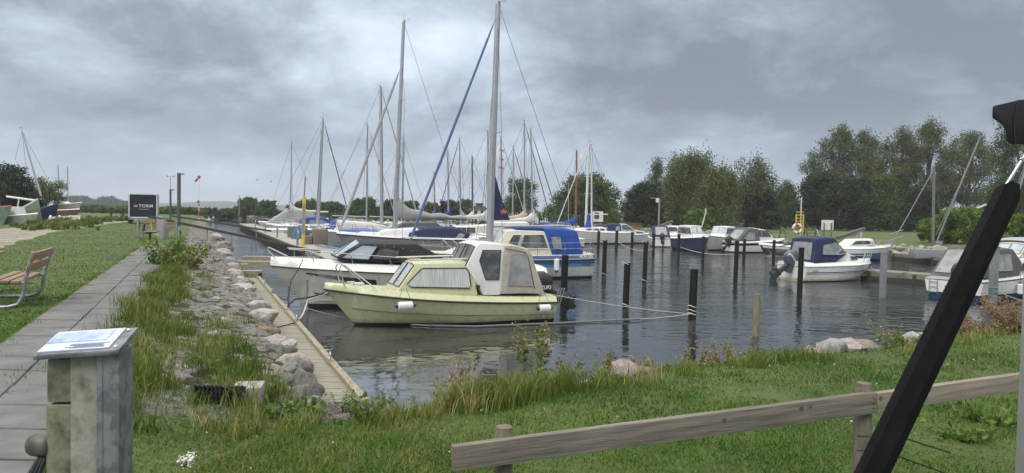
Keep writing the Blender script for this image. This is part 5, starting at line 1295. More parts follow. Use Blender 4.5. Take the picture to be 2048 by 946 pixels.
def motorboat(label, bow, ang, L=6, B=1.1, bowright=False, hullm=None, low=None, strp=None, zb=1.0, zs=.75, cabin=None, cabm=None, canopy=None, canm=None, motor=None, rail=True, name='motor_boat', group=None, screen=None, wcan=True, glassm=None, tilt=30):
    """cabin, canopy: outlines as (part of the length, height above the sheer)"""
    b = Boat(name, label, 'motor boat', bow, ang, L, B, group, bowright)
    b.setup(zb, zs, rake=.16, tw=.92, full=.5, zk=-.3, fine=.8, fat=.2)
    b.hull(HULLROWS, [hullm or white, low or antifoul, strp or hullm or white]); b.deck(white, .12, .9, .05); b.rail_strip(rubber, .02)
    def out(pr): return [(x * L, b.sheer(.6) + z) for x, z in pr]
    if cabin:
        c = b.shell('cabin', out(cabin), B * .78, cabm or white, .16, .06, (cabin[0][0] * L, cabin[0][0] * L + L * .25, .75), .04)
        xs = [p[0] for p in cabin]; zs_ = [p[1] for p in cabin]; top = max(zs_); tops = sorted(p[0] for p in cabin if p[1] > top * .85)
        z0, z1 = b.sheer(.6) + top * .42, b.sheer(.6) + top * .86; f = tops[0] * L; e = tops[-1] * L; sl = (cabin[1][0] - cabin[0][0]) * L
        mid = (f + e) / 2
        c.side([(f - sl * .38, z0), (f + .05, z1), (mid - .05, z1), (mid - .05, z0)], glassm or glass, rubber); c.side([(mid + .05, z0), (mid + .05, z1), (e - .06, z1), (e - .06, z0)], glassm or glass, rubber)
        c.face(0, .05, .9, .42, .92, glassm or glass_pale, rubber, 'windscreen'); c.face(0, -.9, -.05, .42, .92, glassm or glass_pale, rubber, 'windscreen')
    if canopy:
        pr = out(canopy); c = b.shell('canopy', pr, B * .84, canm or canvas_navy, .12, .10, None, .06)
        if wcan:
            q = shrink(pr, .58); c.side(q, vinyl, canm, 'canopy_window', fr=.02)
            k = max(range(len(pr)), key=lambda i: (pr[i][0] + pr[(i + 1) % len(pr)][0]) / 2 + (0 if abs(pr[i][1] - pr[(i + 1) % len(pr)][1]) > .3 else -9))
            c.face(k, -.7, .7, .15, .85, vinyl, canm, 'canopy_window', fr=.02)
    if screen:
        pr = out(screen); c = b.shell('windscreen', pr, B * .76, glass_pale, .2, .05, (pr[0][0], pr[0][0] + L * .2, .75), .02)
        b.tubes('windscreen_frame', [[tuple(c.pt(x, z, 1.01 * sg)) for x, z in pr] for sg in (1, -1)] + [[tuple(c.pt(*pr[i], u)) for u in (-1, -.5, 0, .5, 1)] for i in (0, 1)], .022, alu)
    if motor: outboard(b, L - .02, zs * .85, 0, tilt, motor, 1.1, leg=motor)
    if rail: bow_rail(b, .35, .42, .014, dz=.1)
    return b
# ---- grey-hulled yacht with navy cockpit tent, bow at the pier
D5 = 46.0
b = Boat('sailing_yacht', 'grey-hulled sailing yacht with grey boom cover and navy cockpit tent, second tallest mast', 'sailing boat', A(672, 470, D5), TH, 9.6, 1.5, 'sailing boats along the pier')
b.setup(1.42, 1.1, rake=.17, tw=.72, full=.56, zk=-.5, fine=.75, fat=.34, sag=.05)
b.hull([('a', -.5, 1), ('a', .05, 1), ('a', .16, 0), ('f', .5, 0), ('f', .8, 0), ('d', .05, 0), ('d', 0, 0)], [greyhull, antifoul]); b.deck(white, .12, .94, .08); b.rail_strip(rubber, .04)
pr = b.poly([(752, 472), (775, 461), (838, 458), (840, 474)], 1.0); b.shell('coachroof', pr, 1.05, white, .3, .1, (pr[0][0], pr[0][0] + 2, .6), .05)
pr = b.poly([(814, 487), (821, 466), (846, 459), (870, 456.5), (918, 457.5), (944, 469), (925, 490)], 1.2)
t_ = b.shell('canopy', pr, 1.25, canvas_navy, .2, .14, None, .07)
t_.side(b.poly([(905, 484), (920, 466), (932, 469), (914, 487)], 1.2), vinyl, None, 'canopy_window'); t_.side(b.poly([(817, 484), (823, 471), (834, 471), (829, 485)], 1.2), vinyl, None, 'canopy_window')
bow_rail(b, .3, .62, .02, True, dz=.1)
mx, mz = b.tr(790, 460, 0); tx, tz = b.tr(807.5, 44, 0)
rig(b, mx, tz, 1.7, .165, None, tx - mx, b.tr(932, 437, 0)[0] - mx, canvas_grey, M('grey_furled_sail', (.36, .37, .38), (.28, .29, .30), 3, .8), .10, .80, spread=(.35, .62), zboom=b.tr(800, 434, 0)[1], bow=.2, cs=1.5)
# ---- motor boats and yachts lying between it and the shore
motorboat('open sports boat with sloping framed windscreen and bright blue bow cover, behind the grey yacht', A(676, 466, 53), TH, 9.2, 1.5, hullm=white, zb=1.35, zs=1.1, canopy=[(.36, .05), (.52, .95), (.80, 1.0), (.92, .15), (.9, -.05)], canm=canvas_darkgrey, screen=[(.30, .1), (.52, 1.0), (.56, .98), (.62, .1)], rail=True)
q = A(724, 462, 53.5); m = MB()
rr = []
for i in range(9):
    t = i / 8; c = q + Vector((math.cos(TH), math.sin(TH), 0)) * (t - .5) * 3.4; hh = .34 * math.sin(math.pi * min(1, .12 + t * .86)) ** .5; ww_ = .9 * (.35 + .65 * t)
    rr.append([c + Vector((-.27 * ww_ * math.cos(a), .96 * ww_ * math.cos(a), -.1 + hh * max(-.2, math.sin(a)))) for a in np.linspace(0, 6.283, 11)[:-1]])
m.loft(rr); solo('boat_cover', 'bright blue tarpaulin over the foredeck of the framed windscreen boat', 'tarpaulin', m, M('blue_tarpaulin', (.07, .16, .40), (.05, .13, .36), 3, .7, bump=.4, bscale=4), q, smooth=True)
b = motorboat('white day cruiser with black hull band and bright blue tent, moored at the pier', A(586, 460, 67), TH, 6.5, 1.15, strp=blackhull, zb=1.1, zs=.85, canopy=[(.46, 0), (.56, .95), (.78, 1.0), (.97, .4), (.97, -.05)], canm=canvas_blue, cabin=[(.2, 0), (.36, .38), (.52, .42), (.54, 0)], motor=rubber)
b = motorboat('white day cruiser with open-framed bright blue tent, beyond the banded one', A(546, 448, 78), TH, 6.8, 1.2, zb=1.1, zs=.85, canopy=[(.38, .1), (.46, 1.15), (.8, 1.2), (.95, .6), (.96, -.05)], canm=canvas_blue, cabin=[(.14, 0), (.3, .38), (.46, .42), (.48, 0)])
b = motorboat('white boat under a tall grey tarpaulin tent, farthest along the pier', A(516, 442, 92), TH, 8, 1.4, zb=1.2, zs=.9, canopy=[(.10, 0), (.42, 1.75), (.86, 1.7), (.95, .4), (.95, -.05)], canm=canvas_grey, wcan=False)
b = motorboat('pale grey hulled boat under a peaked white plastic tent on a frame', A(637, 467, 55), TH, 7, 1.25, hullm=M('pale_grey_hull', (.38, .39, .40), None, 1, .4), zb=1.35, zs=1.0, canopy=[(.20, 0), (.22, 1.05), (.5, .95), (.92, .5), (.95, 0)], canm=canvas_white, wcan=False)
b.tubes('tent_frame', [[(b.L * .2, y * .9, b.sheer(.3)), (b.L * .24, y * .5, b.sheer(.3) + 1.2), (b.L * .9, y * .4, b.sheer(.6) + .7)] for y in (1, -1)], .03, steel)
motorboat('white cabin boat with rounded roof behind the peaked plastic tent', A(668, 452, 62), TH, 7, 1.25, zb=1.2, zs=.95, cabin=[(.3, 0), (.44, .95), (.72, .95), (.80, 0)], cabm=cream)
motorboat('white launch with dark windows half hidden behind the blue tents', A(575, 452, 84), TH, 6.5, 1.2, zb=1.1, zs=.85, cabin=[(.3, 0), (.42, 1.0), (.7, 1.0), (.76, 0)])
# ---- masts, each with its boat, ordered from the shore outwards
SG = 'sailing boats along the pier'
sailboat('small sailing boat with thin mast behind the yellow pole', 581, (583, 286), 88, 7.5, r=.065, coverm=canvas_white, zb=1.05, boomlen=4.6, zboom=2.7)
sailboat('white sailing boat with tall mast and black furled foresail, left of the twin pair', 637, (647, 238), 70, 8.5, bowright=True, furl=M('black_furled_sail', (.045, .05, .065), None, 3, .8), r=.085, spread=(.35, .6), boom=False)
sailboat('white sailing boat with leaning mast beside the one with black furled foresail', 633, (644, 256), 74, 8.5, r=.08, spread=(.45,), boom=False)
sailboat('sailing boat with slim grey mast and long bare white boom', 733, (735, 249), 71, 8.5, bowright=True, r=.075, furl=MATS['grey_furled_sail'], furl_r=.05, boomlen=3.4, zboom=2.35)
sailboat('sailing boat with thick grey mast flying a small flag, bow pointing away from the shore', 764, (761, 175), 60, 9, bowright=True, r=.12, furl=MATS['grey_furled_sail'], furl_r=.06, boom=False, spread=(.4, .62))
sailboat('sailing boat with crossed spreaders right behind the grey yacht mast', 803, (808, 279), 78, 8.5, bowright=True, r=.09, spread=(.45, .88))
sailboat('sailing boat with short brown mast, deep in the row', 869, (868, 346), 92, 7.5, bowright=True, r=.06, mastm=woodmast, coverm=canvas_blue)
sailboat('sailing boat with pale mast and blue sail cover, deep in the row', 897, (895, 301), 88, 8, r=.085, coverm=canvas_blue, bowright=True)
sailboat('sailing boat with tall thin pale mast left of the dark one', 922, (918, 278), 86, 8.5, r=.075, coverm=canvas_grey, furl=M('dark_furled_sail', (.06, .065, .075), None, 3, .8))
sailboat('sailing boat with dark mast in front of the roofed pavilion', 945, (944, 313), 84, 7.5, bowright=True, r=.075, mastm=M('dark_mast', (.05, .05, .055), None, 3, .5), coverm=canvas_white)
sailboat('sailing boat with tall mast just left of the motor sailer mast', 976, (975, 263), 80, 8.8, r=.07, coverm=canvas_white, bowright=True, zboom=2.5)
sailboat('sailing boat flying red pennants just right of the motor sailer mast', 1004, (1001, 276), 78, 8.5, bowright=True, r=.085, furl=MATS['grey_furled_sail'])
sailboat('sailing boat with thin grey mast, left of the one with tan boom cover', 1025, (1027, 295), 82, 8, r=.07, furl=MATS['dark_furled_sail'], bowright=True)
sailboat('sailing boat with tan boom cover and the taller mast of its pair', 1049, (1048, 243), 76, 9, bowright=True, r=.09, coverm=canvas_tan, furl=MATS['dark_furled_sail'], spread=(.35, .6), boomlen=4.2, zboom=2.4)
sailboat('sailing boat with white boom cover and the shorter mast of its pair', 1066, (1060, 261), 74, 9, bowright=True, r=.08, coverm=canvas_white, furl=MATS['dark_furled_sail'], boomlen=4.6, zboom=2.2)
sailboat('sailing boat with varnished wooden mast and long blue boom cover', 1152, (1153, 302), 82, 8.5, bowright=True, r=.10, mastm=woodmast, coverm=canvas_blue, boomlen=4.6, zboom=1.9)
b = sailboat('white sailing boat with tall white mast, blue cover and white boom', 1172, (1178, 284), 73, 9, r=.11, mastm=M('white_mast', (.62, .63, .64), None, 4, .4), coverm=None, furl=canvas_white, furl_r=.05, zb=1.5, spread=(.4, .6), boomlen=2.6, zboom=3.0, frac=1.0)
q = A(1176, 446, 73); m = MB(); m.loft([[q + Vector((w_ * math.cos(a), w_ * math.sin(a), z_)) for a in np.linspace(0, 6.283, 11)[:-1]] for z_, w_ in ((-.75, .45), (-.3, .36), (.2, .26), (.9, .16))])
m.build('mast_cover', canvas_blue, b.root, local=False, smooth=True)
sailboat('small sailing boat with a thin bare mast left of the wooden mast', 1137, (1137, 366), 90, 6.5, r=.05, boom=False, spread=())
sailboat('sailing boat with white mast right beside the taller white one', 1184, (1182, 292), 78, 8.5, r=.08, boom=False, bowright=True, mastm=MATS['white_mast'])
for lab, px, py, D, kw in (('white cabin boat among the far row under the grey boom', 850, 455, 62, dict(cabin=[(.3, 0), (.44, .9), (.72, .95), (.78, 0)])),
                           ('white boat under a pale tarpaulin beside the red rail in the far row', 900, 452, 66, dict(canopy=[(.15, 0), (.3, .9), (.7, 1.1), (.95, .2), (.95, -.05)], canm=canvas_white, wcan=False)),
                           ('boat with a high clear plastic tent in the far row before the pavilion', 950, 452, 64, dict(canopy=[(.2, 0), (.24, 1.3), (.8, 1.35), (.9, .1), (.9, -.05)], canm=canvas_white)),
                           ('white boat with light blue hull stripe between the two masts in the far row', 985, 462, 55, dict(strp=lightblue, cabin=[(.35, 0), (.45, .5), (.7, .5), (.75, 0)], motor=rubber)),
                           ('boat with dark blue tent low behind the navy triangular sail', 1035, 452, 62, dict(canopy=[(.3, 0), (.42, .8), (.75, .85), (.9, .1), (.9, -.05)], canm=canvas_navy))):
    motorboat(lab, A(px, py, D), TH, 6.2, 1.15, group='small boats in the far row', **kw)
# ================================================================== right side of the harbour
# ---- white day boat with navy canopy and tilted outboard
b = Boat('day_boat', 'white day boat with large navy canopy and tilted grey outboard, stern towards the thickest posts', 'motor boat', Vector((18.2, 35.75, 0)), rad(20), 4.95, 1.06, None, True)
b.setup(.86, .74, rake=.17, tw=.95, full=.45, zk=-.25, fine=.8, fat=.16)
b.hull([('a', -.25, 1), ('a', .05, 1), ('a', .10, 0), ('f', .5, 0), ('f', .75, 0), ('d', .05, 0), ('d', 0, 0)], [white, M('yellowed_waterline', (.45, .40, .25), None, 3, .6)]); b.deck(white, .16, .88, .05); b.rail_strip(offwhite, .03)
b.stripe(navyhull, .12, .99, lambda t: b.sheer(t) * .58, lambda t: b.sheer(t) * .58 + .035, 'stripe', .008); b.stripe(navyhull, .12, .99, lambda t: b.sheer(t) * .50, lambda t: b.sheer(t) * .50 + .014, 'stripe', .008)
pr = b.poly([(1671, 528), (1672, 511), (1701, 507), (1728, 517), (1733, 530)], .74); cb = b.shell('cabin', pr[::-1], .80, white, .25, .07, (pr[-1][0], pr[-1][0] + 1.3, .55), .05)
cb.side(b.poly([(1706, 513), (1720, 515), (1723, 518.5), (1708, 519.5)], .72), glass, rubber)
pr = b.poly([(1701, 508), (1686, 493), (1672, 476.5), (1650, 475.5), (1634, 479), (1626, 528), (1672, 524)], .86)
cn = b.shell('canopy', pr, .92, canvas_navy, .10, .07, (pr[0][0], pr[0][0] + .8, .8), .05)
cn.side(b.poly([(1644, 510), (1647, 490), (1673, 484), (1688, 497), (1673, 510)], .86), vinyl, canvas_navy, 'canopy_window')
cn.side(b.poly([(1673, 509.5), (1685, 499), (1698, 507)], .86), glass, plaswhite, 'side_screen'); cn.face(0, -.9, .9, .1, .9, glass_pale, plaswhite, 'windscreen')
cn.face(4, -.78, .78, .14, .86, vinyl, canvas_navy, 'canopy_window')
bow_rail(b, .3, .4, .014, True, dz=.14)
outboard(b, b.L, .62, .0, 52, M('dark_grey_cowling', (.07, .085, .11), (.05, .06, .08), 3, .3, coat=.4), 1.35, decal=M('silver_decal', (.5, .52, .55), None, 3, .35), leg=M('dark_blue_grey_leg', (.05, .06, .075), None, 3, .4))
b.tubes('boarding_ladder', [[(b.L + .03, .75, .15), (b.L + .03, .75, .95), (b.L - .1, .75, .98)], [(b.L + .03, .5, .15), (b.L + .03, .5, .95), (b.L - .1, .5, .98)]] + [[(b.L + .03, .5, z_), (b.L + .03, .75, z_)] for z_ in (.3, .55)], .016, steel)
db = b
# ---- blue and white bowrider
b = motorboat('white and blue bowrider with white arched windscreen behind the navy canopy boat', A(1782, 500, 53), rad(6), 5.6, 1.1, True, hullm=bluehull, zb=1.0, zs=.8, strp=bluehull, motor=None, rail=True)
b.stripe(white, 0.0, 1.0, lambda t: b.sheer(t) * .62, lambda t: b.sheer(t) - .02, 'topside_band', .02)
pr = b.poly([(1756, 494), (1748, 478.5), (1711, 479.5), (1696, 492), (1694, 500), (1756, 500)], .75)
sc = b.shell('windscreen', pr, .82, white, .2, .05, (pr[0][0], pr[0][0] + .8, .8), .05)
sc.side(b.poly([(1702, 490), (1713, 482), (1735, 481.5), (1746, 484), (1750, 489)], .72), glass, plaswhite); sc.side(b.poly([(1737, 491), (1747, 482), (1753, 490.5)], .72), glass_pale, plaswhite); sc.face(0, -.85, .85, .1, .9, glass_pale, plaswhite)
# ---- white and blue boat with dark grey canopy behind the awning strut
b = Boat('canopy_boat', 'white and blue boat with dark grey canopy, partly behind the black awning strut', 'motor boat', Vector((22.1, 30.0, 0)), rad(31), 6.1, 1.12, None, True)
b.setup(1.05, .78, rake=.15, tw=.95, full=.45, zk=-.3, fine=.8, fat=.14)
b.hull([('a', -.3, 1), ('a', .02, 1), ('a', .27, 0), ('f', .5, 0), ('f', .8, 0), ('d', .06, 2), ('d', 0, 2)], [white, M('deep_blue_bottom', (.012, .035, .10), None, 2, .5), M('dull_blue_sheer', (.05, .11, .26), None, 2, .4)]); b.deck(white, .06, .88, .04)
L = b.L
c = b.shell('cabin', [(L * .16, .95), (L * .27, 1.45), (L * .55, 1.48), (L * .56, .85)], .86, white, .18, .05, (L * .16, L * .4, .6), .04)
for sx0, sx1 in ((.30, .40), (.43, .52)): c.side([(L * sx0, 1.10), (L * sx0 + .03, 1.36), (L * sx1, 1.38), (L * sx1, 1.10)], glass, rubber)
c = b.shell('canopy', [(L * .46, 1.45), (L * .56, 1.98), (L * .82, 1.98), (L * .985, .88), (L * .50, .86)], .95, canvas_darkgrey, .10, .07, None, .05)
c.face(2, -.84, -.12, .12, .88, vinyl, canvas_grey, 'canopy_window'); c.face(2, .12, .84, .12, .88, vinyl, canvas_grey, 'canopy_window'); c.side([(L * .6, 1.15), (L * .61, 1.75), (L * .8, 1.75), (L * .88, 1.15)], vinyl, canvas_grey, 'canopy_window')
b.tubes('canopy_pole', [[tuple(c.pt(L * .82, 2.0, 0)), tuple(c.pt(L * .99, .86, 0) + Vector((.02, 0, 0)))]], .018, plaswhite)
outboard(b, L, .75, .25, 40, rubber, 1.1); bow_rail(b, .34, .45, .016, dz=.06)
b.tubes('boarding_ladder', [[(L + .05, -.85, .15), (L + .05, -.85, .72)], [(L + .05, -.55, .15), (L + .05, -.55, .72)]] + [[(L + .05, -.85, z_), (L + .05, -.55, z_)] for z_ in (.25, .45, .65)], .018, steel)
p = W(2040, 578, .45); fender('white upright fender by the bow of the grey canopy boat', p, None, .10, .5, [(p + Vector((0, 0, .25)), p + Vector((0, 0, .7)))])
motorboat('cream cabin boat with pale blue roof cover at the right edge of the view', A(1978, 545, 36), rad(24), 6.8, 1.2, False, zb=1.15, zs=.95, cabin=[(.14, 0), (.28, .95), (.7, 1.0), (.74, 0)], cabm=cream, canopy=[(.27, 1.02), (.31, 1.16), (.82, 1.18), (.95, .2), (.74, 0)], canm=M('pale_blue_canvas', (.34, .37, .42), None, 3, .7), wcan=False, rail=True)
# ---- the row along the far bank
b = Boat('motor_boat', 'white motor boat with navy tent and open bow rail lying along the far bank posts', 'motor boat', A(1310, 467, 76), rad(4), 6.4, 1.15, 'motor boats along the far bank', True)
b.setup(1.05, .82, rake=.16, tw=.92, full=.5, zk=-.3, fine=.8, fat=.2); b.hull(HULLROWS, [white, antifoul, white]); b.deck(white, .1, .9, .05); b.rail_strip(rubber, .035)
pr = b.poly([(1242, 468), (1241, 449), (1222, 448), (1207, 451), (1198, 468)], .9); c = b.shell('canopy', pr, .98, canvas_navy, .1, .08, None, .06)
c.side(b.poly([(1231, 461), (1232, 453), (1239, 452), (1239, 461)], .9), vinyl, None, 'canopy_window'); c.side(b.poly([(1201, 464), (1206, 454), (1215, 454), (1213, 464)], .9), vinyl, None, 'canopy_window')
pr = b.poly([(1297, 471), (1290, 463.5), (1268, 460), (1240, 459), (1240, 471)], .8); c2 = b.shell('cabin', pr, .85, white, .2, .06, (pr[0][0], pr[0][0] + 1.5, .6), .04); c2.side(b.poly([(1290, 467), (1286, 464), (1272, 463), (1275, 467)], .75), glass, None)
pr = b.poly([(1270, 461), (1254, 448.5), (1242, 448), (1242, 461)], .75); c3 = b.shell('windscreen', pr, .82, glass_pale, .2, .06, None, .02); c3.side(shrink(pr, .75), glass, None)
bow_rail(b, .25, .5, .018, dz=.1); outboard(b, b.L, .7, 0, 60, M('silver_grey_cowling', (.36, .41, .46), None, 3, .35), 1.3, leg=MATS['dark_grey_cowling'])
FB = 'motor boats along the far bank'
motorboat('boat with navy cockpit tent and black outboard, stern to the water', Vector((14.75, 72.9, 0)), rad(86), 5.4, 1.05, True, zb=1.0, zs=.8, canopy=[(.42, .0), (.48, 1.15), (.74, 1.2), (.97, .15), (.95, -.05)], canm=canvas_navy, motor=rubber, group=FB, cabin=[(.2, 0), (.32, .4), (.45, .45), (.46, 0)], tilt=45)
motorboat('navy hulled launch with long white cabin and dark windows, bow pointing at the camera', Vector((16.9, 60.6, 0)), rad(-76), 5.4, 1.0, True, hullm=navyhull, zb=1.25, zs=.95, cabin=[(.30, 0), (.42, 1.15), (.80, 1.15), (.84, 0)], group=FB, name='launch')
motorboat('white hulled launch with white wheelhouse, bow touching the navy one', A(1408, 477, 62), rad(52), 7.2, 1.2, False, zb=1.35, zs=1.0, cabin=[(.40, 0), (.5, 1.05), (.74, 1.05), (.78, 0)], canopy=[(.74, 0), (.76, 1.05), (.92, 1.0), (.96, 0)], canm=canvas_blue, group=FB, name='launch')
motorboat('white cabin boat with low white cabin between the navy tent and the navy launch', Vector((20.8, 78, 0)), rad(-40), 6.2, 1.15, True, zb=1.1, zs=.9, cabin=[(.28, 0), (.40, .95), (.72, .95), (.78, 0)], group=FB)
motorboat('white hardtop boat with grey cockpit tent and black outboard', Vector((24.2, 62.5, 0)), rad(22), 6.0, 1.2, True, zb=1.1, zs=.85, strp=blackhull, cabin=[(.26, .05), (.44, 1.05), (.66, 1.2), (.68, 0)], canopy=[(.60, 0), (.62, 1.15), (.80, 1.15), (.98, .1), (.96, -.05)], canm=canvas_darkgrey, motor=rubber, group=FB, tilt=35)
b = motorboat('low black and white speedboat under a black cover, bow to the posts', A(1517, 488, 55), rad(-6), 5.6, 1.05, False, hullm=blackhull, low=white, strp=blackhull, zb=.9, zs=.75, canopy=[(.22, .05), (.42, .34), (.8, .4), (.97, .1), (.95, -.05)], canm=canvas_black, wcan=False, group=FB, rail=False, name='speedboat')
b.stripe(white, 0.0, 1.0, lambda t: b.sheer(t) * .76, lambda t: b.sheer(t) - .0, 'topside_band', .012)
b = motorboat('small launch with a raised white signal mast behind the long white cabin', Vector((22.5, 74, 0)), rad(-30), 6.5, 1.15, True, zb=1.1, zs=.9, cabin=[(.35, 0), (.45, .9), (.7, .9), (.75, 0)], group=FB)
b.tubes('signal_mast', [[(2.6, 0, 1.9), (2.2, 0, 3.6), (2.25, 0, 3.9)]], .06, plaswhite)
# rail of small ropes among the far posts
# ================================================================== boats laid up on the left shore
def shoreboat(label, loc, ang, L, B, hullm, low, tilt=(0, 0), z=1.9, name='laid_up_boat', cabin=True, cab=white):
    b = Boat(name, label, 'boat', Vector((loc[0], loc[1], 0)), ang, L, B, 'boats laid up on the shore')
    b.setup(1.2, .9, rake=.16, tw=.8, full=.5, zk=-.6, fine=.8, fat=.3)
    b.hull([('a', -.5, 1), ('a', -.2, 1), ('a', .05, 1), ('f', .5, 0), ('f', .8, 0), ('d', 0, 0)], [hullm, low]); b.deck(cab, .06, .95, .05)
    if cabin: c = b.shell('cabin', [(L * .3, .95), (L * .38, 1.4), (L * .65, 1.4), (L * .7, .95)], B * .65, cab, .2, .05, None, .04); c.side([(L * .42, 1.1), (L * .43, 1.28), (L * .6, 1.28), (L * .6, 1.1)], glass, None)
    b.root.location = (loc[0], loc[1], z); b.root.rotation_euler = (tilt[0], tilt[1], b.root.rotation_euler.z); return b
oldgreen = M('weathered_green_paint', (.20, .36, .28), (.42, .40, .27), 3, .7, stretch=(.5, 3, 6), contrast=(.4, .6))
q = A(94, 396, 60)
gb = shoreboat('old weathered green boat lying tilted on the shore with its bow in the air', (q.x, q.y), rad(172), 5.6, 1.15, oldgreen, M('peeling_cream_paint', (.42, .38, .26), (.22, .30, .22), 4, .8), (rad(-20), rad(23)), A(94, 396, 60).z - 1.15, cabin=False, cab=M('pale_green_deck', (.36, .42, .36), None, 3, .7))
m = MB(); m.tube([A(82, 392, 61.5), A(44, 262, 61.5)], .09, 8, r1=.06)
mo = solo('leaning_mast', 'pale mast leaning over the old green boat', 'mast', m, alu, A(82, 392, 61.5), smooth=True)
m = MB(); a_ = A(44, 262, 61.5); m.tube([a_ + Vector((-.3, 0, .25)), a_ + Vector((.05, 0, .3))], .02, 4); m.tube([a_, a_ + Vector((0, 0, .3))], .012, 4)
for q in ((30, 320), (60, 405), (118, 400)): m.tube([a_, A(*q, 62)], .012, 4)
o = m.build('stay', wire, mo, local=False)
m = MB(); m.tube([A(13, 393, 60), A(72, 401, 60)], .085, 8); m.tube([A(38, 397, 60), A(35, 415, 60)], .05, 6); solo('spar', 'long white spar propped up beside the old green boat', 'spar', m, plaswhite, A(42, 397, 60), smooth=True)
q = A(124, 404, 72); shoreboat('dark blue boat on the shore beyond the green one, bow up', (q.x, q.y), rad(176), 6.0, 1.1, M('royal_blue_paint', (.018, .03, .11), None, 2, .6), M('dark_blue_bottom', (.015, .03, .10), None, 2, .6), (rad(-8), rad(13)), A(124, 404, 72).z - 1.35, cab=MATS['royal_blue_paint'], cabin=False)
q = A(76, 432, 58); shoreboat('small white dinghy with white tarpaulin hood on the grass', (q.x, q.y), rad(170), 3.6, .8, M('dirty_white_hull', (.45, .46, .42), (.33, .34, .30), 3, .6), MATS['dirty_white_hull'], (0, 0), 1.0, cabin=False)
b_ = [o for o in bpy.data.objects if o.get('label', '').startswith('small white dinghy')][0]
m = MB(); m.prism([(1.5, -.55, .85), (1.75, -.5, 1.75), (2.6, -.5, 1.7), (3.0, -.6, .85)], (0, 1.1, 0)); m.build('canopy', canvas_white, b_, bevel=.08)
q = A(24, 412, 57); shoreboat('pale green boat with faded red deck at the edge of the shore yard', (q.x, q.y), rad(178), 5.5, 1.0, M('pale_green_paint', (.30, .40, .34), (.22, .30, .25), 3, .7), MATS['pale_green_paint'], (0, 0), 1.55, cab=redhull, cabin=False)
q = A(165, 408, 95); shoreboat('white motor boat with raked windscreen laid up by the reeds', (q.x, q.y), rad(175), 6.0, 1.1, white, white, (0, rad(3)), 2.1)
q = A(160, 417, 88); shoreboat('brown hulled boat lying on the shore under the white motor boat', (q.x, q.y), rad(180), 5.0, .9, M('brown_paint', (.20, .12, .06), (.15, .09, .05), 3, .7), MATS['brown_paint'], (0, 0), 1.25, cab=white, cabin=False)
m = MB()
for k, (a_, c_) in enumerate((((98, 436), (160, 432)), ((100, 440), (158, 437)))): m.beam(A(*a_, 68), A(*c_, 68), .16, .2)
for q in (100, 118, 140, 158): m.beam(A(q, 440, 68), A(q + 1, 432, 69.5), .14, .16)
solo('boat_trailer_frame', 'low white frame lying in the rough grass in front of the brown boat', 'frame', m, plaswhite, A(130, 438, 68))
for lab, px, top, D, kw in (('thin pale mast of a boat laid up on the shore, left one of two', 117, 329, 95, {}), ('thin pale mast of a boat laid up on the shore, right one of two', 136, 333, 97, {})):
    m = MB(); a_, c_ = A(px, 412, D), A(px - 1, top, D); m.tube([a_, c_], .075, 6, r1=.055); m.tube([c_, A(px - 14, 395, D)], .012, 4); m.tube([c_, A(px + 8, 405, D)], .012, 4)
    for t in (.4, .7): p = c_.lerp(a_, t); m.tube([p - Vector((.3, 0, 0)), p + Vector((.3, 0, 0))], .02, 4)
    solo('laid_up_mast', lab, 'mast', m, alu, a_, 'masts on the shore', smooth=True)
# ================================================================== posts, jetties
black_post = M('black_plastic_pile', (.006, .006, .0065), (.012, .012, .012), 5, .6, bump=.15, bscale=6, spec=.3)
for lab, (px, wy), top, w, tied in (
    ('black mooring post standing at the stern of the blue banded motor sailer', (1126, 600), 510, 14, 0), ('black post in open water, right of the motor sailer stern', (1207, 551), 479, 9, 1),
    ('thick black post with white rope stubs on top, left of the thickest one', (1250, 615), 525, 13, 1), ('slim black post behind the gap between the two thick ones', (1288, 565), 482, 9, 1),
    ('thickest black post with white rope round its foot', (1383, 635), 538, 16, 2), ('tall black post in front of the hardtop boat with black outboard', (1470, 560), 481, 9, 0),
    ('black post in front of the outboard of the navy canopy boat', (1598, 590), 495, 11, 0), ('black post at the stern of the white motor boat with navy tent', (1196, 495), 462, 6, 0),
    ('black post before the middle of the white motor boat with navy tent', (1232, 498), 461, 6, 0), ('black post before the bow of the white motor boat with navy tent', (1263, 500), 464, 6, 0),
    ('black post just right of the open bow rail of the white motor boat', (1306, 503), 467, 6, 0), ('black post before the navy launch, beside the black outboard', (1356, 508), 468, 6, 0),
    ('black post in front of the white sailing boat with tall white mast', (1161, 486), 460, 6, 0), ('black post at the meeting bows of the navy and white launches', (1405, 518), 473, 6, 0),
    ('black post right of the black outboard of the hardtop boat', (1487, 520), 478, 6, 0), ('black post in front of the low black speedboat', (1546, 524), 480, 6, 0)):
    p = W(px, wy, 0); zt = A(px, top, p.y).z; r = w / FPX * p.y / 2 * .98
    t = T('mooring_post', lab, 'post', p, 0, 'mooring posts in the basin'); m = MB(); m.tube([(0, 0, -1.2), (.03, 0, zt * .5), (.045, 0, zt)], r, 14); m.build('pile', black_post, t, smooth=True, sharp=50)
    if tied:
        m = MB()
        zs_ = (.12, .22, .34) if tied == 2 else (.1, zt - .03)
        for z in zs_: m.tube([(r * 1.08 * math.cos(a), r * 1.08 * math.sin(a), z + .03 * math.sin(2 * a)) for a in np.linspace(0, 6.28, 13)[:-1]], .016, 4, closed=True)
        if tied == 1: m.tube([(-r * .9, -r * .4, zt), (-r * 1.1, -r * .5, zt + .06), (-r * 1.15, -r * .5, zt - .08)], .014, 4); m.tube([(r * .9, -r * .4, zt), (r * 1.1, -r * .5, zt + .05), (r * 1.15, -r * .5, zt - .12)], .014, 4)
        m.build('rope_turns', rope_w, t)
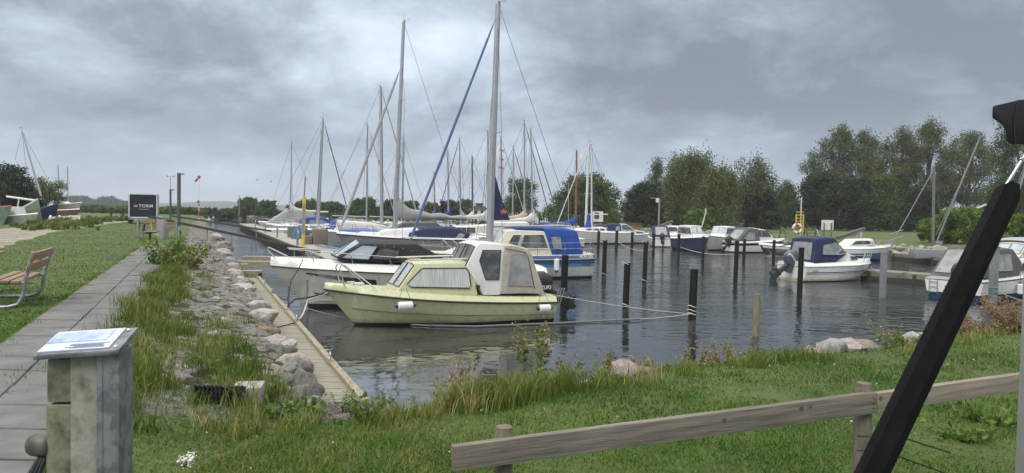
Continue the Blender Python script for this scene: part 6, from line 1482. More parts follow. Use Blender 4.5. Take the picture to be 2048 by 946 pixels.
p = W(1512, 672, 0); m = MB(); zt = A(1512, 588, p.y).z; m.tube([p + Vector((0, 0, -1)), Vector((p.x, p.y, zt))], .085, 9)
solo('wooden_stake', 'weathered wooden stake standing in the water near the bank, weeds at its foot', 'stake', m, woodm('stake_wood', (.24, .21, .15), (.12, .11, .08), (6, 6, .6)), p, smooth=True, sharp=50)
for lab, (px, wy), top, r in (('square grey post with flat cap in front of the near jetty', (1765, 595), 506, .088), ('grey steel post behind the black awning strut, ropes round it', (1985, 612), 494, .105), ('grey post with black cap behind the cream cabin boat', (2031, 520), 488, .115)):
    p = W(px, wy, 0); zt = A(px, top, p.y).z; t = T('steel_post', lab, 'post', p, 0, 'grey posts at the jetties'); m = MB(); m.box((0, 0, zt / 2 - .5), r * 2, r * 2, zt + 1, Matrix.Rotation(.2, 3, 'Z')); m.build('post_shaft', M('dull_post_grey', (.20, .215, .225), (.14, .15, .16), 6, .6), t, bevel=.012)
    m = MB(); m.box((0, 0, zt + .015), r * 2.2, r * 2.2, .03, Matrix.Rotation(.2, 3, 'Z')); m.build('post_cap', rubber if r == .115 else galv, t)
    if r > .1 and r < .11:
        m = MB()
        for z in (.5, .58, .66): m.tube([(r * 1.3 * math.cos(a), r * 1.3 * math.sin(a), z) for a in np.linspace(0, 6.28, 13)[:-1]], .022, 4, closed=True)
        m.build('rope_turns', M('green_rope', (.12, .2, .2), None, 20, .9), t)
def jetty(label, a, c, w, z, posts):
    a, c = Vector(a), Vector(c); d = (c - a).normalized(); s = Vector((-d.y, d.x, 0)); t = T('jetty', label, 'jetty', (a + c) / 2, 0, 'jetties on the right'); L = (c - a).length
    m = MB(); k = 0
    while k < L: q = a + d * (k + .06); m.beam(q - s * 0, q + s * w, .11, .035); k += .125
    m.build('decking', woodm('grey_mossy_decking', (.24, .23, .18), (.15, .145, .10), (6, 3, 6), 4), t, local=False)
    m = MB(); m.beam(a - d * .05 - Vector((0, 0, .12)), c - Vector((0, 0, .12)), .07, .2); m.beam(a + s * w - Vector((0, 0, .12)), c + s * w - Vector((0, 0, .12)), .07, .2); m.build('side_beam', M('mossy_beam', (.20, .19, .12), (.12, .12, .08), 3, .9, bump=.4, bscale=12), t, local=False)
    m = MB(); m.beam(a - Vector((0, 0, .42)), c - Vector((0, 0, .42)), .05, .36); m.build('pontoon_float', dark_wood, t, local=False)
    for k in posts:
        q = a + d * (L * k); m = MB(); m.tube([(q.x, q.y, -1), (q.x, q.y, z - .03)], .1, 8); m.build('pile', dark_wood, t, local=False)
a = W(1722, 541, .45); c = W(1862, 551, .45); jetty('near jetty with mossy side beam between the navy canopy boat and the grey canopy boat', a, a + (c - a) * 2.6, 1.5, .45, (.05, .3, .55))
a = W(1782, 506, .5); c = W(1905, 517, .5); jetty('farther jetty in front of the stone bank and the crane', a, a + (c - a) * 2.0, 1.8, .5, (.03, .35, .6))
m = MB(); q = W(1848, 506, .75); m.box(q + Vector((.9, .4, -.05)), 3.0, .8, .62); solo('grey_box', 'long grey metal box on the farther jetty below the crane', 'box', m, galv, q, bevel=.02)
m = MB(); p0 = Vector((14.65, 27.9, .5))
rope('light blue line from the navy canopy boat past the square grey post', [db.world((4.6, 1.05, .55)), db.world((.3, .2, .75)), W(1765, 548, .6), W(1822, 540, .55)], .02, rope_blue, sag=.02)
rope('greenish line from the ropes of the grey steel post to the right', [W(1988, 580, .62), W(2060, 606, .35)], .02, MATS['green_rope'], sag=.02)
for lab, q0, q1 in (('slack line before the white motor boat with navy tent', (1232, 480), (1306, 498)), ('slack white line between the navy launch and the hardtop boat', (1356, 492), (1470, 508))):
    rope(lab, [W(*q0, .6), W(*q1, .5)], .02, rope_w, sag=.03)
# gangway beams on the right-hand banks
for lab, a, c, pp in (('dark sloping gangway beam from the lawn down to the boats, right one', A(1728, 458, 62), A(1674, 476, 58), (1712, 478)), ('dark sloping gangway beam beside the street lamp, left one', A(1345, 443, 84), A(1308, 457, 78), (1343, 470))):
    t = T('gangway_beam', lab, 'beam', a, 0, 'gangway beams'); m = MB(); m.beam(a, c, .25, .28); m.build('beam', M('grey_green_beam', (.12, .125, .10), None, 3, .8), t, local=False)
    m = MB(); q = a.lerp(c, .3); m.beam((q.x, q.y, .3), (q.x, q.y, q.z), .22, .22, up=(0, 1, 0)); m.beam((q.x + .35, q.y, .3), (q.x + .35, q.y, q.z), .22, .22, up=(0, 1, 0)); m.build('post', M('pale_post', (.4, .4, .37), None, 3, .8), t, local=False)
# ---- mast crane
p = W(1866, 493, .75); t = T('mast_crane', 'grey mast crane with slanting boom and stays in front of the green shrub', 'crane', p)
D = p.y; m = MB(); top = A(1868, 338, D); m.beam((p.x, p.y, .3), top, .17, .17, up=(0, 1, 0)); m.build('column', M('dull_crane_grey', (.17, .18, .185), (.13, .135, .14), 4, .6), t, local=False)
m = MB(); m.tube([A(1874, 482, D), A(1961, 272, D + 1.5)], .075, 8); m.tube([A(1872, 470, D), A(1952, 300, D + 1.4)], .03, 6); m.lathe([(.1, -.06), (.12, .06)], A(1962, 271, D + 1.5), 8); m.build('boom', MATS['dull_crane_grey'], t, local=False, smooth=True)
m = MB(); m.tube([top, A(1779, 497, D - 2)], .045, 6); m.build('stay', MATS['dull_crane_grey'], t, local=False, smooth=True)
m = MB(); m.tube([top, A(1886, 488, D + .5)], .05, 6); m.build('stay', M('dark_stay', (.06, .065, .07), None, 3, .5), t, local=False, smooth=True)
m = MB(); c_ = A(1886, 490, D + .5); m.box(c_ - Vector((0, 0, .25)), .34, .34, .8); m.build('stay_foot', rubber, t, local=False)
m = MB(); m.beam(A(1845, 491, D - .4), A(1884, 493, D - .4), .5, .22); m.build('base_plate', M('rusty_steel', (.16, .07, .04), (.10, .05, .035), 6, .85), t, local=False)
m = MB(); q = A(1877, 487, D - .3); m.box(q, .5, .35, .45); m.build('winch', galv, t, local=False, bevel=.04)
m = MB(); q = A(1781, 492, 55)
for dx in (0, 1.3): m.tube([q + Vector((dx, 0, -.4)), q + Vector((dx, 0, .95))], .03, 6)
for dz in (.45, .95): m.tube([q + Vector((0, 0, dz)), q + Vector((1.3, .6, dz + .35))], .03, 6)
solo('stair_rail', 'pale metal stair railing on the stone bank by the bowrider', 'railing', m, galv, q, smooth=True)
# ---- shore furniture on the right
p = W(1598, 480, .85); t = T('rescue_station', 'yellow rescue ladder with red and white life ring on a post, on the right lawn', 'life ring', p); D = p.y; k = D / FPX
m = MB()
for dx in (-.36, .36): m.beam(p + Vector((dx, 0, 0)), p + Vector((dx, 0, (480 - 428) * k)), .10, .08, up=(0, 1, 0))
for i in range(7): z = 1.0 + .3 * i; m.tube([p + Vector((-.36, 0, z)), p + Vector((.36, 0, z))], .04, 5)
m.build('ladder', yellowpaint, t, local=False)
m = MB(); m.tube([p + Vector((.15, .1, 0)), p + Vector((.15, .1, (480 - 396) * k))], .05, 6); m.build('post', plaswhite, t, local=False)
c = A(1594.5, 457, D - .3); R = .42; 
for nm, mt, a0s in (('life_ring', plaswhite, (0, 1, 2, 3)), ('life_ring_band', redpaint, (0, 1, 2, 3))):
    m = MB()
    for a0 in a0s:
        w0, w1 = (a0 * 1.5708 + .42, a0 * 1.5708 + 1.58) if mt is plaswhite else (a0 * 1.5708, a0 * 1.5708 + .43)
        m.tube([c + Vector((R * math.cos(a), 0, R * math.sin(a))) for a in np.linspace(w0, w1, 8)], .13, 8)
    m.build(nm, mt, t, local=False, smooth=True)
p = W(1655, 483, .85); t = T('notice_board', 'blank white notice board on two posts before the dark hedge', 'sign', p); D = p.y; m = MB(); c = A(1655, 450, D)
m.box(c, 1.15, .06, .95); m.build('board', plaswhite, t, local=False)
for dx in (-.35, .35): m = MB(); m.beam((c.x + dx, p.y - .08, .5), (c.x + dx, p.y - .08, c.z + .2), .10, .12, up=(0, 1, 0)); m.build('post', M('greyed_post', (.16, .15, .12), None, 4, .9), t, local=False)
brown = woodm('brown_timber', (.16, .085, .045), (.10, .055, .03), (1, 4, 4))
def picnic(label, p, L, rz):
    t = T('picnic_table', label, 'picnic table', p, rz, 'picnic tables on the right lawn')
    m = MB()
    for i in range(5): m.box((0, -.32 + .16 * i, .74), L, .14, .04)
    m.build('table_top', brown, t)
    for sg in (1, -1):
        m = MB(); m.box((0, .75 * sg, .44), L, .26, .04); m.build('seat', brown, t)
    for dx in (-L * .36, L * .36):
        m = MB(); m.beam((dx, -.3, .72), (dx, -.72, 0), .06, .1, up=(1, 0, 0)); m.beam((dx, .3, .72), (dx, .72, 0), .06, .1, up=(1, 0, 0)); m.beam((dx, -.85, .42), (dx, .85, .42), .05, .09); m.build('leg_frame', brown, t)
picnic('brown picnic table with thick top, left of the life ring', W(1550, 474, .95), 2.4, .15)
picnic('dark slender picnic table just right of the life ring', W(1622, 474, .95), 1.7, -.1)
m = MB(); q = W(1640, 478, .95); m.beam(q, q + Vector((-.35, 0, 1.0)), .1, .06); solo('leaning_board', 'pale board leaning at the dark slender picnic table', 'board', m, plaswhite, q)
p = W(1317, 468, .95); t = T('street_lamp', 'grey lamp post with a single short arm in front of the very dark tree', 'street lamp', p); D = p.y; m = MB(); c = A(1318, 396, D)
m.tube([p, Vector((p.x, p.y, c.z))], .10, 8); m.build('pole', galv, t, local=False, smooth=True)
m = MB(); m.beam(Vector((p.x, p.y, c.z - .05)), A(1301, 396, D), .14, .09); m.build('arm', galv, t, local=False)
m = MB(); m.box(A(1314.5, 401, D), .3, .3, .45); m.build('lamp_head', plaswhite, t, local=False, bevel=.05)
p = W(1267, 460, 1.0); m = MB(); D = p.y; a_, c_ = A(1249, 446, D), A(1283, 448, D)
for dz in (0, -.22, -.45): m.beam(a_ + Vector((0, 0, dz)), c_ + Vector((0, 0, dz)), .08, .19)
t = T('plank_bench', 'brown plank bench back on the lawn behind the white motor boat', 'bench', p); m.build('backrest', brown, t, local=False)
m = MB(); m.beam(a_ + Vector((.2, -.4, -.7)), c_ + Vector((-.2, -.4, -.7)), .45, .06); m.build('seat', brown, t, local=False)
for q in (a_ + Vector((.3, 0, 0)), c_ - Vector((.3, 0, 0))): m = MB(); m.beam(q, (q.x, q.y, gh(q.x, q.y) - .05), .1, .1, up=(0, 1, 0)); m.build('leg', brown, t, local=False)
p = A(1197, 462, 88); t = T('information_sign', 'pale square sign with dark panel on two legs before the rounded tree', 'sign', (p.x, p.y, .9)); c = A(1195, 433, 88); m = MB(); m.box(c, 1.4, .08, 1.3); m.build('board', plaswhite, t, local=False)
m = MB(); m.box(c + Vector((-.1, -.06, .1)), .6, .03, .75); m.build('dark_panel', M('dark_sign_panel', (.05, .08, .07), None, 3, .5), t, local=False)
for dx in (-.5, .5): m = MB(); m.tube([(c.x + dx, c.y + .1, .6), (c.x + dx, c.y + .1, c.z)], .05, 6); m.build('leg', galv, t, local=False)
# house behind the shrub
p = A(1960, 432, 84); t = T('house', 'house with grey slate roof and pale gable edge behind the green shrub', 'house', (p.x, p.y, .9)); m = MB()
w_, d_ = 3.0, 5.0; ev = A(1960, 426, 84).z; rg = A(1962, 409, 84).z; x0 = A(1930, 426, 84).x; xr = A(1966, 409, 84).x
m.prism([(x0 + .3, p.y, .6), (xr * 2 - x0 - .3, p.y, .6), (xr * 2 - x0 - .3, p.y, ev), (xr, p.y, rg - .1), (x0 + .3, p.y, ev)], (5.4, 8, 0)); m.build('wall', M('dark_timber_wall', (.10, .07, .05), (.07, .05, .04), 3, .8), t, local=False)
m = MB(); m.beam((x0, p.y - .4, ev - .05), (xr + .03, p.y - .4, rg), .12, .2); m.beam((xr * 2 - x0, p.y - .4, ev - .05), (xr, p.y - .4, rg), .12, .2); m.build('gable_board', plaswhite, t, local=False)
m = MB()
for sg in (1, -1):
    e = xr - (xr - x0) * sg; m.add([(e, p.y - .45, ev + .02), (xr, p.y - .45, rg + .12), (xr + 5.9, p.y + 8.4, rg + .12), (e + 5.9, p.y + 8.4, ev + .02), (e, p.y - .45, ev - .10), (xr, p.y - .45, rg), (xr + 5.9, p.y + 8.4, rg), (e + 5.9, p.y + 8.4, ev - .10)], [(0, 1, 2, 3), (4, 5, 6, 7), (0, 1, 5, 4), (2, 3, 7, 6), (0, 3, 7, 4)])
m.build('roof', M('grey_slate', (.10, .105, .115), (.07, .075, .08), 6, .8), t, local=False)
# roofed pavilions on the far bank
def pavilion(label, px0, px1, ptop, pe, D):
    a_, c_, tp = A(px0, pe, D), A(px1, pe, D), A((px0 + px1) / 2, ptop, D); w = c_.x - a_.x; cx = (a_.x + c_.x) / 2; zb = max(.5, gh(cx, D))
    t = T('pavilion', label, 'pavilion', (cx, D, zb), 0, 'pavilions on the far bank'); e = a_.z; h = w / 2; m = MB()
    m.add([(cx - h, D - h, e), (cx + h, D - h, e), (cx + h, D + h, e), (cx - h, D + h, e), (cx - .3, D - .3, tp.z), (cx + .3, D - .3, tp.z), (cx + .3, D + .3, tp.z), (cx - .3, D + .3, tp.z)], [(3, 2, 1, 0), (0, 1, 5, 4), (1, 2, 6, 5), (2, 3, 7, 6), (3, 0, 4, 7), (4, 5, 6, 7)])
    m.box((cx, D, tp.z + .08), 1.2, 1.2, .25); m.build('roof', M('dark_shingle', (.035, .03, .027), (.05, .045, .04), 3, .8), t, local=False)
    for sx in (-.78, -.26, .26, .78):
        for sy in (-.78, .78): m = MB(); m.beam((cx + h * sx, D + h * sy, zb - .1), (cx + h * sx, D + h * sy, e + .1), .18, .18, up=(0, 1, 0)); m.beam((cx + h * sx, D + h * sy, e - .7), (cx + h * sx * .72, D + h * sy, e), .1, .1, up=(0, 1, 0)); m.build('post', brown, t, local=False)
pavilion('open pavilion with dark hipped roof, left of the motor sailer mast', 933, 984, 409, 421, 112); pavilion('open pavilion with dark hipped roof, partly behind the navy sail', 1040, 1084, 417, 426, 112)
# ================================================================== things on the pier
p = QP(6.45, 43.5, .7); t = T('yellow_pole', 'tall pole painted yellow below and bare above, on the edge of the pier', 'pole', p); zt = A(582, 393, p.y).z
m = MB(); m.beam((p.x, p.y, .1), (p.x + .06, p.y, zt), .17, .17, up=(0, 1, 0)); m.build('painted_post', yellowpaint, t, local=False)
m = MB(); m.beam((p.x + .02, p.y - .1, 1.5), (p.x + .05, p.y - .1, zt - .4), .10, .05, up=(0, 1, 0)); m.tube([(p.x + .05, p.y, zt), (p.x + .12, p.y, A(582, 352, p.y).z)], .05, 6); m.build('upper_pole', galv, t, local=False)
m = MB(); q = QP(8.0, 46.5, .7); m.box(q + Vector((0, 0, .5)), .95, .8, 1.0, Matrix.Rotation(rad(24), 3, 'Z')); m.box(q + Vector((-.75, -.3, .28)), .55, .6, .56, Matrix.Rotation(rad(24), 3, 'Z'))
solo('wooden_box', 'grey wooden box with a lower step beside it on the pier edge', 'box', m, woodm('grey_box_wood', (.20, .18, .14), (.13, .12, .09), (8, 8, 1)), q, bevel=.015)
m = MB(); q = QP(7.7, 57, .7); m.box(q + Vector((0, 0, .45)), .9, .8, .9, Matrix.Rotation(rad(24), 3, 'Z')); solo('wooden_box', 'grey wooden box farther along the pier beside a blue net', 'box', m, MATS['grey_box_wood'], q, bevel=.015)
m = MB(); q = QP(8.0, 55, .7); m.loft([[q + Vector((r_ * math.cos(a), r_ * 1.6 * math.sin(a), z_)) for a in np.linspace(0, 6.28, 12)[:-1]] for z_, r_ in ((0, .7), (.5, .6), (.9, .35), (1.05, .1))]); solo('net_heap', 'heap of blue netting on the pier behind the yellow pole', 'net', m, M('blue_net', (.05, .14, .22), (.03, .08, .13), 9, .9, bump=1, bscale=20), q, smooth=True)
p = QP(7.35, 46.8, .7); t = T('hand_trolley', 'small two-wheeled trolley standing on the pier beside the wooden box', 'trolley', p); m = MB(); m.box((0, 0, .45), .8, .5, .05); m.tube([(-.4, 0, .45), (-.55, 0, 1.1), (-.3, 0, 1.15)], .03, 6); m.tube([(.4, .2, .45), (.4, .2, 1.0), (.4, -.2, 1.0), (.4, -.2, .45)], .03, 6); m.build('frame', galv, t)
for sg in (1, -1): m = MB(); m.lathe([(.1, -.05), (.22, -.05), (.22, .05), (.1, .05)], (-.1, .3 * sg, .22), 12, (0, 1, 0)); m.build('wheel', rubber, t, smooth=True, sharp=40)
q = A(668, 493, 41.5); b = Boat('dinghy', 'small white dinghy with blue inside tied to the pier by the grey yacht bow', 'boat', Vector((q.x - 1.0, q.y - .5, 0)), rad(8), 2.5, .62); b.setup(.95, .7, rake=.2, tw=.8, zk=.1); b.hull([('a', .1, 0), ('f', .5, 0), ('d', 0, 0)], [white]); b.deck(M('dinghy_blue', (.08, .16, .32), None, 3, .7), -.05, .85, .02)
# ---- left shore
p = W(277, 446, 1.3); q0 = A(258, 440, 66); q1 = A(304, 440, 66); zt, zb = A(280, 388, 66).z, A(280, 435, 66).z
t = T('box_trailer', 'dark navy box trailer with white frame and lettering parked on the grass', 'trailer', (q0.x, 66, 1.3), rad(25)); w_ = (q1.x - q0.x) * 1.08; L = 4.4
hx = Vector((math.cos(rad(2)), math.sin(rad(2)), 0))
m = MB(); m.box((w_ / 2, L / 2, (zt + zb) / 2 - 1.3), w_ - .08, L, zt - zb - .05); m.build('body', M('navy_trailer_panel', (.012, .015, .035), None, 2, .4), t)
m = MB()
for x in (0, w_):
    for y_ in (0, L): m.box((x, y_, (zt + zb) / 2 - 1.3), .10, .10, zt - zb)
for z_ in (zt, zb):
    for y_ in (0, L): m.box((w_ / 2, y_, z_ - 1.3), w_ + .1, .10, .10)
    for x in (0, w_): m.box((x, L / 2, z_ - 1.3), .10, L, .10)
m.build('frame', plaswhite, t)
def flat_text(txt, parent, loc, size, mat, name='lettering', rot=(90, 0, 0)):
    cu = bpy.data.curves.new('lettering', 'FONT'); cu.body = txt; cu.size = size; cu.extrude = .006; cu.align_x = 'LEFT'; cu.align_y = 'CENTER'; cu.offset = .008; cu.space_character = 1.15
    o = bpy.data.objects.new('tmp', cu); COL.objects.link(o); dg = bpy.context.evaluated_depsgraph_get(); me = bpy.data.meshes.new_from_object(o.evaluated_get(dg)); bpy.data.objects.remove(o)
    me.materials.clear(); me.materials.append(mat); o = bpy.data.objects.new(name, me); COL.objects.link(o); o.parent = parent; o.location = loc; o.rotation_euler = tuple(rad(a) for a in rot); return o
flat_text('TORM', t, (w_ * .34, -.02, (zt + zb) / 2 - 1.3 - .02), .40, plaswhite)
m = MB(); m.box((w_ * .24, -.02, (zt + zb) / 2 - 1.32), .30, .03, .07, mi=0); m.box((w_ * .24, -.02, (zt + zb) / 2 - 1.25), .30, .03, .06, mi=1); m.box((w_ * .24, -.02, (zt + zb) / 2 - 1.39), .30, .03, .06, mi=1); m.build('emblem', [plaswhite, redpaint], t)
m = MB(); m.box((w_ * .53, -.02, (zt + zb) / 2 - 1.62), .9, .02, .025); m.build('lettering_line', plaswhite, t)
m = MB(); m.box((w_ / 2, -.05, zb - 1.3 - .12), w_ + .05, .12, .16); m.build('bumper', galv, t)
for sg in (0, 1):
    for y_ in (1.6, 2.5): m = MB(); m.lathe([(.12, -.1), (.36, -.1), (.38, -.05), (.38, .05), (.36, .1), (.12, .1)], (.05 + (w_ - .1) * sg, y_, .38), 18, (1, 0, 0)); m.build('wheel', rubber, t, smooth=True, sharp=40)
m = MB(); m.box((.05, .12, .38), .3, .45, .5); m.build('mudguard', rubber, t, bevel=.08)
m = MB(); m.beam((w_ / 2, L, .5), (w_ / 2, L + 1.4, .5), .12, .12); m.build('drawbar', galv, t)
def lampcol(label, px, ptop, D, r, head=True, name='lamp_post', vane=False):
    c = A(px, ptop, D); zb = gh(c.x, D) - .05; t = T(name, label, 'lamp post', (c.x, D, zb)); m = MB(); m.tube([(0, 0, 0), (0, 0, c.z - zb)], r, 8); m.build('pole', M('dark_galvanised', (.10, .11, .12), None, 5, .5, .3), t, smooth=True, sharp=50)
    if head: m = MB(); m.box((r + .14, 0, c.z - zb - .08), .3, .16, .14); m.build('lamp_head', galv, t, bevel=.02)
    if vane:
        m = MB(); z0 = c.z - zb; m.tube([(0, 0, z0), (0, 0, z0 + 1.35)], .03, 5); m.tube([(-.32, 0, z0 + 1.3), (.32, 0, z0 + 1.3)], .03, 5)
        for dx in (-.34, .34): m.lathe([(.02, -.1), (.11, 0), (.02, .1)], (dx, 0, z0 + 1.36), 8)
        m.build('anemometer', galv, t)
    return t
lampcol('tall dark lamp post behind the timber benches on the left lawn', 358, 346, 62, .16)
lampcol('shorter dark post carrying a small wind gauge near the trailer', 341, 378, 74, .11, True, 'wind_gauge_post', True)
c = A(398, 360, 90); zb = gh(c.x, 90) - .05; t = T('windsock', 'faded red and white windsock on a pole with red and white banded foot', 'windsock', (c.x, 90, zb)); m = MB(); H = c.z - zb
m.tube([(0, 0, 0), (0, 0, H)], .05, 6); m.build('pole', plaswhite, t, smooth=True)
m = MB()
for z_ in (.6, 2.0): m.tube([(0, 0, z_), (0, 0, z_ + .75)], .075, 6)
m.build('red_band', redpaint, t)
for k in range(4):
    m = MB(); q0, q1 = Vector((.1, 0, H + .5)), Vector((-.55, 0, H - .25)); a_, b_ = q0.lerp(q1, k / 4), q0.lerp(q1, (k + 1) / 4); m.tube([a_, b_], .21 - .025 * k, 10, r1=.21 - .025 * (k + 1)); m.build('sock_band', redpaint if k % 2 == 0 else M('pale_red_cloth', (.5, .42, .4), None, 3, .8), t, smooth=True)
m = MB(); m.lathe([(.1, -.1), (.13, 0), (.1, .1)], (-.12, 0, H * .48), 8); m.build('lamp', rubber, t)
p = W(223, 437, 1.3); t = T('dark_signboard', 'dark blank board on a single leg in front of the reeds', 'sign', p); k = p.y / FPX; m = MB(); m.box((0, 0, (437 - 419) * k), 11 * k, .1, 6.5 * k); m.build('board', M('near_black_board', (.02, .02, .022), None, 3, .6), t); m = MB(); m.box((-.1, .08, 8 * k), .2, .1, 17 * k); m.build('leg', MATS['near_black_board'], t)
p = W(246, 437, 1.3); k = p.y / FPX; m = MB(); m.box(p + Vector((0, 0, 9 * k)), .2, .2, 18 * k); m.box(p + Vector((-.3, 0, .12)), 1.2, .3, .24); solo('dark_bollard', 'dark short post with a log at its foot beside the blank board', 'post', m, MATS['near_black_board'], p)
m = MB(); a_, c_ = A(478, 432, 120), A(479, 390, 120); m.tube([a_, c_], .07, 6); solo('bare_pole', 'thin bare pole beside the dark windswept bush on the breakwater', 'pole', m, galv, a_, smooth=True)
# gulls
for lab, px, py in (('gull flying over the breakwater, left of the pair', 515, 360), ('gull flying over the breakwater, right of the pair', 543, 363)):
    c = A(px, py, 75); t = T('gull', lab, 'bird', c, 0, 'flying gulls'); m = MB(); m.lathe([(.01, -.2), (.06, -.1), (.07, .05), (.02, .2)], (0, 0, 0), 8, (1, 0, .1)); t.scale = (.6, .6, .6); m.add([(-.08, .03, .03), (.1, .03, .03), (.05, .42, .16), (-.06, .42, .16), (-.1, .8, .04)], [(0, 1, 2, 3), (3, 2, 4)]); m.add([(-.08, -.03, .03), (.1, -.03, .03), (.05, -.42, .16), (-.06, -.42, .16), (-.1, -.8, .04)], [(3, 2, 1, 0), (4, 2, 3)]); m.build('body', M('gull_grey', (.35, .36, .38), None, 3, .8), t)
# flags
for lab, px, py, D in (('small red and white flag on the thick grey mast', 757, 323, 60), ('red pennants hoisted beside the motor sailer mast', 999, 300, 77), ('red flag on the stern of the white day cruiser with blue tent', 590, 442, 68)):
    c = A(px, py, D); m = MB(); k = D / FPX; hs = 6 if 'pennants' not in lab else 5; n = 3 if 'pennants' in lab else 1
    for j in range(n):
        o_ = Vector((0, 0, -j * 17 * k)); rows = [[c + o_ + Vector((i * 1.7 * k, .05 * math.sin(i * 1.5), -i * .5 * k + s_)) for s_ in (-2.6 * k, 2.6 * k)] + [c + o_ + Vector((i * 1.7 * k, .05 * math.sin(i * 1.5) + .012, -i * .5 * k + s_)) for s_ in (2.6 * k, -2.6 * k)] for i in range(6)]
        m.loft(rows)
    solo('flag', lab, 'flag', m, M('faded_flag', (.42, .10, .10), (.5, .42, .42), 1.6, .8, contrast=(.48, .52)), c)
# ================================================================== benches on the left lawn
seatw = woodm('reddish_seat_wood', (.27, .18, .115), (.18, .12, .075), (2, 7, 7), 3, .3, .6)
def bench(label, p, rz, L=1.75):
    """tube-framed bench; local x along the seat, y towards its back"""
    t = T('park_bench', label, 'bench', p, rz, 'park benches on the left lawn'); x = L / 2
    m = MB()
    for i in range(3): m.box((0, -.16 + .15 * i, .45 - .012 * i), L, .135, .045)
    m.build('seat', seatw, t, bevel=.006)
    m = MB()
    for z_, y_ in ((.66, .32), (.84, .37)): m.box((0, y_, z_), L, .04, .135, Matrix.Rotation(rad(-14), 3, 'X'))
    m.build('backrest', seatw, t, bevel=.006); m = MB(); m.beam((.0, .305, .58), (.0, .365, .90), .09, .03, up=(0, 1, 0)); m.build('back_batten', seatw, t)
    for sg in (-1, 1):
        m = MB(); m.tube([(x * sg * .9, .38, .92), (x * sg * .9, .27, .5), (x * sg * .9, .23, .2), (x * sg * .9, .16, .06), (x * sg * .9, .02, .02), (x * sg * .9, -.55, .02)], .032, 8); m.tube([(x * sg * .9, .27, .41), (x * sg * .9, -.22, .41)], .026, 8); m.build('leg', galv, t, smooth=True)
    return t
pf, pb_ = W(14, 615, 1.3), W(62, 590, 1.3)
bench('park bench with reddish slatted seat and curved grey legs nearest on the left lawn', Vector((-8.5, 12.1, 1.3)), rad(-66))
t = T('garden_table', 'corner of a reddish plank table at the left edge beside the nearest bench', 'table', Vector((-9.75, 12.7, 1.3)), rad(-66)); m = MB()
for i in range(4): m.box((0, -.25 + .17 * i, .76), 1.8, .155, .045)
m.build('table_top', seatw, t, bevel=.006)
for sg in (-1, 1): m = MB(); m.tube([(.7 * sg, -.3, .02), (.7 * sg, .3, .02), (.7 * sg, 0, .05), (.7 * sg, 0, .74), (.7 * sg, -.28, .73), (.7 * sg, .28, .73)], .032, 8); m.build('leg', galv, t, smooth=True)
q = W(300, 476, 1.3); D = q.y
def bench2(label, x0, x1, ytop, D, rz=0):
    a_, c_ = A(x0, ytop, D), A(x1, ytop, D); L = c_.x - a_.x; z0 = gh(a_.x, D); t = T('timber_bench', label, 'bench', ((a_.x + c_.x) / 2, D, z0), rz, 'timber benches on the left lawn')
    h = a_.z - z0; m = MB()
    for z_ in (h - .10, h - .3): m.box((0, 0, z_), L, .045, .15)
    m.build('backrest', seatw, t, bevel=.005); m = MB()
    for i in range(3): m.box((0, .12 + .15 * i, h - .5), L, .13, .045)
    m.build('seat', seatw, t)
    for sg in (-1, 1): m = MB(); m.beam((L * .46 * sg, -.05, 0), (L * .46 * sg, -.05, h + .1), .10, .08, up=(0, 1, 0)); m.beam((L * .46 * sg, .45, 0), (L * .46 * sg, .45, h - .5), .08, .08, up=(0, 1, 0)); m.build('leg', galv, t)
bench2('timber bench with grey legs seen from behind, nearer the trailer', 275, 318, 440, 37); bench2('timber bench seen from behind, right of the grey service pillar', 322, 355, 443, 38.5)
p = A(324, 470, 35.5); zb = gh(p.x, 35.5); t = T('service_pillar', 'narrow grey service pillar between the two timber benches', 'pillar', (p.x, 35.5, zb)); h = A(324, 439, 35.5).z - zb; m = MB(); m.box((0, 0, h / 2), .32, .26, h); m.build('housing', M('grey_pillar', (.30, .31, .30), (.22, .23, .22), 5, .6), t, bevel=.02)
m = MB(); m.tube([(-.5, -.1, h * .85), (-.46, -.12, h * .4), (-.3, -.13, .3), (-.1, -.13, .25)], .03, 6); m.build('yellow_hose', yellowpaint, t, smooth=True)
p = A(300, 474, 34); zb = gh(p.x, 34); t = T('seat_frame', 'small dark curved seat frame standing before the timber benches', 'seat', (p.x, 34, zb))
m = MB(); m.tube([(-.25, 0, .85), (-.3, 0, .6), (-.2, 0, .42), (.3, 0, .45)], .05, 6); m.tube([(0, 0, 0), (0, 0, .42)], .06, 6); m.build('frame', rubber, t, smooth=True); m = MB(); m.box((.08, 0, .48), .6, .35, .06); m.build('seat', galv, t)
# ================================================================== foreground
# information post at the left
ang = rad(-14); p = W(170, 900, 1.3); 
D = 2.55; c = A(188, 700, D); t = T('information_post', 'mossy pale post with a galvanised steel casing and a sloping sheet on top', 'post', (c.x, c.y, 1.3), rad(9)); H = c.z - 1.3; t.scale = (.8, .8, 1)
moss = M('mossy_fibre_cement', (.19, .19, .135), (.055, .065, .028), 9, .85, bump=.5, bscale=30, contrast=(.45, .66), detail=9, bdist=.01)
moss2 = M('mossy_pale_board', (.28, .28, .235), (.085, .095, .055), 10, .85, bump=.4, bscale=30, contrast=(.46, .68), detail=9, bdist=.01)
m = MB(); m.box((-.105, -.02, H - .095), .105, .14, .155); m.build('side_panel', moss, t, bevel=.01); m = MB(); m.box((-.107, -.02, H - .84), .108, .145, 1.32); m.build('side_panel', moss, t, bevel=.01)
m = MB(); m.box((-.003, -.025, H - .75), .11, .15, 1.5); m.build('front_board', moss2, t, bevel=.006)
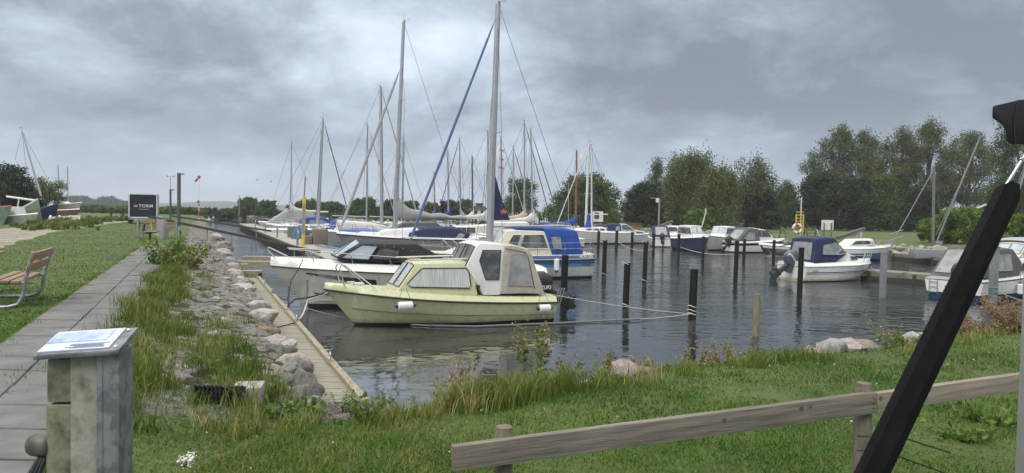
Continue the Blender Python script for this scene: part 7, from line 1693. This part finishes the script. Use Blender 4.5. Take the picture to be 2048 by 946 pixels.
m = MB(); m.box((.068, -.03, H - .74), .026, .17, 1.5); m.box((.11, -.105, H - .74), .07, .014, 1.5); m.box((.11, .055, H - .74), .07, .014, 1.5); m.box((.142, -.03, H - .74), .012, .165, 1.5); m.build('steel_casing', M('dull_spangled_steel', (.22, .235, .25), (.13, .145, .16), 16, .5, .45, contrast=(.44, .56)), t, bevel=.003)
R = Matrix.Rotation(rad(12), 3, 'X') @ Matrix.Rotation(rad(-3), 3, 'Y'); pc = Vector((-.012, -.035, H + .035)); m = MB(); m.box(pc, .345, .235, .008, R); m.box(pc + R @ Vector((0, -.117, -.006)), .345, .006, .014, R); m.box(pc + R @ Vector((.17, 0, -.006)), .006, .235, .014, R); pl = m.build('sloping_plate', MATS['dull_spangled_steel'], t, bevel=.002)
m = MB(); m.box(pc + R @ Vector((-.02, .006, .0065)), .29, .205, .004, R); sh = m.build('information_sheet', M('sheet_paper', (.50, .53, .57), (.44, .48, .54), 9, .35), t)
m = MB(); m.box(pc + R @ Vector((-.04, .035, .0095)), .25, .10, .002, R); m.build('sheet_picture', M('sheet_sky_blue', (.20, .32, .50), (.45, .54, .62), 14, .35), sh)
m = MB()
for k in range(5): m.box(pc + R @ Vector((.03 - .012 * (k % 2), -.045 - .009 * k, .0092)), .16 - .02 * (k % 3), .0035, .001, R)
m.build('sheet_line', M('sheet_ink', (.12, .2, .36), None, 3, .5), sh)
for dx, dy in ((.14, .09), (.15, -.085)): m = MB(); q = pc + R @ Vector((dx, dy, .004)); m.lathe([(.009, 0), (.009, .004), (.004, .007)], q, 10, R @ Vector((0, 0, 1))); m.build('rivet', steel, t)
m = MB(); m.lathe([(.034, -.05), (.04, -.03), (.04, .03), (.034, .045), (.02, .05)], (-.195, -.06, H - .33), 14, (1, -.3, 0)); m.lathe([(.028, -.03), (.028, .02)], (-.17, -.05, H - .37), 10, (1, 0, 0)); m.build('power_socket', M('dirty_socket_grey', (.12, .115, .10), (.05, .05, .042), 12, .5), t, smooth=True, sharp=50)
m = MB()
for k in range(3): m.tube([(-.19 + .012 * k, -.08, H - .37), (-.24 + .02 * k, -.11, H - .46), (-.2 + .02 * k, -.12, H - .75), (-.3, -.1, H - 1.3)], .011, 6)
m.build('cable', rubber, t, smooth=True)
m = MB(); m.lathe([(.008, 0), (.006, .008)], (.149, -.06, H - .50), 8, (1, 0, 0)); m.build('bolt', steel, t)
# timber fence
grey_wood = M('weathered_grey_timber', (.215, .195, .16), (.095, .085, .07), 5, .85, bump=.5, bscale=16, stretch=(.5, 4, 9), detail=9, contrast=(.35, .68), bdist=.008)
grey_wood2 = M('paler_weathered_timber', (.29, .26, .215), (.16, .135, .10), 5, .85, bump=.4, bscale=14, stretch=(.5, 4, 9), detail=9, contrast=(.35, .68), bdist=.008)
postw = M('weathered_post_wood', (.17, .155, .12), (.10, .095, .065), 6, .9, bump=.6, bscale=18, stretch=(5, 5, .7), detail=9, bdist=.008)
ra, rj, rb_ = A(904, 916, 3.22), A(1748, 804, 3.95), A(2120, 752, 4.42)
t = T('timber_fence', 'low weathered timber fence with a single rail in front of the harbour lawn', 'fence', ((ra.x + rj.x) / 2, (ra.y + rj.y) / 2, 1.3))
for nm, a_, c_, h, mt in (('rail', ra, rj, .118, grey_wood), ('rail', rj + (rb_ - rj).normalized() * .004, rb_, .105, grey_wood2)):
    m = MB(); d = (c_ - a_); ln = d.length; o = m.box((0, 0, 0), ln, .045, h).build(nm, mt, t, bevel=.005)
    o.location = (a_ + c_) / 2 - t.location; o.rotation_euler = d.to_track_quat('X', 'Z').to_euler()
    for _ in range(3):
        k = MB(); xx = random.uniform(-ln / 2, ln / 2); k.lathe([(.003, -.0002), (.010 + .005 * random.random(), .0)], (xx, -.0232, random.uniform(-h * .3, h * .3)), 10, (0, -1, 0)); k.build('knot', M('dark_knot', (.115, .098, .076), (.08, .065, .05), 60, .9), o)
rd = (rb_ - ra).normalized(); rn = Vector((-rd.y, rd.x, 0)).normalized()
for px, top, D in ((1008, 853, 3.36), (1728, 766, 3.99), (0, 0, 0)):
    q = A(px, top, D) if D else rb_ - rd * .06 + Vector((0, .07, .08)); D = q.y; m = MB(); z0 = gh(q.x, D) - .2; dz = q.z - z0
    m.loft([[Vector((q.x, D, 0)) + Vector((.047 * f * math.cos(a), .047 * f * math.sin(a), z)) for a in np.linspace(.3, 6.58, 11)[:-1]] for z, f in ((z0, 1.02), (z0 + dz * .5, 1), (q.z - .035, 1.0), (q.z - .03, .93), (q.z, .88))]); m.build('post', postw, t, local=False, smooth=True, sharp=35)
for xx, zz in ((.0, .03), (.0, -.03), (.004, .0)):
    m = MB(); q = rj - rd * .025 + Vector((0, 0, zz)) - rn * .0235; m.lathe([(.004, 0), (.004, .002)], q, 8, -rn); m.build('nail', rubber, t, local=False)
# dark wires stapled to the second post
q = A(1728, 846, 3.94); m = MB(); z = q.z
for dz, ex, ey in ((-.06, 1830, 855), (-.14, 1840, 905)): m.tube([q + Vector((-.06, -.05, dz)), q + Vector((.055, -.05, dz)), A(1790, 870 + (0 if dz > -.1 else 40), 3.9), A(1900, 905 + (0 if dz > -.1 else 45), 3.95)], .005, 5)
solo('dark_cable', 'two thin dark cables tied to the second fence post', 'cable', m, rubber, q, smooth=True)
# awning arm, awning case and caravan pole close by on the right
Dw = 1.55; a_, c_ = A(2026, 372, Dw), A(1742, 960, Dw - .25); t = T('awning_strut', 'black padded awning strut slanting across the right side, hung from a steel shackle', 'awning strut', (a_ + c_) / 2)
pad = M('black_arm_fabric', (.004, .004, .005), (.007, .007, .008), 30, .9, bump=.15, bscale=200, spec=.15)
d = (c_ - a_).normalized(); c2 = c_ + d * .25; s_ = d.cross(Vector((0, 1, 0))).normalized(); w_ = .026; f_ = Vector((0, 1, 0)) - d * d.y
m = MB(); sec = lambda p, k: [p - s_ * w_ * k - f_ * .010, p + s_ * w_ * .12 * k - f_ * .017, p + s_ * w_ * k - f_ * .005, p + s_ * w_ * k + f_ * .017, p - s_ * w_ * k + f_ * .017]
m.loft([sec(a_ - d * .0, .55), sec(a_ + d * .02, .9), sec(a_ + d * .3, 1), sec(c2, 1.0)]); m.build('padded_sleeve', pad, t, local=False, smooth=True, sharp=25)
m = MB(); q = A(2046, 322, Dw); m.tube([a_ + d * .01 - s_ * .015, q + Vector((-.006, 0, -.004)), q + Vector((.002, 0, .012)), q + Vector((.008, 0, -.002)), a_ + s_ * .015 - d * .0], .0035, 7); m.tube([q + Vector((-.006, 0, .004)), q + Vector((.012, 0, .016)), q + Vector((.02, .0, .0)), q + Vector((.006, 0, -.01))], .004, 7, closed=True); m.build('shackle', steel, t, local=False, smooth=True)
t = T('awning_case', 'black moulded end of the awning case at the upper right edge', 'awning case', A(2048, 245, 1.6))
pts = [A(1985, 212, 1.6), A(1984, 236, 1.6), A(2000, 246, 1.6), A(2011, 258, 1.6), A(2012, 281, 1.6), A(2020, 288, 1.6), A(2140, 292, 1.6), A(2140, 190, 1.6), A(2040, 199, 1.6)]
m = MB(); m.prism(pts, (.115, .16, .02)); m.build('end_cap', M('black_moulded_plastic', (.008, .0085, .010), (.012, .012, .014), 40, .5, spec=.35), t, local=False, bevel=.004)
m = MB(); m.tube([A(2036, 200, 1.598), A(2028, 240, 1.598), A(2030, 288, 1.598)], .0012, 5); m.build('seam', rubber, t, local=False)
q0, q1 = A(2084, 300, 1.62), A(2084, 960, 1.62); m = MB(); m.beam((q0.x + .012, 1.62, 1.3), (q0.x + .012, 1.62, q0.z + .1), .05, .05, up=(0, 1, 0)); solo('awning_pole', 'grey upright awning pole at the very right edge', 'pole', m, alu, (q0.x, 1.62, 1.3), bevel=.004)
# ================================================================== haze over the bay
hz = MB(); hz.box((0, 1480, 10), 7000, 3000, 24 + 2)
hm = bpy.data.materials.new('haze'); hm.use_nodes = True; n_ = hm.node_tree; n_.nodes.clear(); ov = n_.nodes.new('ShaderNodeOutputMaterial'); pv = n_.nodes.new('ShaderNodeVolumePrincipled')
pv.inputs['Color'].default_value = (.86, .91, 1, 1); pv.inputs['Density'].default_value = .0004; pv.inputs['Anisotropy'].default_value = .2; n_.links.new(pv.outputs[0], ov.inputs['Volume'])
tag(hz.build('haze', hm), kind='stuff')
